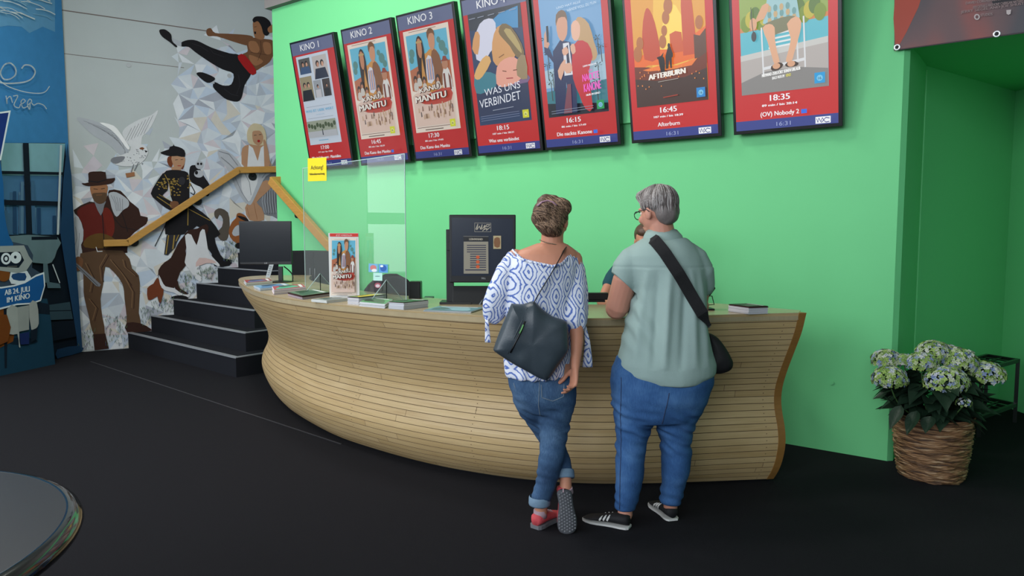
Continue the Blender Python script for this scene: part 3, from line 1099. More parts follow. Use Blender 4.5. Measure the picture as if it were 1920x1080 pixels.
# woman in a blowing white dress
A = new_mural(6)
A.poly([(1040, 272), (1100, 282), (1160, 330), (1195, 385), (1210, 400), (1240, 620), (1180, 560), (1128, 450), (1090, 380), (1050, 330)], WH2, 2, c2)
A.poly([(1300, 480), (1345, 440), (1420, 300), (1422, 300), (1440, 680), (1385, 692), (1330, 680), (1290, 640)], GY, 2, c2)
for i in range(7):
    A.line([(1330 + i * 14, 520 - i * 6), (1320 + i * 16, 600), (1335 + i * 15, 670)], 0.8, WH2, c2)
for i in range(5):
    A.line([(1345 + i * 14, 530), (1352 + i * 16, 680)], 0.6, BK2, c2)
A.poly([(1345, 465), (1392, 490), (1340, 550), (1285, 605), (1318, 640), (1332, 718), (1240, 718), (1212, 640), (1245, 590), (1300, 500)], SK3, 2, c2)
A.line([(1268, 610), (1278, 660), (1290, 715)], 1.0, SK, c2); A.line([(1225, 640), (1240, 700)], 0.9, SK, c2)
A.poly([(1195, 262), (1240, 240), (1332, 240), (1352, 300), (1372, 350), (1366, 382), (1210, 384), (1190, 330)], SK3, 2, c2)
A.poly([(1236, 242), (1262, 262), (1292, 345), (1312, 260), (1330, 246), (1334, 378), (1226, 382), (1232, 300)], WH, 0, c2)
A.poly([(1170, 392), (1230, 380), (1345, 384), (1415, 372), (1400, 410), (1345, 440), (1310, 500), (1262, 600), (1235, 622), (1180, 562), (1130, 452)], WH2, 2, c2)
A.poly([(1200, 410), (1300, 420), (1260, 560), (1230, 600), (1190, 520)], WH, 2, c2)
A.line([(1150, 450), (1190, 540), (1230, 600)], 0.9, GY, c2); A.line([(1200, 400), (1240, 480), (1250, 560)], 0.9, GY, c2)
A.line([(1048, 282), (1110, 300), (1165, 372)], 0.9, GY, c2); A.line([(1060, 320), (1110, 360), (1160, 410)], 0.9, GY, c2); A.line([(1380, 330), (1360, 400), (1320, 450)], 0.9, GY, c2)
A.poly([(1228, 150), (1245, 122), (1270, 106), (1315, 118), (1340, 158), (1346, 222), (1320, 245), (1240, 236), (1224, 190)], paint((196, 182, 150)), 3, c2)
A.poly([(1258, 162), (1285, 152), (1310, 157), (1327, 190), (1320, 228), (1296, 246), (1264, 222)], SK3, 3, c2)
A.line([(1268, 182), (1284, 180)], 0.9, BK, c2); A.line([(1300, 178), (1315, 176)], 0.9, BK, c2); A.blob((1298, 218), (9, 8), RD, tf=c2)
A.poly([(1326, 215), (1345, 225), (1368, 345), (1345, 330)], SK3, 2, c2)
done(A, 'painted_dancer', mural, MO)['label'] = 'blonde woman in a blowing white dress'

# meadow of small flowers painted along the foot
A = new_mural(60)
gq, wq, vq = [], [], []
rg = random.Random(9)
for (x0, y0, x1, y1, n) in ((470, 770, 530, 890, 30), (592, 700, 712, 870, 90), (790, 650, 845, 750, 40), (850, 600, 975, 680, 70), (1005, 470, 1100, 580, 80), (1105, 430, 1222, 495, 60), (1240, 280, 1335, 400, 70)):
    for i in range(n):
        x, y = rg.uniform(x0, x1), rg.uniform(y0, y1)
        a = rg.uniform(-0.6, 0.6); L = rg.uniform(8, 22)
        q = [c3(x, y), c3(x + 3, y + 1), c3(x + sin(a) * L + 1, y - cos(a) * L), c3(x + sin(a) * L, y - cos(a) * L)]
        (gq if rg.random() < 0.75 else vq).append(q)
A.quads(gq, paint((92, 116, 88))); A.quads(vq, paint((66, 76, 110)))
done(A, 'painted_meadow', mural, MO)['kind'] = 'stuff'
# formwork holes and joints of the concrete
mb = MB()
for (x, y) in ((241, 122), (430, 142), (117, 37)):
    c = on_mural(x, y, 0.001)
    mb.tube([c, c + MN * 0.004], 0.028 if x > 200 else 0.012, n=20)
struct('trim_4', mb, mat('plug_grey', (172, 176, 178), 0.5), 'round plugs in the concrete wall')
mb = MB()
mb.bar(on_mural(103, 17, 0.001), on_mural(388, 58, 0.001), 0.003, 0.012)
mb.bar(on_mural(103, 98.5, 0.0005), on_mural(345, 127, 0.0005), 0.002, 0.007)
struct('trim_5', mb, mat('joint_brown', (112, 100, 96), 0.8), 'fine level joints in the concrete wall')
for n_ in ('trim_4', 'trim_5'): bpy.data.objects[n_]['category'] = 'wall joint'

# ------------------------------------------------------------------ blue printed banner
bo = 0.015


def on_banner(x, y):
    return hit(x, y, BN, BN.dot(BL0) + bo)


ban = empty('banner', BL0 + BN * bo + Vector((0, 0, 0.02)))
tag(ban, 'tall blue printed banner with white brushwork above a window scene, beside the mural', 'banner')
BOo = Vector(ban.location)
zt = 5.0
e0, e1 = BL0 + BN * bo, BL0 + BT * 1.58 + BN * bo
mb = MB(); mb.extrude([e0, e1, e1 - BN * 0.012, e0 - BN * 0.012], (0, 0, zt), paint((68, 142, 205)))
obj('sheet', mb, None, ban, org=BOo)
A = Art(on_banner, BN, 0.0006)
B1, B2, B3, B4 = paint((56, 122, 186)), paint((28, 66, 112)), paint((140, 190, 222)), paint((16, 30, 44))
WB = paint((214, 226, 234))
A.poly([(-26, -160), (102, -160), (103, 60), (80, 50), (55, 62), (40, 50), (14, 48), (-60, 60), (-26, 60)], paint((104, 164, 212)), 0)
rg = random.Random(21)
for i in range(46):
    x = rg.uniform(-60, 85); y = rg.uniform(-50, 30)
    pts = [(x + k * 9 + rg.uniform(-1, 1), y + (k * k) * 0.55 + rg.uniform(-1, 1)) for k in range(6)]
    pts = [(a, b) for a, b in pts if a < 100 and b < 62]
    if len(pts) > 1: A.line(pts, rg.uniform(0.8, 2.4), WB if rg.random() < 0.6 else B3)
def scribble(pts, wd):
    q = catmull([(a, b, 0) for a, b in pts], len(pts) * 8)
    A.line([(p.x, p.y) for p in q], wd, WB)


scribble([(12, 118), (3, 122), (-4, 136), (2, 148), (14, 148), (24, 140), (24, 128), (16, 119), (8, 119)], 2.6)
scribble([(36, 128), (42, 122), (54, 124), (61, 134), (56, 146), (44, 153), (24, 156), (2, 156), (-20, 150)], 2.6)
scribble([(-10, 148), (10, 162), (40, 172), (66, 175), (80, 172), (88, 162)], 1.6)
scribble([(6, 180), (8, 194), (8, 186), (14, 181), (18, 192)], 1.8)
scribble([(20, 180), (28, 180), (21, 197), (30, 202), (33, 196)], 1.8)
scribble([(34, 196), (42, 190), (38, 186), (34, 192), (38, 202), (46, 200)], 1.8)
scribble([(46, 198), (54, 190), (50, 186), (46, 194), (50, 205), (52, 192), (58, 197), (66, 194), (76, 197), (82, 204)], 1.8)
# window scene
A.poly([(-26, 268), (117, 268), (140, 655), (146, 661), (105, 671), (-26, 760)], B4, 0)
A.poly([(-26, 268), (117, 269), (112, 330), (-26, 330)], paint((140, 190, 206)), 0)
A.poly([(-26, 328), (112, 330), (104, 440), (-26, 440)], paint((76, 124, 168)), 0)
for i in range(30):
    x = rg.uniform(-60, 104); h_ = rg.uniform(10, 100)
    A.poly([(x, 438), (x + rg.uniform(4, 9), 438), (x + 6, 438 - h_), (x, 438 - h_)], [paint((96, 134, 166)), paint((40, 78, 118)), paint((70, 112, 150))][i % 3], 0)
A.poly([(34, 268), (45, 268), (52, 440), (41, 440)], B4, 0)
A.poly([(-26, 320), (112, 323), (112, 328), (-26, 326)], B4, 0)
A.poly([(-26, 374), (108, 378), (108, 386), (-26, 384)], B4, 0)
A.poly([(104, 272), (108, 272), (102, 440), (98, 440)], WB, 0)
A.poly([(-10, 444), (99, 444), (98, 470), (88, 492), (70, 494), (40, 490), (-10, 480)], paint((112, 140, 150)), 2)
A.poly([(50, 444), (99, 443), (99, 449), (50, 450)], B4, 0)
A.poly([(72, 494), (80, 494), (84, 530), (72, 530)], paint((100, 128, 140)), 0)
A.line([(90, 496), (103, 530)], 2.0, WB)
A.poly([(78, 528), (103, 532), (105, 540), (80, 540)], paint((92, 120, 134)), 0)
A.poly([(80, 572), (122, 566), (128, 598), (84, 600)], paint((58, 84, 98)), 0)
A.line([(84, 583), (124, 582)], 1.5, B4)
A.poly([(84, 604), (135, 600), (138, 630), (86, 640)], B4, 0)
A.poly([(98, 655), (142, 648), (144, 660), (105, 670), (98, 672)], paint((26, 60, 92)), 2)
# blue border strip on the mural side
A.poly([(117, 268), (125, 330), (132, 470), (146, 660), (136, 640), (110, 480), (104, 440), (109, 340)], paint((34, 74, 112)), 0)
done(A, 'printed_scene', ban, BOo)

# ------------------------------------------------------------------ cardboard standee
s0, s1 = on_floor(0, 705), on_floor(103, 683)
ST = (s1 - s0).normalized(); SN = Vector((ST.y, -ST.x, 0))
if SN.dot(-s0) < 0: SN = -SN


def on_st(x, y):
    return hit(x, y, SN, SN.dot(s0))


stn = empty('cardboard_standee', Vector((s0.x, s0.y, 0)))
tag(stn, 'cardboard standee of a white machine holding a blue sign AB 24. JULI IM KINO', 'standee')
SO = Vector(stn.location)
out = [(-40, 160), (-60, 200), (0, 210), (20, 207), (2, 300), (8, 400), (18, 452), (52, 460), (62, 478), (60, 502), (76, 512), (82, 512), (77, 560), (88, 566), (95, 600), (103, 683), (0, 705), (-40, 730)]
mb = MB(); pts = [on_st(*p) for p in out]
mb.extrude(list(reversed(pts)), -SN * 0.02, mat('cardboard_edge', (46, 66, 86), 0.8, var=0.1))
obj('cardboard_panel', mb, None, stn, org=SO)
A = Art(on_st, SN, 0.0006)
A.poly([(-40, 160), (-60, 200), (0, 210), (20, 207), (2, 300), (-40, 330)], WB, 0)
A.poly([(-40, 166), (-60, 206), (0, 213), (16, 211), (-1, 298), (-40, 320)], paint((26, 52, 122)), 0)
A.poly([(-40, 320), (0, 300), (8, 400), (16, 440), (24, 470), (-40, 480)], paint((26, 92, 150)), 2)
A.poly([(-40, 560), (88, 560), (95, 600), (103, 683), (0, 705), (-40, 730)], paint((24, 62, 84)), 0)
A.poly([(70, 566), (92, 570), (93, 590), (70, 588)], B4, 0)
A.blob((40, 640), (30, 7), paint((14, 36, 52)))
A.poly([(-30, 560), (12, 570), (22, 600), (24, 640), (-30, 650)], paint((120, 66, 22)), 2)
A.poly([(6, 575), (14, 575), (12, 690), (8, 690)], B4, 0)
A.blob((6, 516), (12, 12), paint((120, 70, 28)))
A.poly([(18, 515), (24, 505), (50, 508), (56, 530), (20, 532)], WB, 2)
A.poly([(22, 514), (46, 512), (46, 526), (24, 524)], paint((32, 72, 120)), 2)
A.poly([(-40, 470), (-20, 462), (44, 460), (53, 480), (60, 490), (48, 508), (32, 512), (-10, 506), (-40, 500)], paint((152, 162, 162)), 0)
A.poly([(-36, 474), (36, 472), (44, 488), (34, 502), (-4, 500), (-36, 492)], B4, 0)
A.blob((10, 485), (9.5, 11), WB); A.blob((10, 485), (5.5, 7), B4); A.blob((10, 485), (3, 4), WB)
A.blob((28, 483), (10.5, 11), WB); A.blob((27, 482), (2.5, 3), B4)
A.line([(12, 500), (30, 499)], 1.0, paint((120, 120, 116)))
A.poly([(-60, 535), (0, 538), (45, 528), (81, 510), (75, 564), (30, 572), (-60, 590)], WB, 2)
A.poly([(-60, 538), (0, 541), (45, 531), (79, 514), (73, 562), (30, 569), (-60, 586)], paint((22, 88, 152)), 2)
A.text('AB 24. JULI', (7, 553.5), (53.5, 546), (-0.2, -10), WB, bold=0.008)
A.text('IM KINO', (11, 567.5), (53.5, 559), (-0.2, -10), WB, bold=0.010)
A.poly([(10, 580), (30, 576), (34, 640), (36, 650), (33, 650), (30, 626), (14, 626)], paint((160, 168, 166)), 2)
A.poly([(30, 576), (52, 572), (52, 618), (32, 622)], paint((150, 158, 156)), 0)
A.poly([(52, 570), (66, 566), (70, 598), (68, 612), (56, 618)], paint((162, 168, 166)), 2)
A.poly([(34, 626), (52, 622), (52, 645), (36, 646)], paint((24, 42, 92)), 0)
A.poly([(54, 620), (68, 614), (66, 636), (56, 642)], B4, 0)
A.poly([(-40, 600), (10, 590), (12, 640), (-40, 650)], paint((112, 62, 24)), 2)
done(A, 'printed_picture', stn, SO)

# ------------------------------------------------------------------ row of screens
TILT = radians(10.4)
SU = Vector((0, -sin(TILT), cos(TILT)))
SNn = Vector((0, -cos(TILT), -sin(TILT)))
SWd, SHt, SD = 0.708, 1.327, 0.055
CASE = mat('screen_case', (14, 15, 17), 0.3, var=0.1)
rail = MB(); rail.box((-3.4, YW - 0.02, 2.80), (4.5, 0.04, 0.95))
struct('trim_6', rail, GREEN, 'green mounting board behind the row of screens')
bpy.data.objects['trim_6']['category'] = 'mounting board'
RED, HDR, NAVY, W_ = (190, 34, 34), (98, 106, 140), (44, 54, 128), (232, 234, 238)


class ScreenArt(Art):
    hs = 1.0
    def text(s, txt, p0, p1, h, m, slant=0.0, bold=0.0): Art.text(s, txt, p0, p1, (h[0], h[1] * s.hs), m, slant, bold)


def art_on(O, n=None):
    return ScreenArt(lambda u, v: O + Vector((1, 0, 0)) * (u * SWd) + SU * (v * SHt), SNn, 0.0004)


def figure(A, x, y, s, skin, hair, top, legs=None, lean=0):
    """Small generic printed person, head top at (x, y)."""
    T = lambda a, b: (x + a * s + lean * b * s, y - b * s * 0.56)
    A.poly([T(-.55, 1.0), T(-.2, .75), T(.2, .75), T(.55, 1.0), T(.62, 2.6), T(-.62, 2.6)], glow(top), 2)
    if legs:
        A.poly([T(-.5, 2.5), T(.5, 2.5), T(.4, 5.2), T(.1, 5.2), T(0, 3.2), T(-.15, 5.2), T(-.42, 5.2)], glow(legs))
    A.poly([T(-.32, -.05), T(0, -.18), T(.32, -.05), T(.36, .6), T(.3, .95), T(-.3, .95), T(-.36, .6)], glow(hair), 2)
    A.poly([T(-.2, .1), T(.2, .1), T(.22, .45), T(.08, .75), T(-.08, .75), T(-.22, .45)], glow(skin), 2)


def pic_love(A, X):     # collage of couples on a pale sheet
    R = lambda a, b, c, d, m: A.poly([X(a, b), X(c, b), X(c, d), X(a, d)], glow(m))
    R(0, 0, 1, 1, (196, 208, 222))
    for (a, b, c, d, bgc, h1, t1) in ((.06, .80, .42, .97, (86, 84, 80), (40, 30, 26), (60, 84, 120)), (.50, .72, .94, .97, (186, 180, 178), (50, 36, 28), (34, 40, 60)),
                                (.02, .50, .40, .77, (150, 140, 110), (44, 36, 30), (30, 32, 36)), (.44, .52, .68, .71, (150, 156, 162), (52, 32, 26), (190, 190, 196)), (.72, .52, .95, .71, (60, 50, 46), (34, 28, 26), (24, 26, 32))):
        R(a, b, c, d, bgc)
        w_ = c - a
        for fx, hc, sk in ((.33, h1, (188, 140, 116)), (.66, (38, 30, 28), (200, 154, 128))):
            if w_ < 0.3 and fx > .5: continue
            cx = a + w_ * (fx if w_ > .3 else .5)
            A.poly([X(cx - .13 * (w_ / .4), b), X(cx + .13 * (w_ / .4), b), X(cx + .08, b + (d - b) * .45), X(cx - .08, b + (d - b) * .45)], glow(t1), 0)
            c_ = X(cx, b + (d - b) * .66)
            A.blob(c_, (.055 * w_ * 1.6, .034 * w_ * 1.6), glow(hc))
            A.blob((c_[0] + .008, c_[1] - .008), (.036 * w_ * 1.6, .026 * w_ * 1.6), glow(sk))
    A.text('WAS IST LIEBE WERT', X(.06, .37), X(.94, .37), (0, .028), glow((98, 168, 206)), bold=.004)
    A.text('MATERIALISTS', X(.38, .33), X(.64, .33), (0, .010), glow((120, 170, 200)))
    A.line([X(.1, .43), X(.9, .43)], .003, glow((150, 160, 172)))
    A.line([X(.1, .30), X(.9, .30)], .003, glow((150, 160, 172)))
    R(.04, .08, .95, .27, (150, 158, 140))
    for k in range(10): A.blob(X(.1 + k * .09, .22 - (k % 3) * .012), (.03, .018), glow((70, 84, 58)))
    R(.04, .08, .95, .15, (176, 180, 186))
    A.poly([X(.5, .10), X(.53, .10), X(.52, .17), X(.5, .17)], glow((30, 36, 52)))
    A.line([X(.35, .045), X(.65, .045)], .006, glow((120, 170, 200)))


def pic_canoe(A, X, em=glow):
    def R(a, b, c, d, m): A.poly([X(a, b), X(c, b), X(c, d), X(a, d)], em(m))
    def Pg(p, m, k=2): A.poly([X(a, b) for a, b in p], em(m), k)
    R(0, 0, 1, 1, (228, 214, 200))
    Pg([(.05, .46), (.05, .955), (.95, .955), (.95, .42), (.8, .36), (.3, .36)], (98, 178, 206), 0)
    Pg([(.05, .62), (.3, .66), (.5, .60), (.95, .66), (.95, .40), (.5, .34), (.05, .42)], (176, 104, 72), 0)
    for x, y, r in ((.14, .78, .06), (.12, .72, .05), (.82, .80, .07), (.88, .74, .05), (.76, .86, .04)):
        A.blob(X(x, y), (r * .8, r * .5), em((84, 132, 128)))
    Pg([(.30, .40), (.28, .62), (.34, .74), (.46, .76), (.60, .80), (.72, .74), (.76, .60), (.74, .40)], (196, 140, 72))
    Pg([(.58, .44), (.56, .72), (.64, .78), (.74, .72), (.78, .56), (.76, .44)], (130, 84, 52))
    Pg([(.42, .48), (.44, .70), (.56, .72), (.58, .50)], (206, 206, 214))
    for k in range(5): Pg([(.44 + k * .028, .50), (.455 + k * .028, .50), (.47 + k * .028, .70), (.455 + k * .028, .70)], [(84, 96, 150), (200, 120, 70)][k % 2], 0)
    Pg([(.26, .50), (.25, .80), (.30, .92), (.38, .92), (.43, .80), (.40, .48), (.36, .74), (.30, .50)], (46, 30, 26))
    Pg([(.29, .76), (.29, .88), (.34, .91), (.385, .87), (.38, .77), (.34, .72)], (186, 126, 92))
    R(.27, .865, .40, .885, (180, 150, 96))
    Pg([(.55, .82), (.55, .93), (.61, .97), (.68, .93), (.68, .83), (.62, .77)], (196, 140, 106))
    Pg([(.54, .88), (.53, .95), (.61, .985), (.69, .95), (.69, .90), (.66, .93), (.58, .93)], (116, 78, 46))
    Pg([(.76, .36), (.77, .54), (.84, .60), (.92, .56), (.95, .36)], (214, 212, 208))
    Pg([(.78, .38), (.78, .54), (.82, .54), (.82, .38)], (116, 60, 46), 0); Pg([(.89, .38), (.89, .54), (.93, .50), (.93, .38)], (116, 60, 46), 0)
    A.blob(X(.845, .63), (.05, .038), em((178, 124, 94))); Pg([(.75, .655), (.80, .67), (.82, .70), (.88, .70), (.90, .67), (.94, .65)], (140, 62, 44), 0)
    for x, y in ((.16, .52), (.25, .56), (.36, .50), (.66, .50)):
        A.blob(X(x, y), (.035, .03), em((60, 44, 40))); A.blob(X(x, y - .012), (.022, .018), em((180, 122, 92))); Pg([(x - .05, y - .10), (x + .05, y - .10), (x + .035, y - .03), (x - .035, y - .03)], (196, 190, 182))
    Pg([(.06, .36), (.2, .42), (.5, .38), (.8, .40), (.94, .36), (.94, .06), (.06, .06)], (216, 190, 176), 0)
    Pg([(.2, .30), (.5, .38), (.9, .40), (.9, .28), (.5, .26)], (186, 70, 56))
    rg_ = random.Random(2)
    for k in range(34):
        x, y = rg_.uniform(.12, .9), rg_.uniform(.10, .24)
        Pg([(x, y), (x + .03, y + .005), (x + .025, y + .05), (x + .005, y + .05)], rg_.choice([(150, 120, 96), (96, 84, 84), (190, 160, 130), (130, 96, 80)]), 0)
    for dx, dy in ((-.008, 0), (.008, 0), (0, -.006), (0, .006)):
        A.text('KANU', X(.27 + dx, .385 + dy), X(.70 + dx, .405 + dy), (0, .046), em((84, 44, 40)), bold=.016)
        A.text('MANITU', X(.16 + dx, .295 + dy), X(.84 + dx, .315 + dy), (0, .060), em((84, 44, 40)), bold=.016)
    A.text('KANU', X(.27, .385), X(.70, .405), (0, .046), em((232, 226, 216)), bold=.012)
    A.text('DAS', X(.17, .385), X(.25, .39), (0, .022), em((232, 226, 216)), bold=.01)
    A.text('DES', X(.73, .405), X(.82, .41), (0, .022), em((232, 226, 216)), bold=.01)
    A.text('MANITU', X(.16, .295), X(.84, .315), (0, .060), em((232, 226, 216)), bold=.012)
    A.line([X(.2, .975), X(.8, .975)], .004, em((150, 120, 110)))
    A.line([X(.12, .045), X(.88, .045)], .004, em((120, 90, 84)))
    A.line([X(.3, .02), X(.7, .02)], .006, em((90, 66, 60)))


def pic_field(A, X):    # two sleepers side by side
    def Pg(p, m, k=2): A.poly([X(a, b) for a, b in p], glow(m), k)
    Pg([(0, 0), (1, 0), (1, 1), (0, 1)], (44, 62, 96), 0)
    Pg([(0, .86), (1, .80), (1, 1), (0, 1)], (52, 56, 66), 0)
    Pg([(.30, .86), (.92, .80), (.95, .98), (.6, .95)], (70, 140, 190), 0)
    Pg([(0, .30), (.30, .36), (.62, .40), (1, .34), (1, .08), (0, .08)], (44, 54, 84), 0)
    Pg([(0, .30), (0, .46), (.2, .48), (.42, .44), (.40, .34), (.2, .30)], (60, 124, 140))
    Pg([(.4, .36), (.6, .42), (1, .40), (1, .33), (.6, .33)], (120, 96, 132))
    Pg([(.08, .60), (.10, .78), (.22, .90), (.40, .93), (.52, .88), (.48, .70), (.36, .64), (.24, .58)], (206, 208, 226))
    Pg([(0, .46), (.12, .56), (.28, .62), (.36, .56), (.16, .44), (.05, .42)], (214, 168, 104))
    Pg([(.02, .70), (.12, .84), (.20, .80), (.12, .64)], (206, 150, 96))
    Pg([(.40, .56), (.42, .72), (.54, .84), (.72, .84), (.86, .74), (.86, .60), (.70, .52), (.52, .50)], (206, 152, 96))
    Pg([(.56, .80), (.64, .86), (.80, .82), (.96, .66), (.98, .54), (.84, .56), (.74, .66), (.62, .74)], (120, 100, 62))
    Pg([(.66, .80), (.78, .80), (.92, .66), (.94, .58), (.80, .68)], (176, 156, 100))
    Pg([(.42, .36), (.46, .50), (.62, .56), (.80, .56), (.94, .48), (.92, .38), (.70, .33), (.52, .32)], (226, 160, 140))
    Pg([(.82, .40), (.86, .54), (1, .56), (1, .36)], (150, 130, 96))
    A.line([X(.56, .46), X(.63, .45)], .006, glow((120, 70, 50))); A.line([X(.76, .45), X(.83, .45)], .006, glow((120, 70, 50)))
    A.line([X(.62, .39), X(.74, .385)], .007, glow((170, 70, 70))); A.line([X(.52, .58), X(.62, .60)], .005, glow((120, 80, 50)))
    A.text('WAS UNS', X(.17, .262), X(.86, .292), (0, .062), glow((226, 230, 240)))
    A.text('VERBINDET', X(.05, .158), X(.85, .195), (0, .074), glow((226, 230, 240)))
    for x in (.03, .2, .4, .6, .8): A.line([X(x, .955), X(x + .12, .957)], .004, glow((150, 158, 176)))
    A.line([X(.3, .125), X(.7, .135)], .004, glow((150, 158, 176)))
    for y in (.04, .06, .08): A.line([X(.05, y), X(.8, y + .01)], .003, glow((120, 130, 160)))


def pic_canon(A, X):
    def Pg(p, m, k=2): A.poly([X(a, b) for a, b in p], glow(m), k)
    Pg([(0, 0), (1, 0), (1, 1.3), (0, 1.3)], (112, 158, 200), 0)
    Pg([(0, .42), (1, .5), (1, .25), (0, .25)], (160, 190, 206), 0)
    Pg([(0, 0), (1, 0), (1, .26), (0, .22)], (60, 120, 132), 0)
    Pg([(0, 0), (1, 0), (1, .07), (0, .12)], (30, 34, 44), 0)
    for x, y in ((.05, .74), (.08, .60), (.06, .48), (.14, .38), (.10, .30), (.92, .66), (.96, .58), (.90, .40), (.86, .26)):
        for k in range(6):
            a = k * pi / 3 + x * 9
            Pg([(x, y), (x + cos(a) * .06 + .01, y + sin(a) * .035), (x + cos(a) * .075, y + sin(a) * .02)], (46, 62, 52), 0)
        Pg([(x, y), (x + .012, y), (x + .02, y - .16), (x + .005, y - .16)], (60, 60, 56), 0)
    Pg([(.16, .02), (.20, .60), (.34, .70), (.50, .66), (.56, .50), (.52, .02), (.40, .02), (.38, .28), (.32, .02)], (34, 44, 84), 0)
    Pg([(.06, .60), (.14, .54), (.24, .44), (.34, .56), (.30, .62), (.20, .54), (.13, .66), (.06, .66)], (36, 46, 86), 0)
    Pg([(.06, .66), (.08, .78), (.11, .82), (.12, .72), (.16, .68), (.12, .64)], (200, 148, 122), 0)
    Pg([(.115, .70), (.125, .86), (.16, .86), (.16, .80), (.145, .70)], (24, 26, 32), 0)
    Pg([(.36, .34), (.38, .66), (.48, .66), (.50, .34)], (212, 214, 222), 0)
    Pg([(.42, .36), (.42, .62), (.46, .64), (.47, .36)], (40, 40, 66), 0)
    Pg([(.31, .74), (.30, .86), (.36, .94), (.44, .93), (.48, .86), (.46, .74), (.38, .68)], (204, 150, 122))
    Pg([(.29, .84), (.31, .95), (.40, .985), (.47, .95), (.485, .86), (.45, .91), (.34, .91)], (116, 90, 66))
    Pg([(.62, .86), (.70, .88), (.82, .80), (.88, .62), (.92, .50), (.84, .44), (.74, .52), (.60, .72)], (186, 150, 104))
    Pg([(.54, .70), (.54, .82), (.62, .86), (.68, .80), (.66, .70), (.60, .66)], (222, 174, 148))
    Pg([(.50, .30), (.52, .56), (.62, .66), (.78, .62), (.84, .48), (.76, .34), (.78, .04), (.66, .04), (.58, .16)], (190, 40, 44))
    Pg([(.36, .60), (.44, .62), (.46, .56), (.38, .54)], (214, 164, 138)); Pg([(.50, .62), (.56, .64), (.58, .56), (.52, .54)], (214, 164, 138))
    Pg([(.36, .44), (.48, .46), (.50, .38), (.40, .36)], (214, 164, 138)); Pg([(.26, .40), (.38, .50), (.40, .46), (.30, .30)], (214, 164, 138))
    Pg([(.30, .02), (.40, .26), (.46, .26), (.44, .02)], (120, 66, 80), 0)
    A.text('HÄNDE VOLL ZU TUN', X(.50, .955), X(.96, .975), (0, .020), glow((196, 214, 230)))
    A.text('UND HAT ALLE', X(.33, 1.0), X(.72, 1.012), (0, .018), glow((196, 214, 230)))
    A.text('LIAM NEESON', X(.68, .395), X(.89, .403), (0, .014), glow((230, 230, 236)), bold=.01)
    A.text('DIE', X(.76, .345), X(.82, .35), (0, .014), glow((236, 96, 196)), bold=.01)
    A.text('NACKTE', X(.66, .262), X(.92, .275), (0, .058), glow((236, 96, 196)), bold=.014)
    A.text('KANONE', X(.67, .176), X(.94, .190), (0, .066), glow((236, 96, 196)), bold=.014)
    A.text('NUR IM KINO', X(.70, .142), X(.92, .150), (0, .016), glow((236, 236, 240)), bold=.01)
    for y in (.03, .05): A.line([X(.1, y), X(.8, y + .01)], .003, glow((130, 140, 160)))


def pic_fire(A, X):
    def Pg(p, m, k=2): A.poly([X(a, b) for a, b in p], glow(m), k)
    Pg([(0, 0), (1, 0), (1, 1.5), (0, 1.5)], (214, 150, 62), 0)
    Pg([(.25, .35), (.75, .35), (.85, 1.5), (.35, 1.5)], (226, 178, 74), 0)
    Pg([(.38, .42), (.64, .42), (.70, .80), (.52, .95), (.42, .72)], (240, 204, 92))
    Pg([(0, .34), (.2, .40), (.55, .37), (1, .42), (1, .68), (.84, .62), (.7, .58), (.5, .52), (.3, .54), (.1, .50), (0, .52)], (222, 106, 48), 0)
    Pg([(.15, .46), (.14, .72), (.19, .90), (.24, .94), (.30, .86), (.35, .70), (.37, .46)], (186, 76, 50))
    Pg([(.69, .44), (.69, .90), (.73, 1.26), (.79, 1.26), (.84, .90), (.88, .44)], (190, 82, 54), 0)
    Pg([(.84, .62), (.92, .60), (1, .66), (1, .34), (.84, .34)], (96, 66, 52), 0)
    Pg([(.52, .66), (.60, .68), (.68, .66), (.70, .48), (.52, .48)], (196, 90, 54), 0)
    for x, y, r in ((.42, .60, .05), (.45, .70, .04), (.48, .82, .05), (.52, .92, .06), (.10, .62, .05), (.06, .52, .06), (.92, .72, .05)):
        A.blob(X(x, y), (r * .8, r * .7), glow((170, 104, 60)))
    Pg([(0, 0), (1, 0), (1, .44), (.8, .36), (.6, .33), (.4, .33), (.2, .38), (0, .40)], (112, 56, 40), 0)
    Pg([(0, 0), (1, 0), (1, .30), (.7, .24), (.3, .24), (0, .28)], (72, 54, 48), 0)
    Pg([(.12, .36), (.34, .38), (.6, .36), (.88, .40), (.8, .34), (.5, .33), (.2, .34)], (226, 120, 56), 0)
    rg_ = random.Random(8)
    for k in range(30):
        x, y = rg_.uniform(.02, .95), rg_.uniform(.16, .36); A.blob(X(x, y), (.006, .004), glow((232, 140, 70)), n=6)
    Pg([(.455, .34), (.46, .46), (.50, .54), (.515, .56), (.535, .54), (.565, .47), (.56, .44), (.545, .44), (.54, .34), (.52, .34), (.51, .42), (.49, .34)], (40, 28, 26), 0)
    A.blob(X(.515, .555), (.014, .012), glow((40, 28, 26)))
    Pg([(.39, .31), (.36, .44), (.40, .46), (.44, .45), (.45, .38), (.43, .30)], (34, 24, 22)); Pg([(.35, .44), (.42, .45), (.44, .50), (.40, .47), (.34, .46)], (34, 24, 22), 0)
    A.text('AFTERBURN', X(.21, .255), X(.72, .275), (0, .040), glow((232, 226, 216)), bold=.014)
    A.line([X(.34, .225), X(.62, .235)], .003, glow((170, 160, 150)))
    A.line([X(.40, .07), X(.60, .08)], .006, glow((150, 60, 46)))
    A.text('GERARD BUTLER', X(.42, 1.0), X(.54, 1.008), (0, .014), glow((232, 226, 216)))


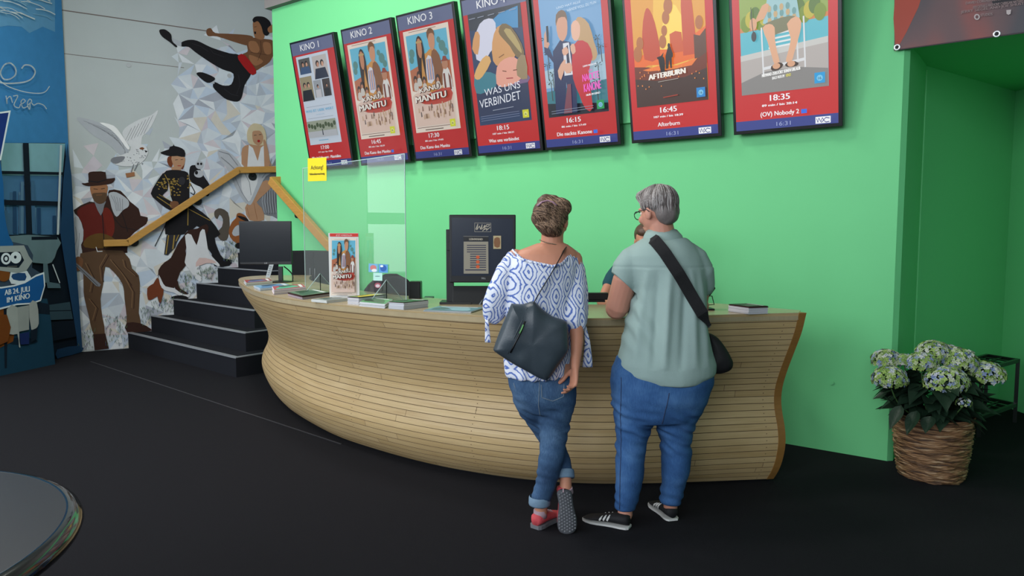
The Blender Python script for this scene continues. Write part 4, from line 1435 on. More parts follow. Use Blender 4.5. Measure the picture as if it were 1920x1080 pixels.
def pic_pool(A, X):
    def Pg(p, m, k=2): A.poly([X(a, b) for a, b in p], glow(m), k)
    Pg([(0, 0), (1, 0), (1, 2), (0, 2)], (96, 176, 190), 0)
    Pg([(0, .90), (1, .94), (1, 2), (0, 2)], (140, 160, 84), 0)
    Pg([(0, 1.5), (1, 1.5), (1, 2), (0, 2)], (150, 190, 214), 0)
    Pg([(0, .88), (1, .92), (1, .98), (0, .94)], (196, 130, 84), 0)
    for k in range(16): A.blob(X(.075 + k * .056, .99 + (k % 3) * .05), (.05, .04), glow([(120, 140, 60), (180, 170, 70), (96, 120, 66)][k % 3]))
    Pg([(0, .46), (1, .56), (1, .66), (0, .56)], (190, 190, 186), 0)
    Pg([(0, 0), (1, 0), (1, .58), (0, .48)], (172, 166, 162), 0)
    Pg([(0, 0), (1, 0), (1, .24), (.7, .30), (.3, .30), (0, .18)], (132, 130, 128), 0)
    wl = glow((208, 210, 212))
    for a, b in (((.26, .90), (.27, .26)), ((.74, .96), (.75, .30)), ((.66, .92), (.67, .38)), ((.27, .34), (.74, .40))): A.line([X(*a), X(*b)], .014, wl)
    for y in (.80, .74, .68, .62): Pg([(.34, y - .02), (.66, y), (.66, y + .025), (.34, y + .005)], (214, 216, 216), 0)
    Pg([(.28, .96), (.34, 1.3), (.5, 1.42), (.66, 1.3), (.70, .96), (.5, .88)], (150, 186, 190), 0)
    A.blob(X(.49, 1.60), (.075, .062), glow((206, 158, 124))); A.blob(X(.49, 1.70), (.078, .035), glow((84, 70, 60)))
    for k in range(14): A.blob(X(.36 + (k % 5) * .07, .98 + (k // 5) * .08), (.018, .016), glow([(186, 160, 120), (110, 150, 150)][k % 2]))
    Pg([(.12, .92), (.16, .99), (.30, 1.02), (.36, 1.2), (.28, 1.2), (.20, 1.02)], (206, 158, 124)); A.blob(X(.17, .97), (.035, .03), glow((206, 158, 124)))
    A.line([X(.15, 1.2), X(.16, .95), X(.17, .86)], .006, glow((60, 60, 60))); A.blob(X(.175, .80), (.024, .024), glow((70, 72, 74)))
    Pg([(.28, .92), (.34, .78), (.50, .80), (.62, .84), (.70, .94), (.6, 1.0), (.4, .98)], (122, 122, 96))
    Pg([(.28, .90), (.33, .72), (.38, .50), (.41, .38), (.47, .38), (.44, .56), (.42, .72), (.42, .88), (.36, .94)], (212, 164, 132))
    Pg([(.56, .90), (.60, .70), (.56, .50), (.54, .40), (.60, .38), (.64, .52), (.70, .74), (.72, .90), (.66, .98)], (212, 164, 132))
    Pg([(.37, .36), (.46, .40), (.51, .36), (.46, .30), (.38, .30)], (70, 56, 48)); Pg([(.53, .36), (.60, .40), (.68, .36), (.66, .32), (.56, .32)], (70, 56, 48))
    A.blob(X(.43, .355), (.035, .014), glow((204, 156, 124))); A.blob(X(.60, .36), (.035, .014), glow((204, 156, 124)))
    A.text('NIEMAND ZERSTÖRT SEINEN URLAUB', X(.26, .225), X(.70, .265), (0, .022), glow((228, 228, 226)), bold=.006)
    A.text('BALD NUR IM', X(.38, .175), X(.52, .188), (0, .020), glow((228, 228, 226)), bold=.01)
    A.text('KINO', X(.54, .19), X(.595, .195), (0, .020), glow((226, 216, 60)), bold=.01)


SCR = [
    dict(br=664, by=311, kino='KINO 1', t='17:00', sub='117 min / bis 19:08', ti='Was ist Liebe wert - Materialists', pic=pic_love, fsk=None, pw=(.10, .80), lab='KINO 1 with a pale collage of couples'),
    dict(br=770, by=304, kino='KINO 2', t='16:45', sub='88 min / bis 18:29', ti='Das Kanu des Manitu', pic=pic_canoe, fsk=(206, 214, 40), lab='KINO 2, Das Kanu des Manitu at 16:45'),
    dict(br=885, by=296, kino='KINO 3', t='17:30', sub='88 min / bis 19:05', ti='Das Kanu des Manitu', pic=pic_canoe, fsk=(206, 214, 40), lab='KINO 3, Das Kanu des Manitu at 17:30'),
    dict(br=1018.5, by=285, kino='KINO 4', t='18:15', sub='107 min / bis 20:21', ti='Was uns verbindet', pic=pic_field, fsk=(206, 204, 40), lab='KINO 4, two sleepers and WAS UNS VERBINDET'),
    dict(br=1164.5, by=273, kino='KINO 5', t='16:15', sub='86 min / bis 17:49', ti='Die nackte Kanone', pic=pic_canon, fsk=(30, 150, 80), lab='man with pistol and woman in red, 16:15'),
    dict(br=1353.5, by=259, kino='KINO 6', t='16:45', sub='107 min / bis 18:39', ti='Afterburn', pic=pic_fire, fsk=(50, 130, 196), lab='a burning orange city and the title AFTERBURN'),
    dict(br=1580, by=240, kino='KINO 7', t='18:35', sub='89 min / bis 20:14', ti='(OV) Nobody 2', pic=pic_pool, fsk=(50, 150, 206), lab='a man in a white chair at a pool, time 18:35'),
]
for k, S in enumerate(SCR):
    q = on_wall(S['br'], S['by'], YW - 0.085)
    O = Vector((q.x - SWd, YW - 0.085, 2.158))
    BACKLIGHT[0] = (.98, .98, .98, 1.15, 1.25, 1.45, 1.5)[k]
    root = empty('display_screen', O)
    tag(root, 'red film screen showing ' + S['lab'], 'screen', 'row of tilted film screens on the green wall')
    hz = 0.035 * max(0, k - 2)  # washed-out haze painted into the colours, stronger on the nearer screens
    hazed = lambda c, h_=hz: tuple(int(a + (190 - a) * h_) for a in c)
    c0 = O + Vector((1, 0, 0)) * (SWd / 2) + SU * (SHt / 2) - SNn * (SD / 2)
    rot = Matrix.Rotation(TILT, 3, 'X')
    mb = MB(); mb.box(c0, (SWd, SD, SHt), CASE, rot)
    obj('housing', mb, None, root, org=O, bevel=0.004)
    mb = MB()
    mb.box((c0.x, (c0.y + SD / 2 + 0.01 + YW - 0.09) / 2 + 0.01, c0.z - 0.1), (0.3, YW - 0.092 - c0.y - SD / 2 - 0.02, 0.2), DARKM)
    obj('wall_bracket', mb, None, root, org=O)
    A = art_on(O)
    A.k = 3
    u0, u1, v0, v1 = .03, .965, .018, .985
    A.rect(u0, v0, u1, v1, glow(hazed(RED)))
    A.rect(u0, .895, u1, v1, glow(hazed(HDR)))
    A.rect(u0, v0, u1, .066, glow(hazed(NAVY)))
    a0, a1, b0, b1 = .095, .875, .197, .882
    if S.get('pw'): a0, a1 = S['pw'][0], S['pw'][1] + .02
    if k >= 3: a0, a1, b0, b1 = .10, .885, .197, .895
    vmap = {4: lambda v: v if v < .3 else .3 + (v - .3) * .82, 5: lambda v: v * .79, 6: lambda v: v * .5}.get(k, lambda v: v)
    X = lambda u, v, f_=vmap: (a0 + (a1 - a0) * u, b0 + (b1 - b0) * min(1.0, f_(v)))
    A.hs = b1 - b0
    S['pic'](A, X)
    A.hs = 1.0
    if k >= 5:
        A.rect(u0, .895, u1, v1, glow(hazed(HDR)))
    if S['fsk']:
        fc = (a0 + (a1 - a0) * .915, b0 + (b1 - b0) * .06); A.poly([(fc[0] - .045, fc[1] - .024), (fc[0] + .045, fc[1] - .024), (fc[0] + .045, fc[1] + .026), (fc[0] - .045, fc[1] + .026)], glow(S['fsk']))
        A.blob(fc, (.026, .014), glow((224, 228, 120) if k < 4 else (120, 190, 224)))
        A.text({1: '6', 2: '6', 3: '6', 4: '12', 5: '16', 6: '16'}[k], (fc[0] - .014, fc[1] - .007), (fc[0] + .014, fc[1] - .007), (0, .013), glow((40, 44, 60)))
    w_ = glow(W_)
    A.text(S['kino'], (.27, .916), (.69, .916), (0, .047), w_, bold=.003)
    A.text(S['t'], (.375, .156), (.555, .156), (0, .029), w_, bold=.012)
    A.text(S['sub'], (.30, .130), (.62, .130), (0, .011), w_, bold=.006)
    L = min(.66, .027 * len(S['ti']))
    A.text(S['ti'], (.46 - L / 2, .082), (.46 + L / 2, .082), (0, .022), w_, bold=.004)
    if k in (1, 4, 6): A.poly([(.48 + L / 2, .080), (.53 + L / 2, .080), (.53 + L / 2, .100), (.48 + L / 2, .100)], glow((60, 110, 220)))
    A.text('16:31', (.43, .030), (.56, .030), (0, .020), glow((150, 160, 200)))
    A.rect(.78, .024, .91, .056, w_)
    A.line([(.79, .048), (.80, .030), (.81, .050), (.825, .032), (.84, .050), (.85, .040), (.87, .050), (.90, .046)], .004, glow(NAVY))
    A.line([(.83, .028), (.85, .038), (.87, .028), (.90, .030)], .004, glow(NAVY))
    obj('lit_panel', A.mb, None, root, org=O)
BACKLIGHT[0] = 1.0

# ------------------------------------------------------------------ things on and behind the counter
def vroot(name, px, py, D, label, cat, group=None):
    """Empty at the thing's base, turned so that its local x runs across the view; returns it and its local origin."""
    p = P(px, py, D)
    r = empty(name, L2W(p), YAW)
    tag(r, label, cat, group)
    return r, p


def thin_glass(name, tint=(0.93, 0.97, 0.95), refl=1.0, haze=0.0):
    m = bpy.data.materials.new(name); m.use_nodes = True
    nt = m.node_tree; nt.nodes.remove(nt.nodes['Principled BSDF']); N = nt.nodes.new
    tr = N('ShaderNodeBsdfTransparent'); tr.inputs[0].default_value = (*tint, 1)
    gl = N('ShaderNodeBsdfGlossy'); gl.inputs['Roughness'].default_value = 0.01
    fr = N('ShaderNodeFresnel'); fr.inputs[0].default_value = 1.5
    mu = N('ShaderNodeMath'); mu.operation = 'MULTIPLY'; mu.inputs[1].default_value = refl
    nt.links.new(fr.outputs[0], mu.inputs[0])
    mx = N('ShaderNodeMixShader')
    nt.links.new(mu.outputs[0], mx.inputs[0]); nt.links.new(tr.outputs[0], mx.inputs[1]); nt.links.new(gl.outputs[0], mx.inputs[2])
    out = mx
    if haze:
        df = N('ShaderNodeBsdfDiffuse'); df.inputs[0].default_value = (0.8, 0.85, 0.85, 1)
        m2 = N('ShaderNodeMixShader'); m2.inputs[0].default_value = haze
        nt.links.new(mx.outputs[0], m2.inputs[1]); nt.links.new(df.outputs[0], m2.inputs[2]); out = m2
    nt.links.new(out.outputs[0], nt.nodes['Material Output'].inputs[0])
    return m


ACR = thin_glass('clear_acrylic', haze=0.05)
ACE = mat('acrylic_edge', (176, 196, 196), 0.25, spec=0.6, var=0.05)

# protective acrylic screen
b0, b1 = on_floor(573, 546, ZT + 0.003), on_floor(762, 571, ZT + 0.003)
pt = (b1 - b0).normalized(); pn = Vector((pt.y, -pt.x, 0))
if pn.dot(-b0) < 0: pn = -pn
htop = hit(767, 287, pn, pn.dot(b0)).z
scr = empty('acrylic_screen', b0)
tag(scr, 'tall clear acrylic screen standing on the counter with a yellow notice and stickers', 'protective screen')
mb = MB(); up = Vector((0, 0, htop - b0.z))
mb.add([b0, b1, b1 + up, b0 + up], [(0, 1, 2, 3)], ACR)
obj('clear_panel', mb, None, scr, org=b0)
mb = MB()
for a, b in ((b0, b0 + up), (b1, b1 + up), (b0 + up, b1 + up), (b0, b1)): mb.bar(a, b, 0.004, 0.004, ACE)
obj('panel_edge', mb, None, scr, org=b0)
for (x, y, yt) in ((601, 549.5, 513), (725, 566, 525)):
    c = hit(x, y, pn, pn.dot(b0)); c.z = b0.z
    t_ = c + Vector((0, 0, hit(x, yt, pn, pn.dot(b0)).z - c.z))
    for sgn in (1, -1):
        f_ = c + pn * sgn * 0.13
        mb = MB(); mb.add([c, f_, t_], [(0, 1, 2)], ACR)
        for a, b in ((c, t_), (t_, f_), (f_, c)): mb.bar(a, b, 0.004, 0.004, ACE)
        obj('foot', mb, None, scr, org=b0)
on_pl = lambda x, y: hit(x, y, pn, pn.dot(b0) + 0.004)
A = Art(on_pl, pn, 0.0003)
YE = mat('yellow_notice', (240, 214, 20), 0.5, var=0.04)
INK = mat('black_ink', (26, 26, 30), 0.6)
A.poly([(577, 297), (612, 295), (612.5, 339), (577.5, 340)], YE)
A.text('Achtung!', (583, 318), (606, 316.5), (0, -7.5), INK, bold=0.006)
A.text('Videoüberwachung', (580.5, 328.5), (609, 327), (0, -4), INK, bold=0.003)
mbn = A.mb
ns = obj('yellow_notice', mbn, None, scr, org=b0)
ns['label'] = 'yellow notice reading Achtung! Videoüberwachung'
for pts, col, cols, lab in (([(691.5, 494), (708.5, 495), (708.5, 510.5), (691, 510)], (112, 170, 212), [((700, 502), (6, 5), (196, 120, 120)), ((702, 507), (5, 3), (220, 226, 230))], 'blue sticker with red patch'),
                            ([(710, 495), (727.5, 496), (727.5, 511.5), (710, 511)], (86, 150, 210), [((719, 503), (6, 6), (40, 90, 170)), ((716, 499), (3, 2), (226, 232, 236))], 'blue sticker with dark blue patch'),
                            ([(700, 511.5), (717, 512), (717, 526.5), (700, 526)], (178, 220, 214), [((708, 518), (5, 1), (110, 150, 150))], 'pale green sticker'),
                            ([(701, 527), (716.5, 527.5), (716.5, 546), (701, 545)], (44, 36, 44), [((708.5, 535), (6, 5), (150, 80, 96)), ((708.5, 536), (4, 3), (196, 180, 190))], 'dark sticker with pink blur')):
    A = Art(on_pl, pn, 0.0003)
    A.poly(pts, mat('sticker_%d_%d_%d' % col, col, 0.5))
    for c, r, cc in cols: A.blob(c, r, mat('sticker_%d_%d_%d' % cc, cc, 0.5))
    s_ = obj('sticker', A.mb, None, scr, org=b0); s_['label'] = lab

# film card in a stand
q0, q1 = on_floor(618, 561, ZT), on_floor(672, 562, ZT)
q0, q1 = W2L(q0), W2L(q1)
Dq = (q0.y + q1.y) / 2
root, base = vroot('film_card', 645, 560, Dq, 'white film card reading KANU MANITU standing in front of the acrylic screen', 'card stand')
base.z = ZT; root.location = L2W(base)
mb = MB()
lo, hi = P(618, 557, Dq), P(672, 437, Dq)
cx, wd = (lo.x + hi.x) / 2, hi.x - lo.x
hgt = hi.z - ZT
mb.box((cx, Dq + 0.006, ZT + hgt / 2), (wd, 0.012, hgt), mat('card_white', (222, 222, 220), 0.5, var=0.03))
mb.box((cx, Dq + 0.05, ZT + 0.004), (wd, 0.09, 0.006), ACE)
obj('stand', mb, None, root, org=base)
flat = lambda D: (lambda x, y: P(x, y, D))
A = Art(lambda x, y: P(x, y, Dq), (0, -1, 0), 0.0004)
cardm = lambda c, k=1.0: mat('print_%d_%d_%d' % tuple(int(v) for v in c), c, 0.45, spec=0.3)
X = lambda u, v: (620 + 49 * u, 554 - 108 * v)
A.k = 3
A.poly([(618.5, 437.5), (671.5, 437.5), (671.5, 444), (618.5, 443.5)], cardm((206, 54, 44)))
A.text('JETZT VORBESTELLEN', (630, 442.3), (660, 442.3), (0, -2.6), cardm((232, 220, 216)))
ay = Art.text
def tt(s, txt, p0, p1, h, m, **k): ay(s, txt, p0, p1, (0, -h[1] * 108), m, **k)
class CardArt(Art):
    def text(s, txt, p0, p1, h, m, slant=0, bold=0): Art.text(s, txt, p0, p1, (0, -h[1] * 108), m, slant, bold)
    def line(s, pts, wd, m, tf=None): Art.line(s, pts, wd * 108, m, tf)
    def blob(s, c, r, m, n=14, rot=0, tf=None): Art.blob(s, c, (r[0] * 49, r[1] * 108), m, n)
B = CardArt(A.fn, A.n, A.step); B.k, B.mb = A.k, A.mb
pic_canoe(B, X, cardm)
obj('printed_card', A.mb, None, root, org=base)

# left monitor, screen off
Dm = 6.35
root, base = vroot('computer_monitor', 522, 529, Dm, 'black switched-off computer monitor at the end of the counter by the stairs', 'monitor')
base.z = ZT + 0.001; root.location = L2W(base)
mb = MB(); a, b = P(447, 414.5, Dm), P(547, 496, Dm)
c = (a + b) / 2
mb.box((c.x, Dm + 0.02, c.z), (b.x - a.x, 0.03, a.z - b.z)); mb.box((c.x, Dm + 0.05, c.z), ((b.x - a.x) * .6, 0.05, (a.z - b.z) * .6))
obj('housing', mb, BLACKP, root, org=base, bevel=0.004)
A = Art(lambda x, y: P(x, y, Dm + 0.004), (0, -1, 0), 0.0004)
A.poly([(449, 417), (545, 418), (545, 490), (449, 492)], mat('dark_glass', (17, 18, 21), 0.18, spec=0.4))
A.text('LG', (496, 494.6), (501, 494.6), (0, -2.6), mat('logo_grey', (170, 172, 176), 0.5))
obj('screen', A.mb, None, root, org=base)
mb = MB(); nb = P(524, 500, Dm)
mb.bar(Vector((nb.x, Dm + 0.03, ZT + 0.01)), Vector((nb.x, Dm + 0.03, nb.z)), 0.035, 0.03); mb.lathe([(0.1, 0), (0.1, 0.008), (0.03, 0.016), (0.0, 0.016)], (nb.x, Dm + 0.03, ZT + 0.001), n=28)
obj('stand', mb, BLACKP, root, org=base)
cb = catmull([(nb.x + 0.02, Dm + 0.06, nb.z), (nb.x + 0.06, Dm + 0.08, nb.z - 0.04), (nb.x + 0.09, Dm + 0.08, ZT + 0.06), (nb.x + 0.10, Dm + 0.05, ZT + 0.006)], 14)
mb = MB(); mb.tube(cb, 0.006, n=6); obj('cable', mb, BLACKP, root, org=base, smooth=True)

# slanting card by the left monitor
q = on_floor(502, 520, ZT); D_ = W2L(q).y
root, base = vroot('price_card', 502, 520, D_, 'small slanting white card leaning up in front of the black monitor', 'card')
base.z = ZT; root.location = L2W(base)
mb = MB(); a, b, c_, d_ = P(498, 520, D_), P(506, 520.5, D_), P(513, 496, D_ + 0.05), P(505, 495, D_ + 0.05)
a.z = max(a.z, ZT); b.z = max(b.z, ZT)
mb.extrude([a, b, c_, d_], (0, 0.004, 0), cardm((150, 158, 164)))
obj('card', mb, None, root, org=base)
A = Art(lambda u, v: a.lerp(b, u).lerp(d_.lerp(c_, u), v) + Vector((0, -0.001, 0)), (0, -1, 0.2), 0.0003)
for v in (.2, .35, .5, .65, .8): A.line([(.25, v), (.75, v)], .05, cardm((90, 98, 106)))
obj('print', A.mb, None, root, org=base)

# black cabinet by the green wall
xa, xb = on_wall(547, 471, 4.80).x, on_wall(664, 471, 5.02).x
zc = on_wall(547, 470, 4.80).z
root = empty('side_cabinet', ((xa + xb) / 2, 4.92, 0)); tag(root, 'matt black cabinet against the green wall under the slanting handrail', 'cabinet')
mb = MB(); mb.box(((xa + xb) / 2, 4.92, zc / 2), (xb - xa, 0.24, zc), mat('cabinet_black', (17, 18, 19), 0.6, var=0.15))
obj('body', mb, None, root, org=Vector(root.location), bevel=0.004)
for s_ in (0, 1):
    mb = MB(); w_ = (xb - xa) / 2 - 0.01
    mb.box((xa + w_ / 2 + 0.005 + s_ * (w_ + 0.01), 4.797, zc / 2), (w_, 0.012, zc - 0.03), mat('cabinet_door', (20, 21, 22), 0.5, var=0.1))
    d_o = obj('door', mb, None, root, org=Vector(root.location), bevel=0.002)
    mb = MB(); hx = xa + (xb - xa) / 2 + (0.04 if s_ else -0.04); mb.tube([(hx, 4.775, zc - 0.3), (hx, 4.775, zc - 0.18)], 0.006, n=8)
    obj('handle', mb, METAL, d_o, org=Vector(root.location))

# customer display (upright monitor on a pole)
Dd = 4.42
root, base = vroot('customer_display', 850, 580, Dd, 'dark blue customer display headed LEINWAND beside the woman in the patterned blouse', 'display')
base.z = ZT + 0.001; root.location = L2W(base)
mb = MB(); a, b = P(842, 402.5, Dd), P(967, 530, Dd); c = (a + b) / 2
mb.box((c.x, Dd + 0.022, c.z), (b.x - a.x, 0.04, a.z - b.z)); mb.box((c.x, Dd + 0.055, c.z), (0.26, 0.05, 0.26))
obj('housing', mb, BLACKP, root, org=base, bevel=0.006)
A = Art(lambda x, y: P(x, y, Dd + 0.002), (0, -1, 0), 0.0004)
A.poly([(847, 408), (962, 410), (962, 517), (847, 517)], glow((14, 32, 58), 0.6))
cr = glow((196, 190, 172), 0.8)
A.line([(890, 418), (920.5, 418.5), (920.5, 434.5), (890, 434.5), (890, 418)], 0.5, cr)
for pts in ([(892, 430), (896, 420), (894, 431), (899, 424), (901, 430), (904, 421), (903, 430)], [(905, 429), (909, 422), (908, 427), (913, 421), (919, 421)], [(905, 433), (910, 427), (907, 431), (913, 428), (912, 432), (919, 426)], [(909, 424), (914, 425), (918, 423)]): A.line(pts, 1.2, cr)
A.line([(869, 443), (916, 443.5)], 0.4, cr)
A.poly([(869, 444), (916, 444.5), (916, 452), (869, 452)], glow((16, 16, 16), .5))
A.text('LEINWAND', (880, 450.2), (905, 450.4), (0, -3.6), cr, bold=.01)
A.poly([(869.5, 453), (915.5, 453), (916, 513), (869.5, 513)], glow((158, 154, 138), .85))
for k in range(11): A.line([(876 if k < 4 else 882, 460 + k * 4.1), (911, 460 + k * 4.1)], 1.7, glow((52, 52, 82), .7))
A.line([(873, 506), (911, 506)], 2.0, glow((52, 52, 82), .7))
for k in range(3): A.blob((896, 482 + k * 9), (3.4, 3.2), glow((206, 92, 46), 1))
A.poly([(925, 442), (939.5, 442), (939.5, 466.5), (925, 466.5)], glow((190, 176, 136), .9))
A.poly([(927, 447), (937, 446), (937, 463), (927, 462)], glow((140, 96, 58), .8), 2)
A.text('DELL', (903, 523), (911, 523), (0, -3.2), mat('logo_grey', (170, 172, 176), .5))
obj('screen', A.mb, None, root, org=base)
mb = MB(); px_ = P(839, 500, Dd).x
mb.box((px_, Dd + 0.05, (ZT + P(839, 430, Dd).z) / 2), (0.022, 0.03, P(839, 430, Dd).z - ZT)); mb.box((px_ + 0.02, Dd + 0.05, P(839, 462, Dd).z), (0.05, 0.05, 0.05)); mb.box((px_ + 0.05, Dd + 0.06, ZT + 0.008), (0.2, 0.16, 0.014)); mb.box((px_ + 0.02, Dd + 0.05, (ZT + c.z) / 2 - 0.03), (0.03, 0.04, 0.3))
obj('pole', mb, DARKM, root, org=base, bevel=0.002)
root, base = vroot('receipt_printer', 885, 578, Dd + 0.02, 'low black device with slanting front under the customer display', 'printer')
base.z = ZT + 0.001; root.location = L2W(base)
a, b = P(849, 536, Dd + 0.03), P(930, 577, Dd + 0.03)
mb = MB(); z0 = ZT + 0.002
mb.extrude([(a.x, Dd - 0.02, z0), (a.x, Dd + 0.2, z0), (a.x, Dd + 0.2, a.z - 0.015), (a.x, Dd + 0.03, a.z)], (b.x - a.x, 0, 0), BLACKP)
obj('body', mb, None, root, org=base, bevel=0.004)
mb = MB(); mb.bar(P(898, 574, Dd - 0.03), P(905, 560, Dd - 0.0), 0.012, 0.004, mat('grey_flap', (96, 104, 108), .4))
obj('flap', mb, None, root, org=base)
for x in (893, 907):
    mb = MB(); mb.bar(P(x, 550, Dd + .025), P(x + 6, 550, Dd + .025), 0.004, 0.004, mat('grey_flap', (96, 104, 108), .4)); obj('button', mb, None, root, org=base)

# small black till behind the counter, between the women
root, base = vroot('till_screen', 1112, 590, 4.55, 'small black till screen on the counter between the two women', 'till')
base.z = ZT + 0.001; root.location = L2W(base)
a, b = P(1094, 549, 4.55), P(1140, 583, 4.55)
mb = MB(); mb.box(((a.x + b.x) / 2, 4.57, (a.z + ZT + 0.015) / 2), (b.x - a.x, 0.05, a.z - ZT - 0.016)); mb.box(((a.x + b.x) / 2, 4.60, ZT + 0.008), (0.12, 0.12, 0.014))
obj('housing', mb, BLACKP, root, org=base, bevel=0.003)
# card terminal on a stand behind the right-hand woman
root, base = vroot('card_terminal', 1326, 588, 4.10, 'black card terminal on a stand behind the woman in the sage shirt', 'card terminal')
base.z = ZT + 0.001; root.location = L2W(base)
mb = MB(); c = P(1322, 560, 4.1)
mb.box((c.x, 4.1, ZT + 0.006), (0.09, 0.09, 0.011)); mb.bar(Vector((c.x - .005, 4.1, ZT + .01)), Vector((c.x - .005, 4.1, c.z + .03)), 0.025, 0.02)
obj('stand', mb, DARKM, root, org=base, bevel=0.002)
mb = MB(); a, b = P(1318, 556, 4.09), P(1333, 536, 4.12); mb.bar(a, b, 0.06, 0.035, BLACKP)
obj('keypad', mb, None, root, org=base, bevel=0.006)
mb = MB(); mb.tube([P(1324, 555, 4.1), P(1335, 555, 4.1), P(1339, 571, 4.1), P(1325, 572, 4.1)], 0.003, n=6); obj('wire_holder', mb, DARKM, root, org=base)


# piles of leaflets: corner points on the counter (left end, front corner, right end)
def pile(A_, C_, B_, h, label, cover, side=(206, 206, 208), cover2=None, dark=0.0):
    a, c, b = (on_floor(x, y, ZT + 0.0015) for x, y in (A_, C_, B_))
    for e_, lim in ((0, 0.34), (1, 0.34)):
        v = (a - c) if e_ == 0 else (b - c)
        if v.length > lim: v = v.normalized() * lim
        if e_ == 0: a = c + v
        else: b = c + v
    cen = (a + b) / 2
    r = empty('leaflet_pile', Vector((cen.x, cen.y, ZT)))
    tag(r, label, 'leaflets', 'leaflet piles along the counter')
    o_ = Vector(r.location)
    rg = random.Random(int(A_[0]))
    sm = [cardm(side), cardm(tuple(int(v * .93) for v in side)), cardm(tuple(min(255, int(v * 1.04)) for v in side))]
    mb = MB(); n = max(2, int(h / 0.0035)); z = 0
    for k in range(n):
        j = Vector((rg.uniform(-.003, .003), rg.uniform(-.003, .003), z)); t_ = h / n
        mb.extrude([a + j, c + j, b + j, a + b - c + j] if (a - c).cross(b - c).z < 0 else [c + j, a + j, a + b - c + j, b + j], (0, 0, t_ * 0.92), sm[rg.randrange(3)] if k < n * (1 - dark) else cardm((60, 34, 36))); z += t_
    obj('sheets', mb, None, r, org=o_)
    A = Art(lambda u, v: c + (a - c) * u + (b - c) * v + Vector((0, 0, h + 0.0005)), (0, 0, 1), 0.0003)
    A.rect(0.01, 0.01, .99, .99, cardm(cover))
    if cover2:
        A.poly([(.1, .1), (.6, .2), (.8, .6), (.3, .8)], cardm(cover2), 3); A.rect(.1, .82, .9, .92, cardm((220, 220, 222)))
        A.poly([(.5, .3), (.9, .2), (.85, .7)], cardm(tuple(int(v * .6) for v in cover2)), 2)
    obj('cover', A.mb, None, r, org=o_)


pile((457, 531), (462, 537), (511, 533), 0.030, 'white leaflet pile at the very tip of the counter', (150, 60, 60), cover2=(96, 110, 150))
pile((476, 540), (488, 545.5), (548, 540), 0.018, 'thin bluish leaflet pile second from the counter tip', (120, 160, 190), (186, 198, 212), (90, 130, 170))
pile((508, 541), (514, 553), (574, 547), 0.036, 'pale pink leaflet pile left of the acrylic screen', (170, 80, 90), (214, 204, 212), (90, 170, 140))
pile((537, 554), (567, 562), (618, 555), 0.026, 'dark-edged brochure pile under the left edge of the acrylic screen', (96, 120, 100), (176, 160, 170), (60, 90, 76), dark=.45)
pile((584, 566), (613, 568.5), (662, 563), 0.017, 'low white leaflet pile in front of the film card', (150, 160, 156), (208, 210, 206), (110, 120, 118))
pile((652, 570), (673, 571.5), (726, 565), 0.046, 'tall leaflet pile with colourful cover just beyond the film card', (120, 150, 90), (206, 206, 212), (214, 190, 60), dark=.1)
pile((674, 574), (722, 578.5), (736, 569), 0.026, 'white leaflet pile with curled edges at the front of the acrylic screen', (110, 170, 120), (214, 216, 218), (90, 120, 90))
pile((729, 579), (757, 581), (803, 575.5), 0.042, 'thick leaflet pile with dark top beside the chair arm', (70, 120, 86), (200, 202, 208), (60, 100, 70), dark=.15)
pile((794, 584), (883, 587), (908, 579), 0.008, 'flat pale blue brochures in front of the customer display', (110, 150, 160), (176, 184, 190), (150, 190, 200))
pile((1366, 584), (1404, 589.5), (1440, 588), 0.042, 'white leaflet pile with dark cover near the square end of the counter', (52, 40, 44), (208, 206, 214), (90, 80, 84), dark=.22)

# office chair behind the counter
Dc = 5.40
root, base = vroot('office_chair', 730, 620, Dc, 'black office chair with rounded back behind the acrylic screen', 'chair')
base.z = 0; root.location = L2W(base)
FAB = mat('chair_fabric', (24, 26, 32), 0.9, var=0.2, scale=80, bump=0.3, bscale=200)
c = P(730, 560, Dc); tp = P(733, 515, Dc).z; hw = (P(790, 560, Dc).x - P(672, 560, Dc).x) / 2 + 0.01
rs = []
for k in range(15):
    t = k / 14; z = 0.62 + (tp - 0.62) * t
    ww = hw * sqrt(max(0.02, 1 - max(0, (t - .35) / .66) ** 2.3))
    ring = []
    for j in range(24):
        an = 2 * pi * j / 24
        x = cos(an) * ww; y = sin(an) * 0.035 - 0.10 * (x / hw) ** 2
        ring.append(Vector((c.x + x, Dc + 0.1 + y, z)))
    rs.append(ring)
mb = MB(); mb.rings(rs, FAB); obj('backrest', mb, None, root, smooth=True, org=base)
mb = MB(); mb.box((c.x, Dc - 0.15, 0.5), (0.46, 0.44, 0.08), FAB); obj('seat', mb, None, root, org=base, bevel=0.03)
mb = MB(); mb.tube([(c.x, Dc - .1, .08), (c.x, Dc - .1, .46)], 0.028, METAL)
for k in range(5):
    a = k * 2 * pi / 5; mb.bar(Vector((c.x, Dc - .1, .09)), Vector((c.x + cos(a) * .3, Dc - .1 + sin(a) * .3, .06)), .04, .03, BLACKP); mb.ell((c.x + cos(a) * .3, Dc - .1 + sin(a) * .3, .03), (.03, .03, .03), BLACKP)
mb.bar(Vector((c.x, Dc - .1, .45)), Vector((c.x, Dc + .12, .7)), .05, .02, BLACKP)
obj('base', mb, None, root, org=base)
for s_, pxx in ((-1, 0), (1, 802)):
    xx = P(802, 562, Dc - .15).x if s_ > 0 else c.x - (P(802, 562, Dc - .15).x - c.x)
    zz = P(802, 561, Dc - .15).z
    mb = MB(); mb.box((xx, Dc - .15, zz), (.07, .24, .025), mat('armrest_grey', (46, 58, 62), .5)); mb.bar(Vector((xx, Dc - .15, zz)), Vector((c.x + s_ * .22, Dc - .15, .48)), .03, .04, BLACKP)
    obj('armrest', mb, None, root, org=base, bevel=.006)
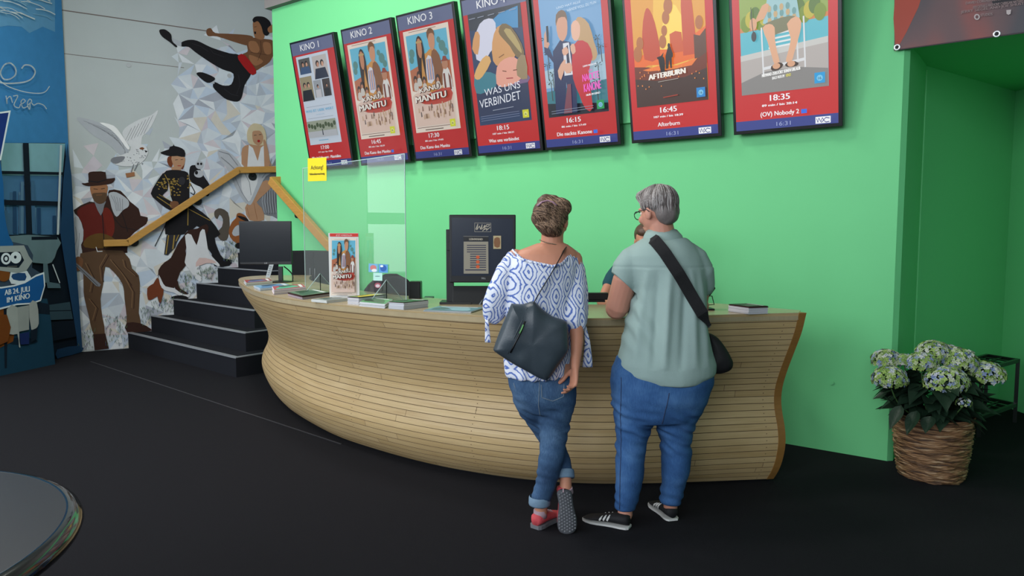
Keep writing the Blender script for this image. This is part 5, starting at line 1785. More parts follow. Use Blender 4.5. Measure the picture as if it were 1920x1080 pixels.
# black speaker box beside the chair
root, base = vroot('speaker_box', 780, 563, 4.8, 'narrow black box standing beside the office chair back', 'box')
a, b = P(766, 526, 4.8), P(789, 563, 4.8)
mb = MB(); mb.box(((a.x + b.x) / 2, 4.84, (a.z + 0.72) / 2), (b.x - a.x, .1, a.z - .735), BLACKP)
base.z = 0.735; root.location = L2W(base)
obj('body', mb, None, root, org=base, bevel=.006)

# ------------------------------------------------------------------ hanging film banner at the niche
yb_ = YW - 0.03
bz = on_wall(1676, 95, yb_).z; bx = on_wall(1676, 95, yb_).x
root = empty('film_banner', (bx, yb_, bz)); tag(root, 'dark red film banner with metal eyelets hanging over the niche', 'banner')
o_ = Vector(root.location)
mb = MB(); mb.box((bx + 1.4, yb_ + 0.004, bz + 0.95), (2.8, 0.006, 1.9), cardm((60, 50, 56)))
obj('sheet', mb, None, root, org=o_)
A = Art(lambda x, y: on_wall(x, y, yb_), (0, -1, 0), 0.0006); A.k = 3
def soft_mat():
    m = bpy.data.materials.new('banner_print'); m.use_nodes = True; nt = m.node_tree; b = nt.nodes['Principled BSDF']; N = nt.nodes.new
    tc = N('ShaderNodeTexCoord'); mp = N('ShaderNodeMapping'); mp.inputs['Rotation'].default_value = (0, radians(38), 0); mp.inputs['Scale'].default_value = (1, 1, 0.35)
    nt.links.new(tc.outputs['Object'], mp.inputs[0]); n = N('ShaderNodeTexNoise'); n.inputs['Scale'].default_value = 2.6; n.inputs['Detail'].default_value = 1.5
    nt.links.new(mp.outputs[0], n.inputs['Vector']); cr = N('ShaderNodeValToRGB')
    e = cr.color_ramp.elements; e[0].position = .40; e[0].color = (*lin((56, 54, 62)), 1); e[1].position = .66; e[1].color = (*lin((150, 58, 46)), 1)
    e.new(.52).color = (*lin((92, 62, 64)), 1)
    nt.links.new(n.outputs['Fac'], cr.inputs[0]); nt.links.new(cr.outputs[0], b.inputs['Base Color']); b.inputs['Roughness'].default_value = .5
    return m
A.poly([(1677, -260), (2400, -420), (2400, -2), (1920, 60), (1677, 93.5)], soft_mat())
RB = cardm((160, 66, 50))
A.poly([(1679, -20), (1735, -28), (1700, 60), (1681, 90), (1679, 88)], RB, 2)
A.poly([(1860, 2), (1920, -6), (1920, 4), (1862, 12)], cardm((30, 28, 34)))
CRD = cardm((140, 120, 120))
A.text('DAVID CORENSWET RACHEL BROSNAHAN', (1811, 9), (1935, -7), (0, -5), CRD, bold=.002)
A.text('EDI GATHEGI ANTHONY CARRIGAN NATHAN FILLION', (1825, 17), (1935, 2), (0, -5), CRD, bold=.002)
A.text('JERRY SIEGEL AND JOE SHUSTER', (1802, 26), (1930, 8), (0, -5), CRD, bold=.002)
A.blob((1832, 32.5), (5.4, 5.6), cardm((178, 168, 168))); A.blob((1832, 32.5), (3, 3.4), cardm((100, 70, 72)))
A.text('STUDIOS', (1839, 32), (1861, 29.5), (0, -5), cardm((150, 136, 136)), bold=.004)
A.poly([(1887, 20), (1896, 19), (1895, 27), (1891, 29), (1887.5, 27)], cardm((178, 168, 168)))
obj('print', A.mb, None, root, org=o_)
for (x, y) in ((1682, 88.5), (1869, 63.5)):
    c = on_wall(x, y, yb_ - 0.004)
    mb = MB(); mb.tube([c, c + Vector((0, 0.006, 0))], 0.013, INK, n=16)
    ring = [[c + Vector((cos(t) * (0.0145 + cos(s) * .0055), sin(s) * .003, sin(t) * (0.0145 + cos(s) * .0055))) for s in (2 * pi * q / 8 for q in range(8))] for t in (2 * pi * p_ / 24 for p_ in range(25))]
    mb.rings(ring, mat('eyelet_metal', (214, 216, 220), .3, metal=.6), cap=False)
    e_ = obj('eyelet', mb, None, root, smooth=True, org=o_)

# ------------------------------------------------------------------ hydrangea in a woven basket
bc = on_floor(1743, 891); D0 = W2L(bc).y
root, base = vroot('potted_hydrangea', 1744, 889, D0, 'blue-green hydrangea in a round woven basket at the corner of the green wall', 'potted plant')
base.z = 0; root.location = L2W(base)
cx = base.x
def wicker():
    m = bpy.data.materials.new('wicker'); m.use_nodes = True; nt = m.node_tree; b = nt.nodes['Principled BSDF']; N = nt.nodes.new
    at = N('ShaderNodeAttribute'); at.attribute_name = 'strand'
    uv = N('ShaderNodeUVMap'); mp = N('ShaderNodeMapping'); mp.inputs['Scale'].default_value = (9, 60, 1); nt.links.new(uv.outputs[0], mp.inputs[0])
    n = N('ShaderNodeTexNoise'); n.inputs['Scale'].default_value = 1.4; n.inputs['Detail'].default_value = 4; nt.links.new(mp.outputs[0], n.inputs['Vector'])
    ad = N('ShaderNodeMath'); ad.operation = 'ADD'; nt.links.new(n.outputs['Fac'], ad.inputs[0]); nt.links.new(at.outputs['Fac'], ad.inputs[1])
    cr = N('ShaderNodeValToRGB'); e = cr.color_ramp.elements; e[0].position = .3; e[0].color = (*lin((64, 42, 26)), 1); e[1].position = .95; e[1].color = (*lin((196, 172, 140)), 1); e.new(.58).color = (*lin((142, 104, 68)), 1)
    nt.links.new(ad.outputs[0], cr.inputs[0]); nt.links.new(cr.outputs[0], b.inputs['Base Color']); b.inputs['Roughness'].default_value = .65
    return m
hB, rB0, rB1 = 0.385, 0.170, 0.212
rows, cols = 46, 150
vv, ff, uvs, att = [], [], [], []
rg = random.Random(31)
ph = [rg.uniform(0, 6.28) for _ in range(rows)]
for r in range(rows * 4 + 1):
    k, s_ = divmod(r, 4); kk = min(k, rows - 1)
    z = hB * r / (rows * 4)
    t = z / hB
    rad = rB0 + (rB1 - rB0) * (t ** 0.8) + 0.006 * sin(pi * t)
    bulge = (0.0, 0.7, 1.0, 0.7)[s_] * 0.006
    for j in range(cols):
        a = 2 * pi * j / cols
        wv = 0.0045 * sin(a * 9 + ph[kk] * 1.0 + kk * pi) + 0.002 * sin(a * 31 + ph[kk])
        zz = z + 0.0032 * sin(a * 7 + kk * 0.9) * (1 if 0 < r < rows * 4 else 0)
        q = rad + bulge + wv
        vv.append(Vector((cx + cos(a) * q, D0 + sin(a) * q, zz)))
for r in range(rows * 4):
    kk = r // 4
    for j in range(cols):
        a = r * cols + j; b = r * cols + (j + 1) % cols
        ff.append((a, b, b + cols, a + cols))
        att.append(0.22 * sin(j * 0.21 + ph[kk] * 3) * sin(kk * 2.3) + ((kk * 37) % 11) / 11 * 0.24 - 0.12)
        u0, u1 = j / cols * 1.4, (j + 1) / cols * 1.4
        uvs += [(u0, r / 40), (u1, r / 40), (u1, (r + 1) / 40), (u0, (r + 1) / 40)]
me = bpy.data.meshes.new('basket'); me.from_pydata([tuple(v - base) for v in vv], [], ff); me.materials.append(wicker())
ul = me.uv_layers.new(name='UVMap'); ul.data.foreach_set('uv', [c for p in uvs for c in p])
me.attributes.new('strand', 'FLOAT', 'FACE').data.foreach_set('value', att)
link('basket', me, root, smooth=True)
mb = MB(); mb.lathe([(rB1 - .014, hB), (rB1 - .016, hB - .05), (0.001, hB - .045)], (cx, D0, 0), cap=False)
obj('soil', mb, mat('potting_soil', (34, 26, 22), .95, var=.4, scale=60, bump=.8, bscale=90), root, org=base)
LEAF = mat('hydrangea_leaf', (32, 52, 38), .45, var=.3, scale=14, bump=.2, bscale=60, spec=.35)
PET = [mat('petal_%d' % i, c, .6, var=.15, scale=60, spec=.2) for i, c in enumerate(((150, 178, 96), (176, 190, 150), (140, 156, 186), (186, 190, 204), (120, 150, 80), (118, 134, 178), (202, 206, 196)))]
PW = [26, 24, 13, 12, 20, 5, 12]
LEAF = mat('hydrangea_leaf', (42, 66, 46), .42, var=.3, scale=14, bump=.2, bscale=60, spec=.4)
STEM = mat('hydrangea_stem', (70, 104, 58), .6, var=.2)
heads = [(1662, 676, 26, .08), (1668, 711, 31, -.10), (1695, 676, 15, .02), (1728, 682, 27, -.04), (1750, 663, 30, .08), (1796, 679, 34, .02), (1774, 717, 38, -.14), (1848, 704, 33, -.02), (1807, 756, 13, -.25), (1772, 664, 24, .12)]
for (x, y, rp, dd) in heads:
    D_ = D0 + dd; c = P(x, y, D_); R_ = rp * D_ / F * 1.0
    mb = MB(); nfl = int(50 + R_ * 2300) if rp > 14 else 34
    for i in range(nfl):
        zz = 1 - 1.35 * (i + .5) / nfl; an = i * 2.39996 + rg.uniform(-.2, .2); rr = sqrt(max(0, 1 - zz * zz))
        n_ = Vector((cos(an) * rr, sin(an) * rr, zz)); p_ = c + Vector((n_.x * R_, n_.y * R_, n_.z * R_ * .80)) * rg.uniform(.90, 1.04)
        n_ = (n_ + Vector((rg.uniform(-.25, .25), rg.uniform(-.25, .25), rg.uniform(-.1, .3)))).normalized()
        a_ = n_.orthogonal().normalized(); b_ = n_.cross(a_); s_ = rg.uniform(.0105, .0145) * (1 if rp > 14 else .7); m_ = PET[rg.choices(range(7), PW)[0]]; ro = rg.uniform(0, 1.57)
        for q in range(4):
            t = ro + q * pi / 2
            e1 = a_ * cos(t) + b_ * sin(t); e2 = a_ * -sin(t) + b_ * cos(t)
            mb.add([p_, p_ + e1 * s_ * .6 - e2 * s_ * .48 + n_ * .003, p_ + e1 * s_ * 1.25 + n_ * .0015, p_ + e1 * s_ * .6 + e2 * s_ * .48 + n_ * .003], [(0, 1, 2, 3)], m_)
    mb.ell(c - Vector((0, 0, R_ * .05)), (R_ * .78, R_ * .78, R_ * .5), LEAF, nu=12, nv=8)
    st0 = Vector((cx + (c.x - cx) * .25, D0 + (D_ - D0) * .3, hB - .05))
    obj('flower_head', mb, None, root, org=base)
    mb = MB(); mb.tube(catmull([st0, (st0 + c) / 2 + Vector(((c.x - cx) * .12, 0, -.02)), c - Vector((0, 0, R_ * .3))], 9), .0042, n=6)
    obj('stem', mb, STEM, root, smooth=True, org=base)
mb = MB()
def leaf(mb, p, d, L, W, droop, roll=0):
    d = Vector(d).normalized(); sd = d.cross(Vector((0, 0, 1))).normalized(); u = sd.cross(d)
    sd, u = sd * cos(roll) + u * sin(roll), u * cos(roll) - sd * sin(roll)
    prev = None; vv, ff = [], []
    N_ = 8
    for k in range(N_ + 1):
        t = k / N_
        wd = W * 1.22 * sin(pi * min(1, t ** .75)) * (1 - .25 * t) if 0 < k < N_ else 0.0005
        q = p + d * (L * t) - Vector((0, 0, 1)) * (droop * L * t * t)
        vv += [q - sd * wd + u * wd * .28, q - sd * wd * .5 + u * wd * .08, q - u * wd * .05, q + sd * wd * .5 + u * wd * .08, q + sd * wd + u * wd * .28]
    for k in range(N_):
        for j in range(4):
            a = k * 5 + j; ff.append((a, a + 1, a + 6, a + 5))
    mb.add(vv, ff)
for i in range(170):
    an = rg.uniform(0, 2 * pi); lay = rg.random()
    r0 = .05 + .13 * rg.random(); z = hB + .015 + .24 * lay * (1 - .2 * rg.random())
    p_ = Vector((cx + cos(an) * r0, D0 + sin(an) * r0, z))
    leaf(mb, p_, (cos(an), sin(an), rg.uniform(-.25, .35)), rg.uniform(.10, .18), rg.uniform(.038, .060), rg.uniform(.1, .55), rg.uniform(-.7, .7))
for (x, y, x2, y2, dd, W_) in ((1700, 730, 1648, 768, -.1, .03), (1700, 760, 1641, 766, -.06, .035), (1690, 770, 1655, 740, -.1, .04), (1720, 770, 1700, 815, -.22, .045), (1760, 775, 1800, 800, -.24, .05), (1800, 770, 1848, 815, -.16, .045), (1790, 790, 1830, 825, -.12, .04), (1820, 750, 1868, 738, -.1, .045), (1800, 740, 1845, 752, -.14, .05), (1690, 715, 1635, 732, -.08, .03), (1830, 735, 1862, 752, -.1, .04), (1690, 760, 1668, 805, -.2, .04), (1745, 780, 1735, 812, -.24, .045), (1770, 760, 1760, 800, -.22, .045), (1815, 770, 1850, 790, -.1, .04)):
    a, b = P(x, y, D0 + dd + .05), P(x2, y2, D0 + dd)
    leaf(mb, a, b - a, (b - a).length, W_ * .85, .02, rg.uniform(-.3, .3))
fo = obj('foliage', mb, LEAF, root, smooth=True, org=base)

# ------------------------------------------------------------------ black metal stand in the niche
zt_ = 0.50
C1, C2, C0 = on_floor(1852, 664, zt_), on_floor(1909, 673, zt_), on_floor(1783, 681, zt_)
d12 = (C2 - C1); d10 = (C0 - C1)
d10 = d10.normalized() * min(d10.length, .9)
C0 = C1 + d10; C3 = C2 + d10
cc = (C1 + C3) / 2
root = empty('plant_stand', (cc.x, cc.y, 0)); tag(root, 'black metal stand with slatted shelves in the niche behind the hydrangea', 'metal stand'); o_ = Vector(root.location)
GM = mat('stand_metal', (26, 34, 30), .3, metal=.3, spec=.7)
for c in (C1, C2, C3, C0):
    mb = MB(); mb.box((c.x, c.y, zt_ / 2), (.026, .026, zt_)); obj('leg', mb, GM, root, org=o_)
for zz, nm in ((zt_ - .012, 'top_shelf'), (.14, 'lower_shelf')):
    mb = MB(); cs = [Vector((c.x, c.y, zz)) for c in (C1, C2, C3, C0)]
    for a, b in zip(cs, cs[1:] + cs[:1]): mb.bar(a, b, .026, .026)
    for k in range(1, 6): mb.bar(cs[0].lerp(cs[3], k / 6), cs[1].lerp(cs[2], k / 6), .02, .008)
    mb.bar(cs[0].lerp(cs[1], .5), cs[3].lerp(cs[2], .5), .015, .012)
    obj(nm, mb, GM, root, org=o_)

# ------------------------------------------------------------------ round black table in the foreground
tc = Vector((-2.265, 0.195, 0)); root = empty('round_table', tc); tag(root, 'round dark pedestal table with thick rounded edge in the near corner', 'table')
zt_ = .755
mb = MB(); mb.lathe([(.0005, zt_), (.612, zt_)], tc, mat('table_laminate', (24, 26, 31), .38, spec=.5, var=.06, scale=3), n=96, cap=False)
obj('table_top', mb, None, root, org=tc)
mb = MB(); mb.lathe([(.612, zt_), (.618, zt_ + .001), (.632, zt_ - .004), (.646, zt_ - .014), (.652, zt_ - .027), (.647, zt_ - .040), (.634, zt_ - .049), (.61, zt_ - .053), (.05, zt_ - .053)], tc, mat('table_edge', (16, 17, 17), .12, spec=.6, coat=.5), n=96, cap=False)
obj('rounded_edge', mb, None, root, smooth=True, org=tc)
mb = MB(); mb.lathe([(.26, 0), (.26, .012), (.06, .03), (.04, .06), (.04, zt_ - .053)], tc, DARKM, n=48)
obj('pedestal', mb, None, root, smooth=True, org=tc)

# ------------------------------------------------------------------ people
SKIN1 = mat('skin_tanned', (196, 136, 110), .5, var=.08, scale=8, spec=.35, bump=.03, bscale=120)
SKIN2 = mat('skin_rosy', (200, 142, 122), .5, var=.10, scale=7, spec=.35, bump=.03, bscale=120)
for m_ in (SKIN1, SKIN2):
    b_ = m_.node_tree.nodes['Principled BSDF']
    b_.inputs['Subsurface Weight'].default_value = 0.08
    b_.inputs['Subsurface Radius'].default_value = (0.02, 0.008, 0.004)


def denim(name, c0, c1, c2):
    m = bpy.data.materials.new(name); m.use_nodes = True; nt = m.node_tree; b = nt.nodes['Principled BSDF']; N = nt.nodes.new; Lk = nt.links.new
    tc = N('ShaderNodeTexCoord'); n = N('ShaderNodeTexNoise'); n.inputs['Scale'].default_value = 5; n.inputs['Detail'].default_value = 4
    Lk(tc.outputs['Object'], n.inputs['Vector'])
    mp = N('ShaderNodeMapping'); mp.inputs['Scale'].default_value = (300, 300, 40); Lk(tc.outputs['Object'], mp.inputs[0])
    n2 = N('ShaderNodeTexNoise'); n2.inputs['Scale'].default_value = 1; n2.inputs['Detail'].default_value = 2; Lk(mp.outputs[0], n2.inputs['Vector'])
    ad = N('ShaderNodeMath'); ad.operation = 'MULTIPLY_ADD'; Lk(n2.outputs['Fac'], ad.inputs[0]); ad.inputs[1].default_value = .35; Lk(n.outputs['Fac'], ad.inputs[2])
    cr = N('ShaderNodeValToRGB'); e = cr.color_ramp.elements; e[0].position = .45; e[0].color = (*lin(c0), 1); e[1].position = .95; e[1].color = (*lin(c2), 1); e.new(.68).color = (*lin(c1), 1)
    Lk(ad.outputs[0], cr.inputs[0]); Lk(cr.outputs[0], b.inputs['Base Color']); b.inputs['Roughness'].default_value = .85; b.inputs['Specular IOR Level'].default_value = .2
    bp = N('ShaderNodeBump'); bp.inputs['Strength'].default_value = .25; bp.inputs['Distance'].default_value = .002; Lk(n2.outputs['Fac'], bp.inputs['Height']); Lk(bp.outputs[0], b.inputs['Normal'])
    return m


JEAN1 = denim('denim_washed', (40, 62, 92), (62, 90, 124), (98, 128, 160))
JEAN2 = denim('denim_blue', (38, 70, 114), (54, 92, 142), (80, 120, 168))
SAGE = mat('sage_cloth', (150, 172, 168), .85, var=.05, scale=5, spec=.2, bump=.15, bscale=300)
LEATHER = mat('dark_leather', (58, 68, 76), .34, var=.3, scale=7, bump=.07, bscale=140, spec=.5)


def ikat():
    m = bpy.data.materials.new('ikat_print'); m.use_nodes = True; nt = m.node_tree; b = nt.nodes['Principled BSDF']; N = nt.nodes.new; Lk = nt.links.new
    tc = N('ShaderNodeTexCoord'); sp = N('ShaderNodeSeparateXYZ')
    no = N('ShaderNodeTexNoise'); no.inputs['Scale'].default_value = 26; no.inputs['Detail'].default_value = 3; Lk(tc.outputs['Object'], no.inputs['Vector'])
    vm = N('ShaderNodeVectorMath'); vm.operation = 'MULTIPLY_ADD'; Lk(no.outputs['Color'], vm.inputs[0]); vm.inputs[1].default_value = (.016, .016, .016); Lk(tc.outputs['Object'], vm.inputs[2])
    Lk(vm.outputs[0], sp.inputs[0])

    def mth(op, a, b_=None, c=None):
        n = N('ShaderNodeMath'); n.operation = op
        for i, v in enumerate((a, b_, c)):
            if v is None: continue
            if isinstance(v, (int, float)): n.inputs[i].default_value = v
            else: Lk(v, n.inputs[i])
        return n.outputs[0]
    PX, PZ = .066, .118
    xx = mth('ADD', sp.outputs['X'], mth('MULTIPLY', sp.outputs['Y'], .6))
    u = mth('DIVIDE', xx, PX); v = mth('DIVIDE', sp.outputs['Z'], PZ)
    row = mth('FLOOR', u)
    v2 = mth('ADD', v, mth('MULTIPLY', mth('MODULO', row, 2.0), .5))
    fu = mth('ABSOLUTE', mth('SUBTRACT', mth('FRACT', u), .5)); fv = mth('ABSOLUTE', mth('SUBTRACT', mth('FRACT', v2), .5))
    # ogee rings: distance in a rounded diamond
    d = mth('SQRT', mth('ADD', mth('MULTIPLY', mth('MULTIPLY', fu, fu), 1.25), mth('MULTIPLY', mth('MULTIPLY', fv, fv), 1.0)))
    dd = mth('ADD', mth('MULTIPLY', d, .5), mth('MULTIPLY', mth('ADD', fu, fv), .42))
    w_ = mth('SINE', mth('MULTIPLY', dd, 27.0))
    cr = N('ShaderNodeValToRGB'); e = cr.color_ramp.elements; e[0].position = .64; e[0].color = (*lin((222, 226, 238)), 1); e[1].position = .90; e[1].color = (*lin((88, 114, 184)), 1)
    w2 = mth('MULTIPLY_ADD', w_, .5, .5); w3 = mth('ADD', w2, mth('MULTIPLY', mth('SUBTRACT', no.outputs['Fac'], .5), .5))
    Lk(w3, cr.inputs[0]); Lk(cr.outputs[0], b.inputs['Base Color']); b.inputs['Roughness'].default_value = .85; b.inputs['Specular IOR Level'].default_value = .2
    return m


IKAT = ikat()


def ring_at(cx, cy, z, rx, ry, n=28, p=2.3, tilt=0.0):
    r = []
    for j in range(n):
        a = 2 * pi * j / n; c, s = cos(a), sin(a)
        x = abs(c) ** (2 / p) * (1 if c >= 0 else -1) * rx; y = abs(s) ** (2 / p) * (1 if s >= 0 else -1) * ry
        r.append(Vector((cx + x, cy + y, z + tilt * x)))
    return r


def stack(mb, rows, D, n=28, p=2.3):
    """rows: (py, px_left, px_right, half depth[, depth centre]) -> closed loft."""
    rs = []
    for r in rows:
        d = r[4] if len(r) > 4 else D
        a, b = P(r[1], r[0], d), P(r[2], r[0], d)
        rs.append(ring_at((a.x + b.x) / 2, d, a.z, (b.x - a.x) / 2, r[3], n, p))
    mb.rings(rs)


def pl(pts):
    return [P(*q) for q in pts]


def hpx(r, D):
    return r * D / F


def head(mb, c, s=1.0, yaw=0.0, pitch=0.0, roll=0.0, hair=False):
    """Head with face towards local +y turned by yaw; c is the centre between the ears."""
    R_ = Matrix.Rotation(yaw, 3, 'Z') @ Matrix.Rotation(pitch, 3, 'X') @ Matrix.Rotation(roll, 3, 'Y')
    E = lambda o, r, rr=None: mb.ell(c + R_ @ (Vector(o) * s), [v * s for v in r], rot=(R_ @ rr) if rr is not None else R_, nu=20, nv=14)
    E((0, -.012, .032), (.076, .096, .088)); E((0, .022, -.02), (.064, .068, .085)); E((0, .04, -.072), (.046, .044, .036)); E((0, .066, -.092), (.022, .018, .018))
    E((0, .092, -.024), (.011, .016, .026), Matrix.Rotation(-.35, 3, 'X')); E((0, .102, -.038), (.015, .013, .011)); E((0, .085, -.066), (.024, .012, .007)); E((0, .083, -.076), (.020, .012, .007))
    E((0, .078, .022), (.052, .016, .014)); E((.036, .07, -.03), (.024, .018, .022)); E((-.036, .07, -.03), (.024, .018, .022))
    for q in (-1, 1): E((q * .077, -.008, -.012), (.008, .018, .030), Matrix.Rotation(q * -.25, 3, 'Z')); E((q * .070, -.008, -.02), (.012, .012, .02))
    return R_


def eyes(c, R_, s, root, base):
    for q in (-1, 1):
        mb = MB(); p_ = c + R_ @ (Vector((q * .031, .074, .0)) * s)
        mb.ell(p_, (.012 * s, .012 * s, .011 * s), mat('eye_white', (214, 210, 206), .3)); mb.ell(p_ + R_ @ Vector((0, .0065 * s, 0)), (.006 * s, .006 * s, .006 * s), mat('iris', (60, 70, 74), .2))
        obj('eye', mb, None, root, smooth=True, org=base)


def hand(mb, w, d, side, palm_n, s=1.0, curl=.5):
    """Palm and five fingers from wrist w along d; palm_n = palm normal; side = direction of the thumb edge."""
    d = Vector(d).normalized(); side = Vector(side); side = (side - d * side.dot(d)).normalized(); pn_ = Vector(palm_n); pn_ = (pn_ - d * pn_.dot(d) - side * pn_.dot(side)).normalized()
    for t, wd in ((.0, .024), (.02, .028), (.045, .034), (.07, .037), (.088, .035)):
        pass
    rs = []
    for t, wd, th in ((-.01, .024, .020), (.01, .026, .018), (.035, .034, .016), (.06, .039, .015), (.085, .038, .013), (.093, .034, .009)):
        q = w + d * t * s
        rs.append([q + side * cos(a) * wd * s + pn_ * sin(a) * th * s for a in (2 * pi * k / 16 for k in range(16))])
    mb.rings(rs)
    for k, (off, L, r) in enumerate(((.027, .070, .0088), (.009, .078, .0090), (-.009, .072, .0086), (-.026, .058, .0078))):
        a0 = curl * (.55 + .18 * k); p0 = w + d * (.083 - .003 * abs(k - 1)) * s + side * off * s; pts = [p0 - d * .015 * s, p0]; ang = 0
        sp = side * (off * .9)
        for seg, f_ in ((.44, a0), (.31, a0 * 1.25), (.25, a0 * .8)):
            ang += f_; pts.append(pts[-1] + ((d + sp * 1.0).normalized() * cos(ang) + pn_ * sin(ang)) * L * seg * s)
        mb.limb(pts, [r * s, r * 1.02 * s, r * s, r * .92 * s, r * .8 * s], n=10)
    p0 = w + d * .018 * s + side * .022 * s + pn_ * .006 * s
    t1 = (d * .62 + side * .62 + pn_ * .35).normalized(); t2 = (d * .85 + side * .25 + pn_ * .4).normalized()
    mb.limb([p0, p0 + t1 * .038 * s, p0 + t1 * .038 * s + t2 * .03 * s, p0 + t1 * .038 * s + t2 * .03 * s + (t2 + pn_ * .3).normalized() * .024 * s], [.014 * s, .0115 * s, .0105 * s, .009 * s], n=10)


def shoe(root, base, ankle, heel, toe, ht, UP, SOLE, name_lab, stripes=None, lining=None, lace=None, wd=.042, sh=.020):
    """Low shoe resting on the floor from heel to toe (world-height z = 0 at its sole)."""
    heel, toe = Vector(heel), Vector(toe); d = toe - heel; L = d.length; d.normalize(); sd = d.cross(Vector((0, 0, 1))).normalized() if abs(d.z) < .9 else Vector((1, 0, 0)); u = sd.cross(d).normalized()
    ws = [(0, .55, .9), (.05, .78, .98), (.16, .86, 1.0), (.32, .80, .93), (.48, .86, .78), (.64, 1.0, .60), (.78, 1.02, .47), (.9, .82, .36), (.97, .55, .26), (1.0, .25, .16)]
    def ring(t, a, h, lo, n=18):
        q = heel + d * (L * t); r = []
        for k in range(n):
            an = 2 * pi * k / n; x = cos(an); y = sin(an)
            r.append(q + sd * (x * wd * a) + u * (lo + (h - lo) * (.5 + .5 * (y if y < 0 else y ** .8)) * (1 if y > 0 else 1)))
        return r
    mb = MB(); mb.rings([ring(t, a, ht * h, .016) for t, a, h in ws], UP)
    o = obj('shoe', mb, None, root, smooth=True, org=base); o['label'] = name_lab
    mb = MB()
    rs = []
    for t, a, h in ws:
        q = heel + d * (L * (t * 1.03 - .015)); w_ = wd * a * 1.06
        rs.append([q - sd * w_ + u * .002, q + sd * w_ + u * .002, q + sd * w_ * 1.02 + u * sh, q - sd * w_ * 1.02 + u * sh])
    mb.rings(rs, SOLE); obj('sole', mb, None, o, smooth=False, org=base)
    if lining:
        mb = MB(); mb.tube([ankle - u * .02, ankle + u * .018], [wd * .84, wd * .80], lining, n=18); obj('collar', mb, None, o, smooth=True, org=base)
    if stripes:
        for t in (.42, .50, .58):
            for q in (-1, 1):
                mb = MB(); a_ = interp([(x, y) for x, y, _ in ws], t); h_ = interp([(x, z) for x, _, z in ws], t) * ht
                pts = []
                for an in (-.35, .0, .35, .7, 1.0):
                    yy = sin(an); y2 = .5 + .5 * (yy if yy < 0 else yy ** .8)
                    pts.append(heel + d * (L * (t - .04 * an)) + sd * (q * cos(an) * wd * a_ * 1.02) + u * (.016 + (h_ - .016) * y2 + .001))
                for a, b in zip(pts, pts[1:]): mb.bar(a, b, .009, .003, stripes, up=sd)
                obj('stripe', mb, None, o, org=base)
    if lace:
        for t in (.40, .48, .56):
            mb = MB(); h_ = interp([(x, z) for x, _, z in ws], t) * ht; q = heel + d * L * t + u * (h_ + .001)
            mb.tube([q - sd * wd * .45 - u * .006, q + u * .003, q + sd * wd * .45 - u * .006], .003, lace, n=6); obj('lace', mb, None, o, smooth=True, org=base)
    return o


def folds(amp, sc=(9, 9, 5), seed=0.0, extra=None):
    def f(p, n):
        v = noise.noise(Vector((p.x * sc[0] + seed, p.y * sc[1], p.z * sc[2]))) + .5 * noise.noise(Vector((p.x * sc[0] * 2.1, p.y * sc[1] * 2.1 + seed, p.z * sc[2] * 2.1)))
        r = amp * v
        if extra: r += extra(p, n)
        return r
    return f


def put(name, me, m, root, base, lab=None, flat_=False):
    for v in me.vertices: v.co = v.co - base
    o = link(name, me, root, smooth=not flat_, m=m)
    if lab: o['label'] = lab
    return o


def strands(mb, paths, r, m):
    for p_ in paths:
        mb.tube(p_, [r * .7] + [r] * (len(p_) - 2) + [r * .3], m, n=4, cap=True)


# ================= woman in the patterned blouse
D1 = 3.50
root, base = vroot('person', 1030, 985, D1, 'person with pinned-up brown hair in blue-and-white patterned blouse and cropped jeans', 'person')
base.z = 0; root.location = L2W(base); W1 = root
mb = MB()
hc = P(1036, 414, D1 - .01)
Rh = head(mb, hc, .93, yaw=-.35, pitch=-.12)
mb.limb(pl([(1036, 436, D1 + .0), (1035, 458, D1 + .0), (1030, 480, D1)]), [.054, .056, .07])
stack(mb, [(456, 1008, 1060, .055), (462, 992, 1070, .065), (468, 976, 1078, .075), (476, 966, 1084, .085), (492, 960, 1084, .095), (520, 962, 1076, .100), (560, 966, 1070, .095), (600, 968, 1064, .090), (650, 964, 1068, .095), (700, 958, 1076, .110), (740, 965, 1080, .110)], D1, 32)
# arms
mb.limb(pl([(968, 482, D1), (946, 530, D1 + .01), (930, 583, D1 + .05)]), [.046, .040, .034])
mb.limb(pl([(930, 583, D1 + .05), (938, 580, D1 + .16), (950, 579, D1 + .28)]), [.034, .030, .024])
mb.limb(pl([(1076, 484, D1), (1081, 540, D1 - .03), (1080, 602, D1 - .07)]), [.042, .038, .034])
wr = P(1079, 690, D1 - .135)
mb.limb([P(1080, 602, D1 - .07), P(1082, 640, D1 - .10), wr], [.036, .032, .0215])
hand(mb, wr, P(1073, 738, D1 - .150) - wr, (-.35, .9, 0), (-.9, -.35, 0), .95, curl=.60)
w2 = P(952, 579, D1 + .30)
hand(mb, w2, (.25, 1, 0), (1, 0, 0), (0, 0, -1), .92, curl=.25)
# legs inside the jeans, bare ankles and feet
mb.limb(pl([(1052, 750, D1), (1040, 800, D1 + .02), (1030, 860, D1 + .0), (1016, 930, D1 - .03), (1014, 966, D1 - .03)]), [.060, .045, .036, .031, .032])
mb.limb(pl([(990, 740, D1 + .02), (1012, 790, D1 + .12), (1040, 830, D1 + .14), (1060, 880, D1 + .03), (1061, 918, D1 - .02)]), [.055, .040, .033, .030, .031])
put('body', fuse(mb, .0042, 5, name='body'), SKIN1, root, base)
eyes(hc, Rh, .93, root, base)
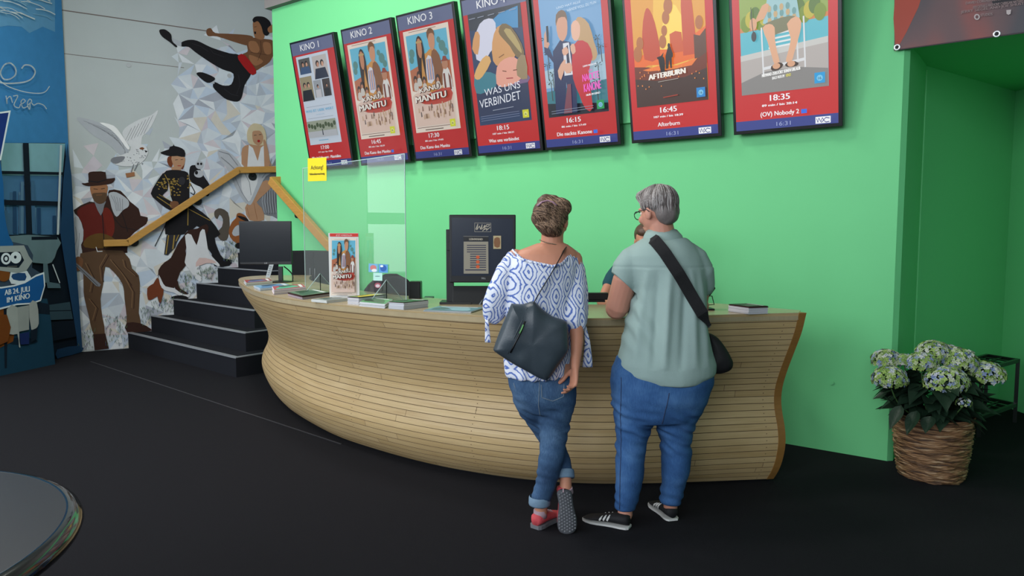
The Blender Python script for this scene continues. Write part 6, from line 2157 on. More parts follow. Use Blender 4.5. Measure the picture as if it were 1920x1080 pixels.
# jeans
mb = MB()
stack(mb, [(690, 956, 1074, .108), (706, 952, 1077, .116), (725, 955, 1080, .122), (742, 961, 1081, .118), (758, 975, 1079, .100), (772, 990, 1075, .080)], D1, 32)
mb.limb(pl([(1044, 748, D1), (1041, 772, D1), (1040, 800, D1 + .01), (1037, 830, D1), (1033, 865, D1 - .01), (1024, 905, D1 - .02), (1014, 938, D1 - .03)]), [.090, .086, .077, .068, .062, .053, .050], n=24)
mb.limb(pl([(992, 742, D1 + .01), (1002, 766, D1 + .05), (1018, 795, D1 + .11), (1036, 828, D1 + .14), (1050, 858, D1 + .09), (1059, 884, D1 + .03)]), [.088, .080, .066, .058, .050, .044], n=24)
def knee1(p, n):
    q = 0
    for zc, am in ((P(1040, 800, D1).z, .006), (P(1040, 770, D1).z, .004), (P(1036, 840, D1).z, .004), (P(1020, 900, D1).z, .003)):
        q += am * 1.9 * math.exp(-((p.z - zc) / .05) ** 2) * sin((p.z - zc) * 120 + p.x * 55 + 5 * noise.noise(p * 7)) * (.4 + noise.noise(p * 9 + Vector((3, 1, 0))))
    return q
jm = fuse(mb, .006, 22, fn=folds(.005, (8, 8, 13), 3.3, knee1), name='jeans')
jo = put('jeans', jm, JEAN1, root, base)
CUFF = mat('denim_cuff', (112, 138, 162), .85, var=.15, scale=60)
for a, b, r in (((1012, 930, D1 - .03), (1011.5, 946, D1 - .03), .053), ((1059, 881, D1 + .03), (1060, 897, D1 + .01), .046)):
    mb = MB(); a, b = P(*a), P(*b); mb.tube([a, a.lerp(b, .15), a.lerp(b, .85), b, b + (a - b) * .05], [r * .96, r * 1.03, r * 1.04, r, r * .8], CUFF, n=28, cap=False)
    obj('cuff', mb, None, jo, smooth=True, org=base)
# back pocket outlines follow the seat of the jeans
from mathutils.bvhtree import BVHTree


def seam_on(me_co, segs, m, rad, root_, nm='seam'):
    """Stitch lines laid on a surface seen from behind: each point drops along +y on to the mesh."""
    bv = BVHTree.FromPolygons([v.co.copy() for v in me_co.vertices], [tuple(p.vertices) for p in me_co.polygons])
    mb = MB()
    for s_ in segs:
        pts = []
        for q in s_:
            p_ = P(q[0], q[1], q[2]) - base
            h = bv.ray_cast(Vector((p_.x, p_.y - 1.0, p_.z)), Vector((0, 1, 0)))
            if h[0] is not None: pts.append(h[0] + Vector((0, -rad * .5, 0)))
        if len(pts) > 1: mb.tube(pts, rad, m, n=5)
    return obj(nm, mb, None, root_, smooth=True)


def dense(pts, k=6):
    out = []
    for a, b in zip(pts, pts[1:]):
        for i in range(k): out.append(tuple(x + (y - x) * i / k for x, y in zip(a, b)))
    return out + [pts[-1]]


STI = mat('denim_stitch', (128, 140, 150), .8, var=.1)
seam_on(jm, [dense([(1013, 712, D1), (1014, 735, D1), (1034, 742, D1), (1054, 734, D1), (1055, 712, D1)]), dense([(963, 712, D1), (966, 722, D1)]), dense([(1010, 700, D1), (1008, 750, D1), (1012, 775, D1)])], STI, .0016, jo, 'stitching')
# blouse: body, two sleeves
mb = MB()
stack(mb, [(474, 974, 1076, .082), (482, 958, 1084, .104), (496, 953, 1086, .118), (520, 951, 1084, .124), (560, 950, 1078, .124), (600, 948, 1074, .122), (640, 946, 1072, .124), (675, 945, 1070, .130), (697, 947, 1068, .134), (705, 949, 1066, .130)], D1, 36)
mb.limb(pl([(968, 484, D1), (951, 510, D1), (938, 545, D1 + .01), (929, 572, D1 + .04), (926, 590, D1 + .06)]), [.048, .062, .066, .064, .052], n=24)
mb.limb(pl([(1070, 482, D1), (1077, 505, D1), (1079, 545, D1 - .02), (1078, 585, D1 - .045), (1076, 604, D1 - .055)]), [.046, .056, .062, .066, .066], n=24)
def gather(p, n):
    t = max(0, (p.z - P(1030, 510, D1).z) / .10)
    ver = .0035 * sin(p.x * 120 + p.y * 60) * min(1, max(0, (1.25 - p.z) / .3))
    return .0035 * min(1, t) * sin(p.x * 260 + p.y * 160) + ver
bl = fuse(mb, .0062, 4, fn=folds(.007, (8, 8, 5), 1.7, gather), name='blouse')
# open neckline: drop the top of the blouse where the back shows
nk = [P(962, 468, D1).x, P(1062, 466, D1).x]
import bmesh
bm = bmesh.new(); bm.from_mesh(bl)
NK = [(960, 465), (968, 473), (980, 483), (1004, 489), (1034, 495), (1050, 491), (1061, 480), (1071, 466)]
def neck_z(x):
    q = [P(a, b, D1) for a, b in NK]
    if x < q[0].x or x > q[-1].x: return None
    for a, b in zip(q, q[1:]):
        if x <= b.x: return a.z + (b.z - a.z) * (x - a.x) / (b.x - a.x)
for v in bm.verts:
    nz = neck_z(v.co.x)
    if nz is not None and v.co.z > nz and v.co.y < D1 + .03: v.co.z = nz
zb = P(1000, 703, D1).z
bm.to_mesh(bl); bm.free()
bo_ = put('blouse', bl, IKAT, root, base)
# frilled neckline band
pts = []
pts = [(x, y) for x, y in NK[:-1]]
mb = MB(); bv = BVHTree.FromPolygons([v.co.copy() for v in bl.vertices], [tuple(p.vertices) for p in bl.polygons]); q_ = []
for a in catmull([(x, y, 0) for x, y in pts], 60):
    p_ = P(a.x, a.y + 2.5, D1) - base; h = bv.ray_cast(Vector((p_.x, p_.y - 1, p_.z)), Vector((0, 1, 0)))
    if h[0] is not None: q_.append(h[0] + Vector((0, -.002, .003 * sin(len(q_) * 2.1))))
if len(q_) > 3: mb.tube(q_, .006, IKAT, n=8); obj('neck_frill', mb, None, bo_, smooth=True)
# ties at the cuffs
for pts in ([(912, 590, D1 + .03), (913, 606, D1 + .0), (914, 625, D1 - .0), (915, 642, D1 - .0)], [(1097, 612, D1 - .05), (1101, 640, D1 - .05), (1102, 668, D1 - .05), (1101, 688, D1 - .05)]):
    c_ = catmull(pl(pts), 16); mb = MB(); big = pts[0][0] > 1000
    rs = []
    for k, q in enumerate(c_):
        w_ = (.006 + (.020 if big else .009) * (k / 15)); rs.append([q + Vector((cos(a) * w_, sin(a) * w_ * .35 + .004 * sin(k * .8), 0)) for a in (2 * pi * j / 12 for j in range(12))])
    mb.rings(rs, IKAT); obj('tie', mb, None, bo_, smooth=True, org=base)
# hair, pinned up, with strands
HB1 = mat('hair_brown', (92, 72, 60), .5, var=.35, scale=30, stretch=(6, 6, 1), spec=.35)
HB2 = mat('hair_brown_light', (158, 128, 104), .5, var=.3, scale=30, spec=.35)
HB3 = mat('hair_clip_mauve', (158, 122, 142), .5, var=.1)
mb = MB(); E = lambda o, r: mb.ell(hc + Rh @ Vector(o), r, rot=Rh, nu=24, nv=16)
E((0, -.022, .030), (.086, .094, .088)); E((-.004, -.055, -.012), (.070, .064, .064)); mb.ell(P(1024, 397, D1 - .08), (.070, .060, .060)); mb.ell(P(1047, 390, D1 - .05), (.066, .06, .052)); mb.ell(P(1034, 432, D1 - .035), (.056, .048, .040)); mb.ell(P(1013, 408, D1 - .05), (.046, .045, .046)); mb.ell(P(1030, 378, D1 - .03), (.062, .05, .034))
hm = fuse(mb, .005, 4, fn=folds(.007, (22, 22, 12), .4), name='hair')
ho = put('hair', hm, HB1, root, base)
mb = MB(); rg = random.Random(41); sc_ = []
bv = BVHTree.FromPolygons([v.co.copy() for v in hm.vertices], [tuple(p.vertices) for p in hm.polygons])
def swirl(n, x0, x1, y0, y1, dirx, m, rad):
    mb = MB(); ps = []
    for i in range(n):
        x, y = rg.uniform(x0, x1), rg.uniform(y0, y1); pts = []
        ang = rg.uniform(-.5, .5) + dirx
        for k in range(7):
            p_ = P(x, y, D1) - base
            h = bv.ray_cast(Vector((p_.x, p_.y - 1, p_.z)), Vector((0, 1, 0)))
            if h[0] is None: break
            pts.append(h[0] + Vector((0, -.0025, 0)))
            x += cos(ang) * 4.2; y += sin(ang) * 4.2; ang += rg.uniform(-.05, .22)
        if len(pts) > 2: ps.append(pts)
    strands(mb, ps, rad, m)
    return mb
for args in ((200, 996, 1074, 364, 448, .9, HB1, .0026), (130, 996, 1068, 364, 424, .3, HB2, .0024), (60, 1000, 1054, 396, 450, 1.2, HB2, .0020)):
    obj('hair_strands', swirl(*args), None, ho, smooth=True)
mb = MB(); ps = []
for i in range(60):
    a = P(rg.uniform(998, 1070), rg.uniform(366, 440), D1 - .05); d_ = Vector((rg.uniform(-.05, .05), rg.uniform(-.02, .02), rg.uniform(-.05, .03)))
    ps.append([a, a + d_ * .5 + Vector((0, 0, .01)), a + d_])
for x0, x1 in ((1003, 992), (1004, 998), (1006, 1001), (1066, 1072), (1068, 1071)):
    ps.append(catmull(pl([(x0, 428, D1 - .02), ((x0 + x1) / 2 - 1, 444, D1 - .02), (x1, 464, D1 - .02)]), 6))
strands(mb, ps, .0012, HB1); obj('loose_hairs', mb, None, ho, smooth=True)
mb = MB(); mb.tube([hv[0] + Vector((0, -.004, 0)) for hv in (bv.ray_cast((P(x, y, D1) - base) - Vector((0, 1, 0)), Vector((0, 1, 0))) for x, y in ((1006, 388), (1014, 381), (1024, 378), (1034, 381), (1041, 387))) if hv[0] is not None], .008, HB3, n=8, flat=.6)
obj('hair_band', mb, None, ho, smooth=True)
# necklace
mb = MB(); pts = catmull(pl([(1012, 450, D1 - .045), (1024, 455, D1 - .062), (1040, 458, D1 - .06), (1055, 462, D1 - .03)]), 26)
for p_ in pts: mb.ell(p_, (.0028, .0028, .0028), nu=6, nv=4)
obj('necklace', mb, mat('necklace_beads', (150, 130, 110), .3, metal=.5), root, smooth=True, org=base)
# shoes
CORAL = mat('coral_shoe', (206, 78, 86), .7, var=.15, scale=50, bump=.3, bscale=200); SG = mat('grey_sole', (110, 112, 118), .6, var=.1); LIN = mat('pale_lining', (176, 150, 160), .8, var=.1)
h0, t0 = P(1003, 984, D1 - .06), P(1045, 978, D1 + .09); h0.z = 0; t0.z = 0
t0 = h0 + (t0 - h0).normalized() * .235
an_ = P(1013, 962, D1 - .03)
shoe(root, base, an_, h0, t0, .078, CORAL, SG, 'coral canvas shoe flat on the carpet', lining=LIN, lace=LIN, wd=.042)
# right foot on tiptoe: sole towards the viewer
mb = MB(); ctr = P(1060, 958, D1 - .08); hf = hpx(40, D1 - .08); wl = hpx(19, D1 - .08)
prof_ = [(-1.0, .45), (-.94, .72), (-.8, .92), (-.6, 1.0), (-.3, .98), (0, .84), (.3, .74), (.6, .76), (.82, .78), (.94, .66), (1.0, .40)]
fr0, bk0 = [], []
def foot_pt(t, a, y): return Vector((ctr.x + a * wl + .006 * (1 - t * t) + (-.007 * t), ctr.y + y + .028 * (1 - t) * -.2 + .02 * t, max(.002, ctr.z + t * hf * .985)))
rs = [[foot_pt(t, w * cos(a), .012 * sin(a)) for a in (2 * pi * k / 16 for k in range(16))] for t, w in prof_]
mb.rings(rs, mat('tread_sole', (74, 76, 82), .7, var=.1)); so = MB(); so.rings(rs)
up_ = MB()
hts = [.02, .035, .05, .06, .068, .078, .085, .088, .088, .08, .06]
rs2 = [[foot_pt(t, w * .97 * cos(a), .012 + (hh * .5) * (1 + sin(a)) - .002) for a in (2 * pi * k / 18 for k in range(18))] for (t, w), hh in zip(prof_, hts)]
up_.rings(rs2, CORAL)
o = obj('shoe', up_, None, root, smooth=True, org=base); o['label'] = 'coral canvas shoe raised on its toe, sole showing'
obj('sole', mb, None, o, smooth=True, org=base)
mb = MB(); DT = mat('sole_tread_light', (128, 130, 136), .7, var=.1)
for i in range(13):
    for j in range(7):
        t = -.86 + i * .145 + (.07 if j % 2 else 0); a = -.78 + j * .26
        if t > .92: continue
        w = interp(prof_, t)
        if abs(a) > w * .9: continue
        c_ = foot_pt(t, a, -.0125)
        mb.add([c_ + Vector((-.0052, 0, 0)), c_ + Vector((0, 0, -.0046)), c_ + Vector((.0052, 0, 0)), c_ + Vector((0, 0, .0046)), c_ + Vector((0, -.003, 0))], [(0, 1, 4), (1, 2, 4), (2, 3, 4), (3, 0, 4)], DT)
obj('tread', mb, None, o, org=base)
mb = MB(); mb.bar(P(1056, 917, D1 - .06), P(1056, 924, D1 - .07), .006, .02, LIN); mb.tube([P(1060, 915, D1 - .025), P(1061, 924, D1 - .02)], [.036, .038], LIN, n=18); obj('heel_tab', mb, None, o, org=base)

# shoulder bag carried by her (a thing of its own)
bagr, bb = vroot('shoulder_bag', 1000, 712, D1 - .2, 'dark grey leather shoulder bag hanging across the back of the patterned blouse', 'bag')
out = [(958, 571), (961, 569), (980, 570), (997, 565), (1004, 567), (1020, 582), (1038, 594), (1058, 600), (1064, 608), (1066, 640), (1064, 660), (1044, 690), (1028, 711), (1022, 713), (1005, 706), (984, 694), (955, 678), (930, 661), (925, 656), (927, 648), (938, 618), (950, 590)]
cxb, cyb = 1000, 640
Db = D1 - .155
mb = MB(); rs = []
N_ = len(out); oo = []
for k in range(N_):
    a, b, c, d = out[k - 1], out[k], out[(k + 1) % N_], out[(k + 2) % N_]
    for j in range(4):
        t = j / 4; oo.append(tuple(.5 * ((2 * b[i]) + (c[i] - a[i]) * t + (2 * a[i] - 5 * b[i] + 4 * c[i] - d[i]) * t * t + (3 * b[i] - a[i] - 3 * c[i] + d[i]) * t ** 3) for i in (0, 1)))
cxb, cyb = 998, 645
for s_, dy in ((.0, .032), (.5, .032), (.88, .026), (.98, .012), (1.0, 0), (.985, -.016), (.95, -.030), (.88, -.042), (.76, -.050), (.6, -.054), (.4, -.056), (.2, -.057), (0, -.0575)):
    ss = max(s_, .02); rs.append([P(cxb + (x - cxb) * ss, cyb + (y - cyb) * ss, Db) + Vector((0, dy + (.012 * noise.noise(Vector(((cxb + (x - cxb) * ss) * .035, (cyb + (y - cyb) * ss) * .03, 2.2))) if dy < 0 else 0), 0)) for x, y in oo])
mb.rings(rs, LEATHER)
bo2 = obj('bag_body', mb, None, bagr, smooth=True, org=bb)
on_bag = lambda x, y, e=0: P(x, y, Db) + Vector((0, -.060 - e, 0))
bgv = BVHTree.FromPolygons([Vector(v) for v in mb.v], [tuple(f) for f in mb.f])
def bagp(x, y, e=.002):
    p_ = P(x, y, Db); h = bgv.ray_cast(p_ - Vector((0, 1, 0)), Vector((0, 1, 0)))
    return (h[0] if h[0] is not None else p_) + Vector((0, -e, 0))
mb = MB(); mb.tube([bagp(x, y, .001) for x, y in ((984, 600), (978, 616), (970, 632), (962, 648), (957, 658))], .0042, mat('zip_black', (14, 14, 16), .4), n=6); obj('zip', mb, None, bagr, smooth=True, org=bb)
mb = MB(); mb.tube([bagp(x, y, .004) for x, y in ((981, 606), (977, 616), (974, 622))], .0035, mat('green_tag', (112, 176, 104), .5), n=6); z_ = obj('zip_pull', mb, None, bagr, smooth=True, org=bb); z_['label'] = 'green zip pull'
mb = MB(); mb.tube([bagp(x, y, .0005) for x, y in ((988, 576), (978, 600), (964, 630), (952, 660), (946, 672))], .0022, LEATHER, n=6); obj('bag_seam', mb, None, bagr, smooth=True, org=bb)
mb = MB(); st_ = catmull([P(1062, 461, D1 + .03), P(1058, 468, D1 - .07), P(1050, 484, D1 - .125), P(1034, 512, D1 - .145), P(1018, 538, D1 - .150), P(1004, 562, Db - .012), P(998, 576, Db - .02)], 30)
for a, b in zip(st_, st_[1:]): mb.bar(a, b + (b - a) * .15, .004, .022, BLACKP, up=Vector((0, 1, 0)))
mb.v = mb.v
obj('strap', mb, None, bagr, org=bb)

# ================= woman in the sage shirt
D2 = 3.52
root, base = vroot('person', 1225, 980, D2, 'person with short grey hair and glasses in a loose sage green shirt and blue jeans', 'person')
base.z = 0; root.location = L2W(base)
mb = MB()
hc = P(1233, 397, D2)
Rh = head(mb, hc, 1.0, yaw=.62, pitch=-.14)
mb.limb(pl([(1238, 420, D2 - .0), (1241, 440, D2), (1243, 462, D2)]), [.062, .066, .085])
stack(mb, [(452, 1214, 1278, .065), (462, 1196, 1292, .080), (478, 1188, 1300, .095), (500, 1196, 1306, .105), (560, 1206, 1302, .110), (620, 1196, 1306, .120), (680, 1184, 1310, .130), (740, 1180, 1306, .130)], D2, 32)
mb.limb(pl([(1194, 480, D2), (1172, 525, D2 + .0), (1158, 576, D2 + .05)]), [.046, .062, .060])
mb.limb(pl([(1156, 578, D2 + .05), (1162, 574, D2 + .17), (1180, 572, D2 + .30)]), [.058, .048, .032])
mb.limb(pl([(1296, 482, D2), (1314, 530, D2 + .01), (1308, 574, D2 + .10)]), [.045, .052, .048])
mb.limb(pl([(1312, 574, D2 + .10), (1296, 572, D2 + .20), (1276, 570, D2 + .31)]), [.050, .042, .030])
hand(mb, P(1184, 572, D2 + .33), (.45, 1, 0.0), (1, 0, 0), (0, 0, -1), 1.0, curl=.3)
hand(mb, P(1272, 570, D2 + .34), (-.35, 1, 0.0), (-1, 0, 0), (0, 0, -1), 1.0, curl=.3)
mb.limb(pl([(1190, 750, D2), (1182, 820, D2), (1176, 890, D2 - .01), (1172, 945, D2 - .02), (1172, 966, D2 - .03)]), [.070, .055, .045, .036, .038])
mb.limb(pl([(1275, 750, D2), (1268, 820, D2 + .02), (1264, 880, D2 + .04), (1258, 925, D2 + .05), (1257, 952, D2 + .06)]), [.070, .055, .045, .036, .036])
put('body', fuse(mb, .0045, 5, name='body'), SKIN2, root, base)
eyes(hc, Rh, 1.0, root, base)
# jeans
mb = MB()
stack(mb, [(668, 1157, 1334, .168), (690, 1148, 1337, .176), (715, 1145, 1336, .180), (745, 1146, 1326, .176), (770, 1149, 1315, .160), (785, 1153, 1306, .140)], D2, 36)
def leg(rows):
    rs = []
    for y, l, r, d, dep in rows:
        a, b = P(l, y, d), P(r, y, d); rs.append(ring_at((a.x + b.x) / 2, d, a.z, (b.x - a.x) / 2, dep, 28, 2.1))
    mb.rings(rs)
leg([(740, 1147, 1232, D2, .150), (770, 1149, 1229, D2, .135), (800, 1153, 1221, D2, .115), (825, 1156, 1213, D2, .098), (850, 1154, 1209, D2 - .01, .090), (880, 1154, 1208, D2 - .015, .088), (910, 1154, 1203, D2 - .015, .075), (935, 1153, 1197, D2 - .02, .062), (953, 1152, 1191, D2 - .02, .055)])
leg([(740, 1222, 1328, D2, .150), (770, 1226, 1314, D2, .135), (800, 1230, 1300, D2 + .01, .115), (825, 1237, 1294, D2 + .02, .098), (850, 1240, 1296, D2 + .025, .090), (880, 1241, 1293, D2 + .03, .085), (905, 1240, 1286, D2 + .04, .072), (930, 1238, 1279, D2 + .05, .058), (944, 1238, 1275, D2 + .05, .052)])
def knee2(p, n):
    q = 0
    for zc, am in ((P(1200, 800, D2).z, .006), (P(1200, 830, D2).z, .004), (P(1200, 770, D2).z, .005), (P(1200, 935, D2).z, .004)):
        q += am * 1.9 * math.exp(-((p.z - zc) / .06) ** 2) * sin((p.z - zc) * 110 + p.x * 35 + 5 * noise.noise(p * 6)) * (.45 + noise.noise(p * 7 + Vector((5, 1, 0))))
    return q
jm = fuse(mb, .006, 20, fn=folds(.004, (6, 6, 14), 9.1, knee2), name='jeans')
jo = put('jeans', jm, JEAN2, root, base)
DST = mat('denim_stitch_dark', (46, 60, 92), .8, var=.1)
seam_on(jm, [dense([(1159, 700, D2), (1158, 760, D2), (1161, 820, D2), (1159, 880, D2), (1158, 946, D2)], 10), dense([(1240, 722, D2), (1234, 752, D2), (1229, 785, D2)])], DST, .0022, jo, 'seam')
# shirt
mb = MB()
stack(mb, [(446, 1208, 1286, .072), (452, 1196, 1294, .092), (462, 1182, 1304, .112), (478, 1170, 1316, .132), (500, 1172, 1322, .146), (540, 1186, 1322, .154), (580, 1180, 1322, .160), (620, 1170, 1326, .170), (660, 1160, 1334, .182), (680, 1154, 1340, .190), (698, 1156, 1338, .190), (712, 1184, 1318, .186)], D2, 40)
mb.limb(pl([(1206, 476, D2), (1190, 490, D2), (1176, 508, D2), (1169, 529, D2 + .0)]), [.070, .082, .080, .072], n=26)
mb.limb(pl([(1284, 474, D2), (1300, 488, D2), (1312, 510, D2), (1316, 536, D2 + .03)]), [.066, .076, .072, .062], n=26)
# long soft pleats down the back
def pleat(p, n):
    if n.y > .3: return 0
    q = 0
    zt1 = P(1240, 500, D2).z; zb1 = P(1240, 700, D2).z
    t = min(1, max(0, (zt1 - p.z) / (zt1 - zb1)))
    for x0, x1, am, w_ in ((1243, 1232, .014, .020), (1272, 1262, -.010, .018), (1284, 1290, .010, .020), (1205, 1180, .009, .018), (1222, 1212, -.008, .018), (1300, 1316, .008, .018)):
        xc = P(x0 + (x1 - x0) * t, 600, D2).x
        q += 1.25 * am * math.exp(-((p.x - xc) / w_) ** 2) * sin(pi * min(1, t * 1.1)) ** .6
    # yoke seam
    yk = P(1240, 499, D2).z
    q -= .003 * math.exp(-((p.z - yk) / .005) ** 2)
    # slanting drag folds at the waist
    q += .006 * sin((p.z * 1.0 + p.x * 1.6) * 52) * math.exp(-((p.z - P(1240, 600, D2).z) / .12) ** 2) * max(0, min(1, (P(1230, 600, D2).x - p.x) / .1))
    return q
sm_ = fuse(mb, .0062, 14, fn=folds(.006, (6, 6, 4), 5.5, pleat), name='shirt')
# curved shirt tail: trim the hem
bm = bmesh.new(); bm.from_mesh(sm_)
def hem(x):
    a = P(1153, 680, D2); b = P(1265, 718, D2); c = P(1340, 692, D2)
    if x < b.x: t = (x - a.x) / (b.x - a.x); return a.z + (b.z - a.z) * (1 - (1 - max(0, min(1, t))) ** 2)
    t = (x - b.x) / (c.x - b.x); return b.z + (c.z - b.z) * max(0, min(1, t)) ** 2
for v in bm.verts:
    v.co.z = max(v.co.z, hem(v.co.x))
# open sleeve ends
se1 = P(1150, 513, D2), P(1190, 549, D2)
def below(p, a, b):
    return (b.x - a.x) * (p.z - a.z) - (b.z - a.z) * (p.x - a.x) < 0
sa, sb_ = se1; sdir = (sb_ - sa); sdir.y = 0; sdir.normalize(); sn_ = Vector((-sdir.z, 0, sdir.x))
if sn_.z > 0: sn_ = -sn_
for v in bm.verts:
    if v.co.x < P(1190, 500, D2).x and v.co.z > P(1190, 562, D2).z:
        q = (v.co - sa).dot(sn_)
        if q > 0: v.co -= sn_ * q
bm.to_mesh(sm_); bm.free()
so_ = put('shirt', sm_, SAGE, root, base)
# collar
mb = MB(); rs = []
for k in range(33):
    a = 2 * pi * k / 32
    c0 = P(1243, 446, D2); top_ = P(1243, 432, D2)
    rx, ry = .088, .070
    q = Vector((c0.x + cos(a) * rx, D2 + sin(a) * ry, 0))
    q2 = Vector((c0.x - .004 + cos(a) * rx * .86, D2 + .01 + sin(a) * ry * .88, 0))
    fl_ = .010 * (-sin(a))
    rs.append([q * 1.0 + Vector((cos(a) * .012, sin(a) * .012, c0.z - .012)), q + Vector((cos(a) * .006, sin(a) * .006, c0.z + .012)), q2 + Vector((0, 0, top_.z + fl_)), q2 + Vector((-cos(a) * .008, -sin(a) * .008, top_.z - .012)), q2 + Vector((0, 0, c0.z - .02))])
mb.rings(rs, SAGE, cap=False, closed=False)
obj('collar', mb, None, so_, smooth=True, org=base)
# short grey hair
HG = [mat('hair_grey', (118, 110, 108), .5, var=.3, scale=40, stretch=(5, 5, 1), spec=.35), mat('hair_grey_light', (172, 166, 164), .5, var=.2, scale=40, spec=.35), mat('hair_grey_dark', (84, 74, 72), .5, var=.2, scale=40, spec=.35)]
mb = MB(); E = lambda o, r: mb.ell(hc + Rh @ Vector(o), r, rot=Rh, nu=24, nv=16)
E((0, -.018, .046), (.084, .100, .084)); E((0, -.062, -.010), (.066, .052, .066)); E((0, .05, .088), (.062, .058, .035)); E((0, .0, .098), (.06, .08, .034))
hm = fuse(mb, .005, 4, fn=folds(.005, (20, 20, 9), 2.4), name='hair')
bm = bmesh.new(); bm.from_mesh(hm)
bm.to_mesh(hm); bm.free()
ho = put('hair', hm, HG[0], root, base)
bv = BVHTree.FromPolygons([v.co.copy() for v in hm.vertices], [tuple(p.vertices) for p in hm.polygons])
rg = random.Random(77)
for mi, n_, rad in ((1, 210, .0020), (2, 150, .0018), (0, 120, .0020)):
    mb = MB(); ps = []
    for i in range(n_):
        # follow the head from the crown down
        th = rg.uniform(0, 2 * pi); ph0 = rg.uniform(.15, 1.2); pts = []
        for k in range(7):
            ph_ = ph0 + k * .17
            d_ = Rh @ Vector((sin(ph_) * cos(th), sin(ph_) * sin(th), cos(ph_)))
            h = bv.ray_cast(hc - base + Rh @ Vector((0, -.02, .04)), d_)
            if h[0] is None: break
            pts.append(h[0] + d_ * .0012); th += rg.uniform(-.03, .03)
        if len(pts) > 2: ps.append(pts)
    strands(mb, ps, rad, HG[mi]); obj('hair_strands', mb, None, ho, smooth=True)
mb = MB(); ps = []
for i in range(40):
    x = rg.uniform(1199, 1232); a = P(x, rg.uniform(352, 364), D2 + rg.uniform(-.04, .06)); ps.append([a + Vector((.012, 0, -.006)), a, a + Vector((rg.uniform(-.018, -.004), rg.uniform(-.01, .01), rg.uniform(-.004, .010)))])
strands(mb, ps, .0016, HG[1]); obj('fringe', mb, None, ho, smooth=True)
# glasses
mb = MB(); GL = mat('glasses_frame', (30, 30, 36), .3, spec=.6)
for q in (-1, 1):
    c_ = Vector((q * .034, .104, -.004)); ring = [hc + Rh @ (c_ + Vector((cos(a) * .027, -.004 * abs(cos(a)), sin(a) * .020))) for a in (2 * pi * k / 24 for k in range(25))]
    mb.tube(ring, .0022, GL, n=6); mb.tube([hc + Rh @ Vector((q * .061, .100, .004)), hc + Rh @ Vector((q * .080, .05, .008)), hc + Rh @ Vector((q * .084, -.006, .010)), hc + Rh @ Vector((q * .083, -.022, -.004))], .0022, GL, n=6)
mb.tube([hc + Rh @ Vector((-.008, .106, 0)), hc + Rh @ Vector((.008, .106, 0))], .002, GL, n=6)
go = obj('glasses', mb, None, root, smooth=True, org=base)
# shoes
BKS = mat('black_suede_shoe', (24, 24, 28), .75, var=.2, scale=60, bump=.2, bscale=200); WS = mat('white_rubber', (214, 214, 212), .5)
h0, t0 = P(1187, 981, D2 - .08), P(1113, 972, D2 - .02); h0.z = 0; t0.z = 0
h0 = P(1180, 979, D2 - .07); h0.z = 0; t0 = P(1112, 957, D2 + .02); t0.z = 0
t0 = h0 + (t0 - h0).normalized() * .245
shoe(root, base, P(1171, 962, D2 - .05), h0, t0, .070, BKS, WS, 'black shoe with three white stripes, toe pointing aside', stripes=WS, wd=.042, sh=.012)
h0 = P(1262, 971, D2 + .02); h0.z = 0; t0 = P(1232, 946, D2 + .2); t0.z = 0; t0 = h0 + (t0 - h0).normalized() * .245
shoe(root, base, P(1258, 948, D2 + .06), h0, t0, .070, BKS, WS, 'black striped shoe pointing at the counter', stripes=WS, wd=.042, sh=.012)

# small crossbody bag
bagr, bb = vroot('crossbody_bag', 1352, 700, D2 - .02, 'small black crossbody bag on a wide strap over the sage shirt', 'bag')
out = [(1326, 627), (1334, 626), (1346, 634), (1358, 650), (1368, 668), (1372, 680), (1368, 692), (1354, 699), (1338, 699), (1330, 690), (1328, 660), (1326, 640)]
mb = MB(); rs = []; Db = D2 + .0; cxb, cyb = 1347, 666; oo = []
for k in range(len(out)):
    a, b, c, d = out[k - 1], out[k], out[(k + 1) % len(out)], out[(k + 2) % len(out)]
    for j in range(3):
        t = j / 3; oo.append(tuple(.5 * ((2 * b[i]) + (c[i] - a[i]) * t + (2 * a[i] - 5 * b[i] + 4 * c[i] - d[i]) * t * t + (3 * b[i] - a[i] - 3 * c[i] + d[i]) * t ** 3) for i in (0, 1)))
for s_, dy in ((.02, .06), (.6, .055), (.92, .04), (1.0, .01), (1.0, -.01), (.92, -.04), (.6, -.055), (.02, -.06)):
    rs.append([P(cxb + (x - cxb) * s_, cyb + (y - cyb) * s_, Db) + Vector((0, dy, 0)) for x, y in oo])
mb.rings(rs, mat('black_nylon', (19, 19, 22), .7, var=.1, bump=.1)); obj('bag_body', mb, None, bagr, smooth=True, org=bb)
bvs = BVHTree.FromPolygons([v.co.copy() for v in sm_.vertices], [tuple(p.vertices) for p in sm_.polygons])
mb = MB(); pts = []
for a in catmull([(1219, 449, 0), (1234, 470, 0), (1250, 497, 0), (1268, 525, 0), (1285, 555, 0), (1301, 582, 0), (1317, 605, 0)], 40):
    p_ = P(a.x, a.y, D2) - base; h = bvs.ray_cast(p_ - Vector((0, 1, 0)), Vector((0, 1, 0)))
    pts.append((h[0] if h[0] is not None else p_) + base + Vector((0, -.006, 0)))
for k in range(14):
    pts = [pts[0]] + [(pts[i - 1] + pts[i] * 2 + pts[i + 1]) / 4 for i in range(1, len(pts) - 1)] + [pts[-1]]
pts = [pts[0] + Vector((-.012, .05, .012))] + pts
wd_ = [hpx(11, D2) * (1 if k < 34 else max(.35, 1 - (k - 34) / 7)) for k in range(len(pts))]
def on_shirt(p_):
    ys = []
    for e in (-.008, 0, .008):
        h = bvs.ray_cast(Vector((p_.x + e, -9, p_.z)) - Vector((base.x, 0, base.z)), Vector((0, 1, 0)))
        if h[0] is not None: ys.append(h[0].y + base.y)
    return min(ys) if ys else p_.y
L_, R2_ = [], []
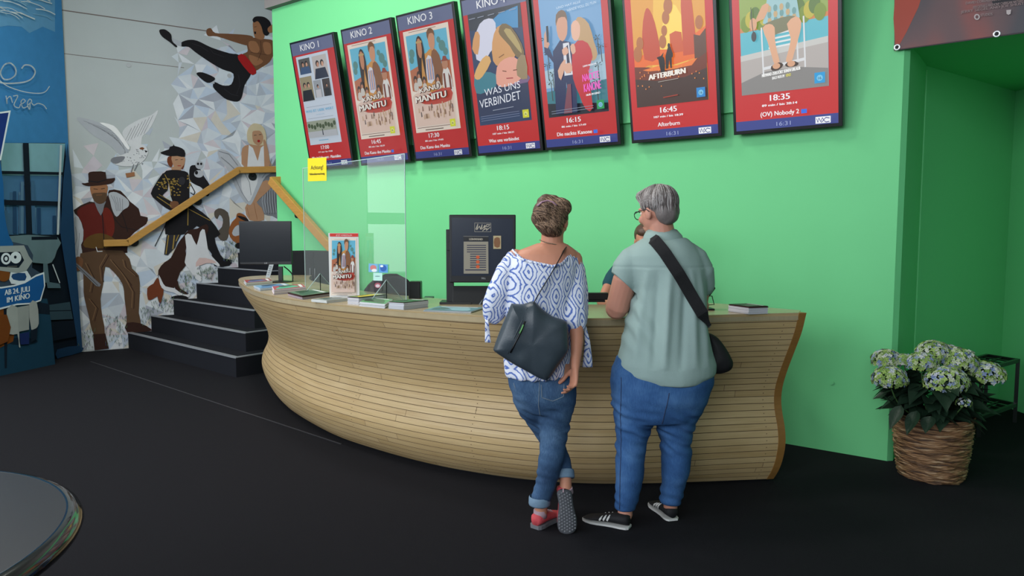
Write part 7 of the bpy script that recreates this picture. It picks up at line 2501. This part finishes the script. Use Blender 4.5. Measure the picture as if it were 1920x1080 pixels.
for k, p_ in enumerate(pts):
    d_ = (pts[min(k + 1, len(pts) - 1)] - pts[max(k - 1, 0)]).normalized(); sd_ = Vector((d_.z, 0, -d_.x)).normalized()
    a, b = p_ - sd_ * wd_[k], p_ + sd_ * wd_[k]
    m_y = min(on_shirt(a), on_shirt(b), on_shirt(p_)) - .007 if k else p_.y
    a.y = b.y = m_y
    L_.append(a); R2_.append(b)
for q in range(3):
    for A_ in (L_, R2_):
        yy = [v.y for v in A_]
        for k in range(2, len(A_) - 1): A_[k].y = min(yy[k], (yy[k - 1] + yy[k] + yy[k + 1]) / 3)
vv, ff = [], []
for a, b in zip(L_, R2_): vv += [a, b, b + Vector((0, .003, 0)), a + Vector((0, .003, 0))]
for k in range(len(pts) - 1):
    for j in range(4): ff.append((k * 4 + j, k * 4 + (j + 1) % 4, k * 4 + 4 + (j + 1) % 4, k * 4 + 4 + j))
mb.add(vv, ff, mat('black_webbing', (20, 20, 23), .8, var=.15, bump=.4, bscale=400)); obj('strap', mb, None, bagr, org=bb)
mb = MB(); e_ = pts[-1]; mb.tube(catmull([e_ + Vector((0, -.004, 0)), P(1322, 615, D2 - .10), P(1328, 628, D2 - .04)], 8), .005, METAL, n=8); mb.tube([e_ + Vector((cos(a) * .010, -.006, sin(a) * .010)) for a in (2 * pi * k / 12 for k in range(13))], .003, METAL, n=6); obj('clasp', mb, None, bagr, smooth=True, org=bb)

# ================= person serving behind the counter
D3 = 4.98
root, base = vroot('person', 1190, 700, D3, 'person with brown hair in a dark teal top serving behind the counter, mostly hidden', 'person')
base.z = 0; root.location = L2W(base)
mb = MB(); hc = P(1211, 452, D3 - .04)
Rh = head(mb, hc, .95, yaw=pi * .93, pitch=-.25)
mb.limb(pl([(1208, 470, D3), (1200, 500, D3 + .04)]), [.05, .06])
stack(mb, [(496, 1160, 1236, .07, D3 + .05), (510, 1148, 1248, .09, D3 + .06), (540, 1146, 1248, .10, D3 + .08), (590, 1152, 1244, .10, D3 + .1), (650, 1152, 1244, .11, D3 + .12)], D3, 28)
mb.limb(pl([(1156, 510, D3 + .03), (1140, 540, D3 - .06), (1128, 566, D3 - .14)]), [.046, .040, .034])
mb.limb(pl([(1128, 566, D3 - .14), (1140, 570, D3 - .25), (1156, 572, D3 - .36)]), [.036, .031, .023])
hand(mb, P(1158, 573, D3 - .38), (.4, -1, 0.0), (-1, 0, 0), (0, 0, -1), .95, curl=.3)
mb.limb(pl([(1242, 512, D3 + .03), (1252, 545, D3 - .04), (1246, 572, D3 - .12)]), [.046, .040, .034])
mb.limb(pl([(1246, 572, D3 - .12), (1236, 574, D3 - .24), (1222, 574, D3 - .36)]), [.036, .031, .023])
hand(mb, P(1220, 575, D3 - .38), (-.4, -1, 0.0), (1, 0, 0), (0, 0, -1), .95, curl=.3)
zf = lambda x, z, y: Vector((P(x, 600, D3).x, y, z))
mb.limb([zf(1175, .95, D3 + .12), zf(1172, .5, D3 + .12), zf(1172, .08, D3 + .14)], [.09, .065, .045]); mb.limb([zf(1222, .95, D3 + .12), zf(1224, .5, D3 + .12), zf(1224, .08, D3 + .14)], [.09, .065, .045])
put('body', fuse(mb, .006, 5, name='body'), SKIN1, root, base)
eyes(hc, Rh, .95, root, base)
mb = MB(); stack(mb, [(492, 1166, 1232, .075, D3 + .05), (504, 1146, 1250, .105, D3 + .06), (540, 1142, 1252, .115, D3 + .08), (590, 1148, 1248, .115, D3 + .1), (652, 1146, 1250, .125, D3 + .12)], D3, 28)
mb.limb(pl([(1160, 506, D3 + .04), (1149, 522, D3 - .0), (1143, 534, D3 - .04)]), [.056, .058, .054]); mb.limb(pl([(1240, 508, D3 + .04), (1248, 524, D3), (1250, 536, D3 - .03)]), [.056, .058, .054])
put('top', fuse(mb, .007, 4, fn=folds(.004, (8, 8, 6), 4), name='top'), mat('teal_cloth', (24, 74, 84), .85, var=.1), root, base)
mb = MB(); mb.limb([zf(1175, .98, D3 + .12), zf(1172, .5, D3 + .12), zf(1172, .1, D3 + .14)], [.11, .085, .07]); mb.limb([zf(1222, .98, D3 + .12), zf(1224, .5, D3 + .12), zf(1224, .1, D3 + .14)], [.11, .085, .07])
put('trousers', fuse(mb, .009, 4, name='trousers'), mat('black_cloth', (22, 22, 26), .9, var=.1), root, base)
for x in (1172, 1224):
    a = zf(x, 0, D3 + .18); shoe(root, base, a, a, a + Vector((0, -.25, 0)), .075, BKS, SG, 'plain black shoe')
mb = MB(); E = lambda o, r: mb.ell(hc + Rh @ Vector(o), r, rot=Rh, nu=20, nv=12)
E((0, -.03, .04), (.082, .09, .088)); E((0, .02, .078), (.070, .072, .044)); E((0, -.06, -.02), (.065, .05, .07))
put('hair', fuse(mb, .006, 3, fn=folds(.004, (22, 22, 8), 6), name='hair'), mat('hair_dark_brown', (82, 60, 46), .5, var=.3, scale=40), root, base)
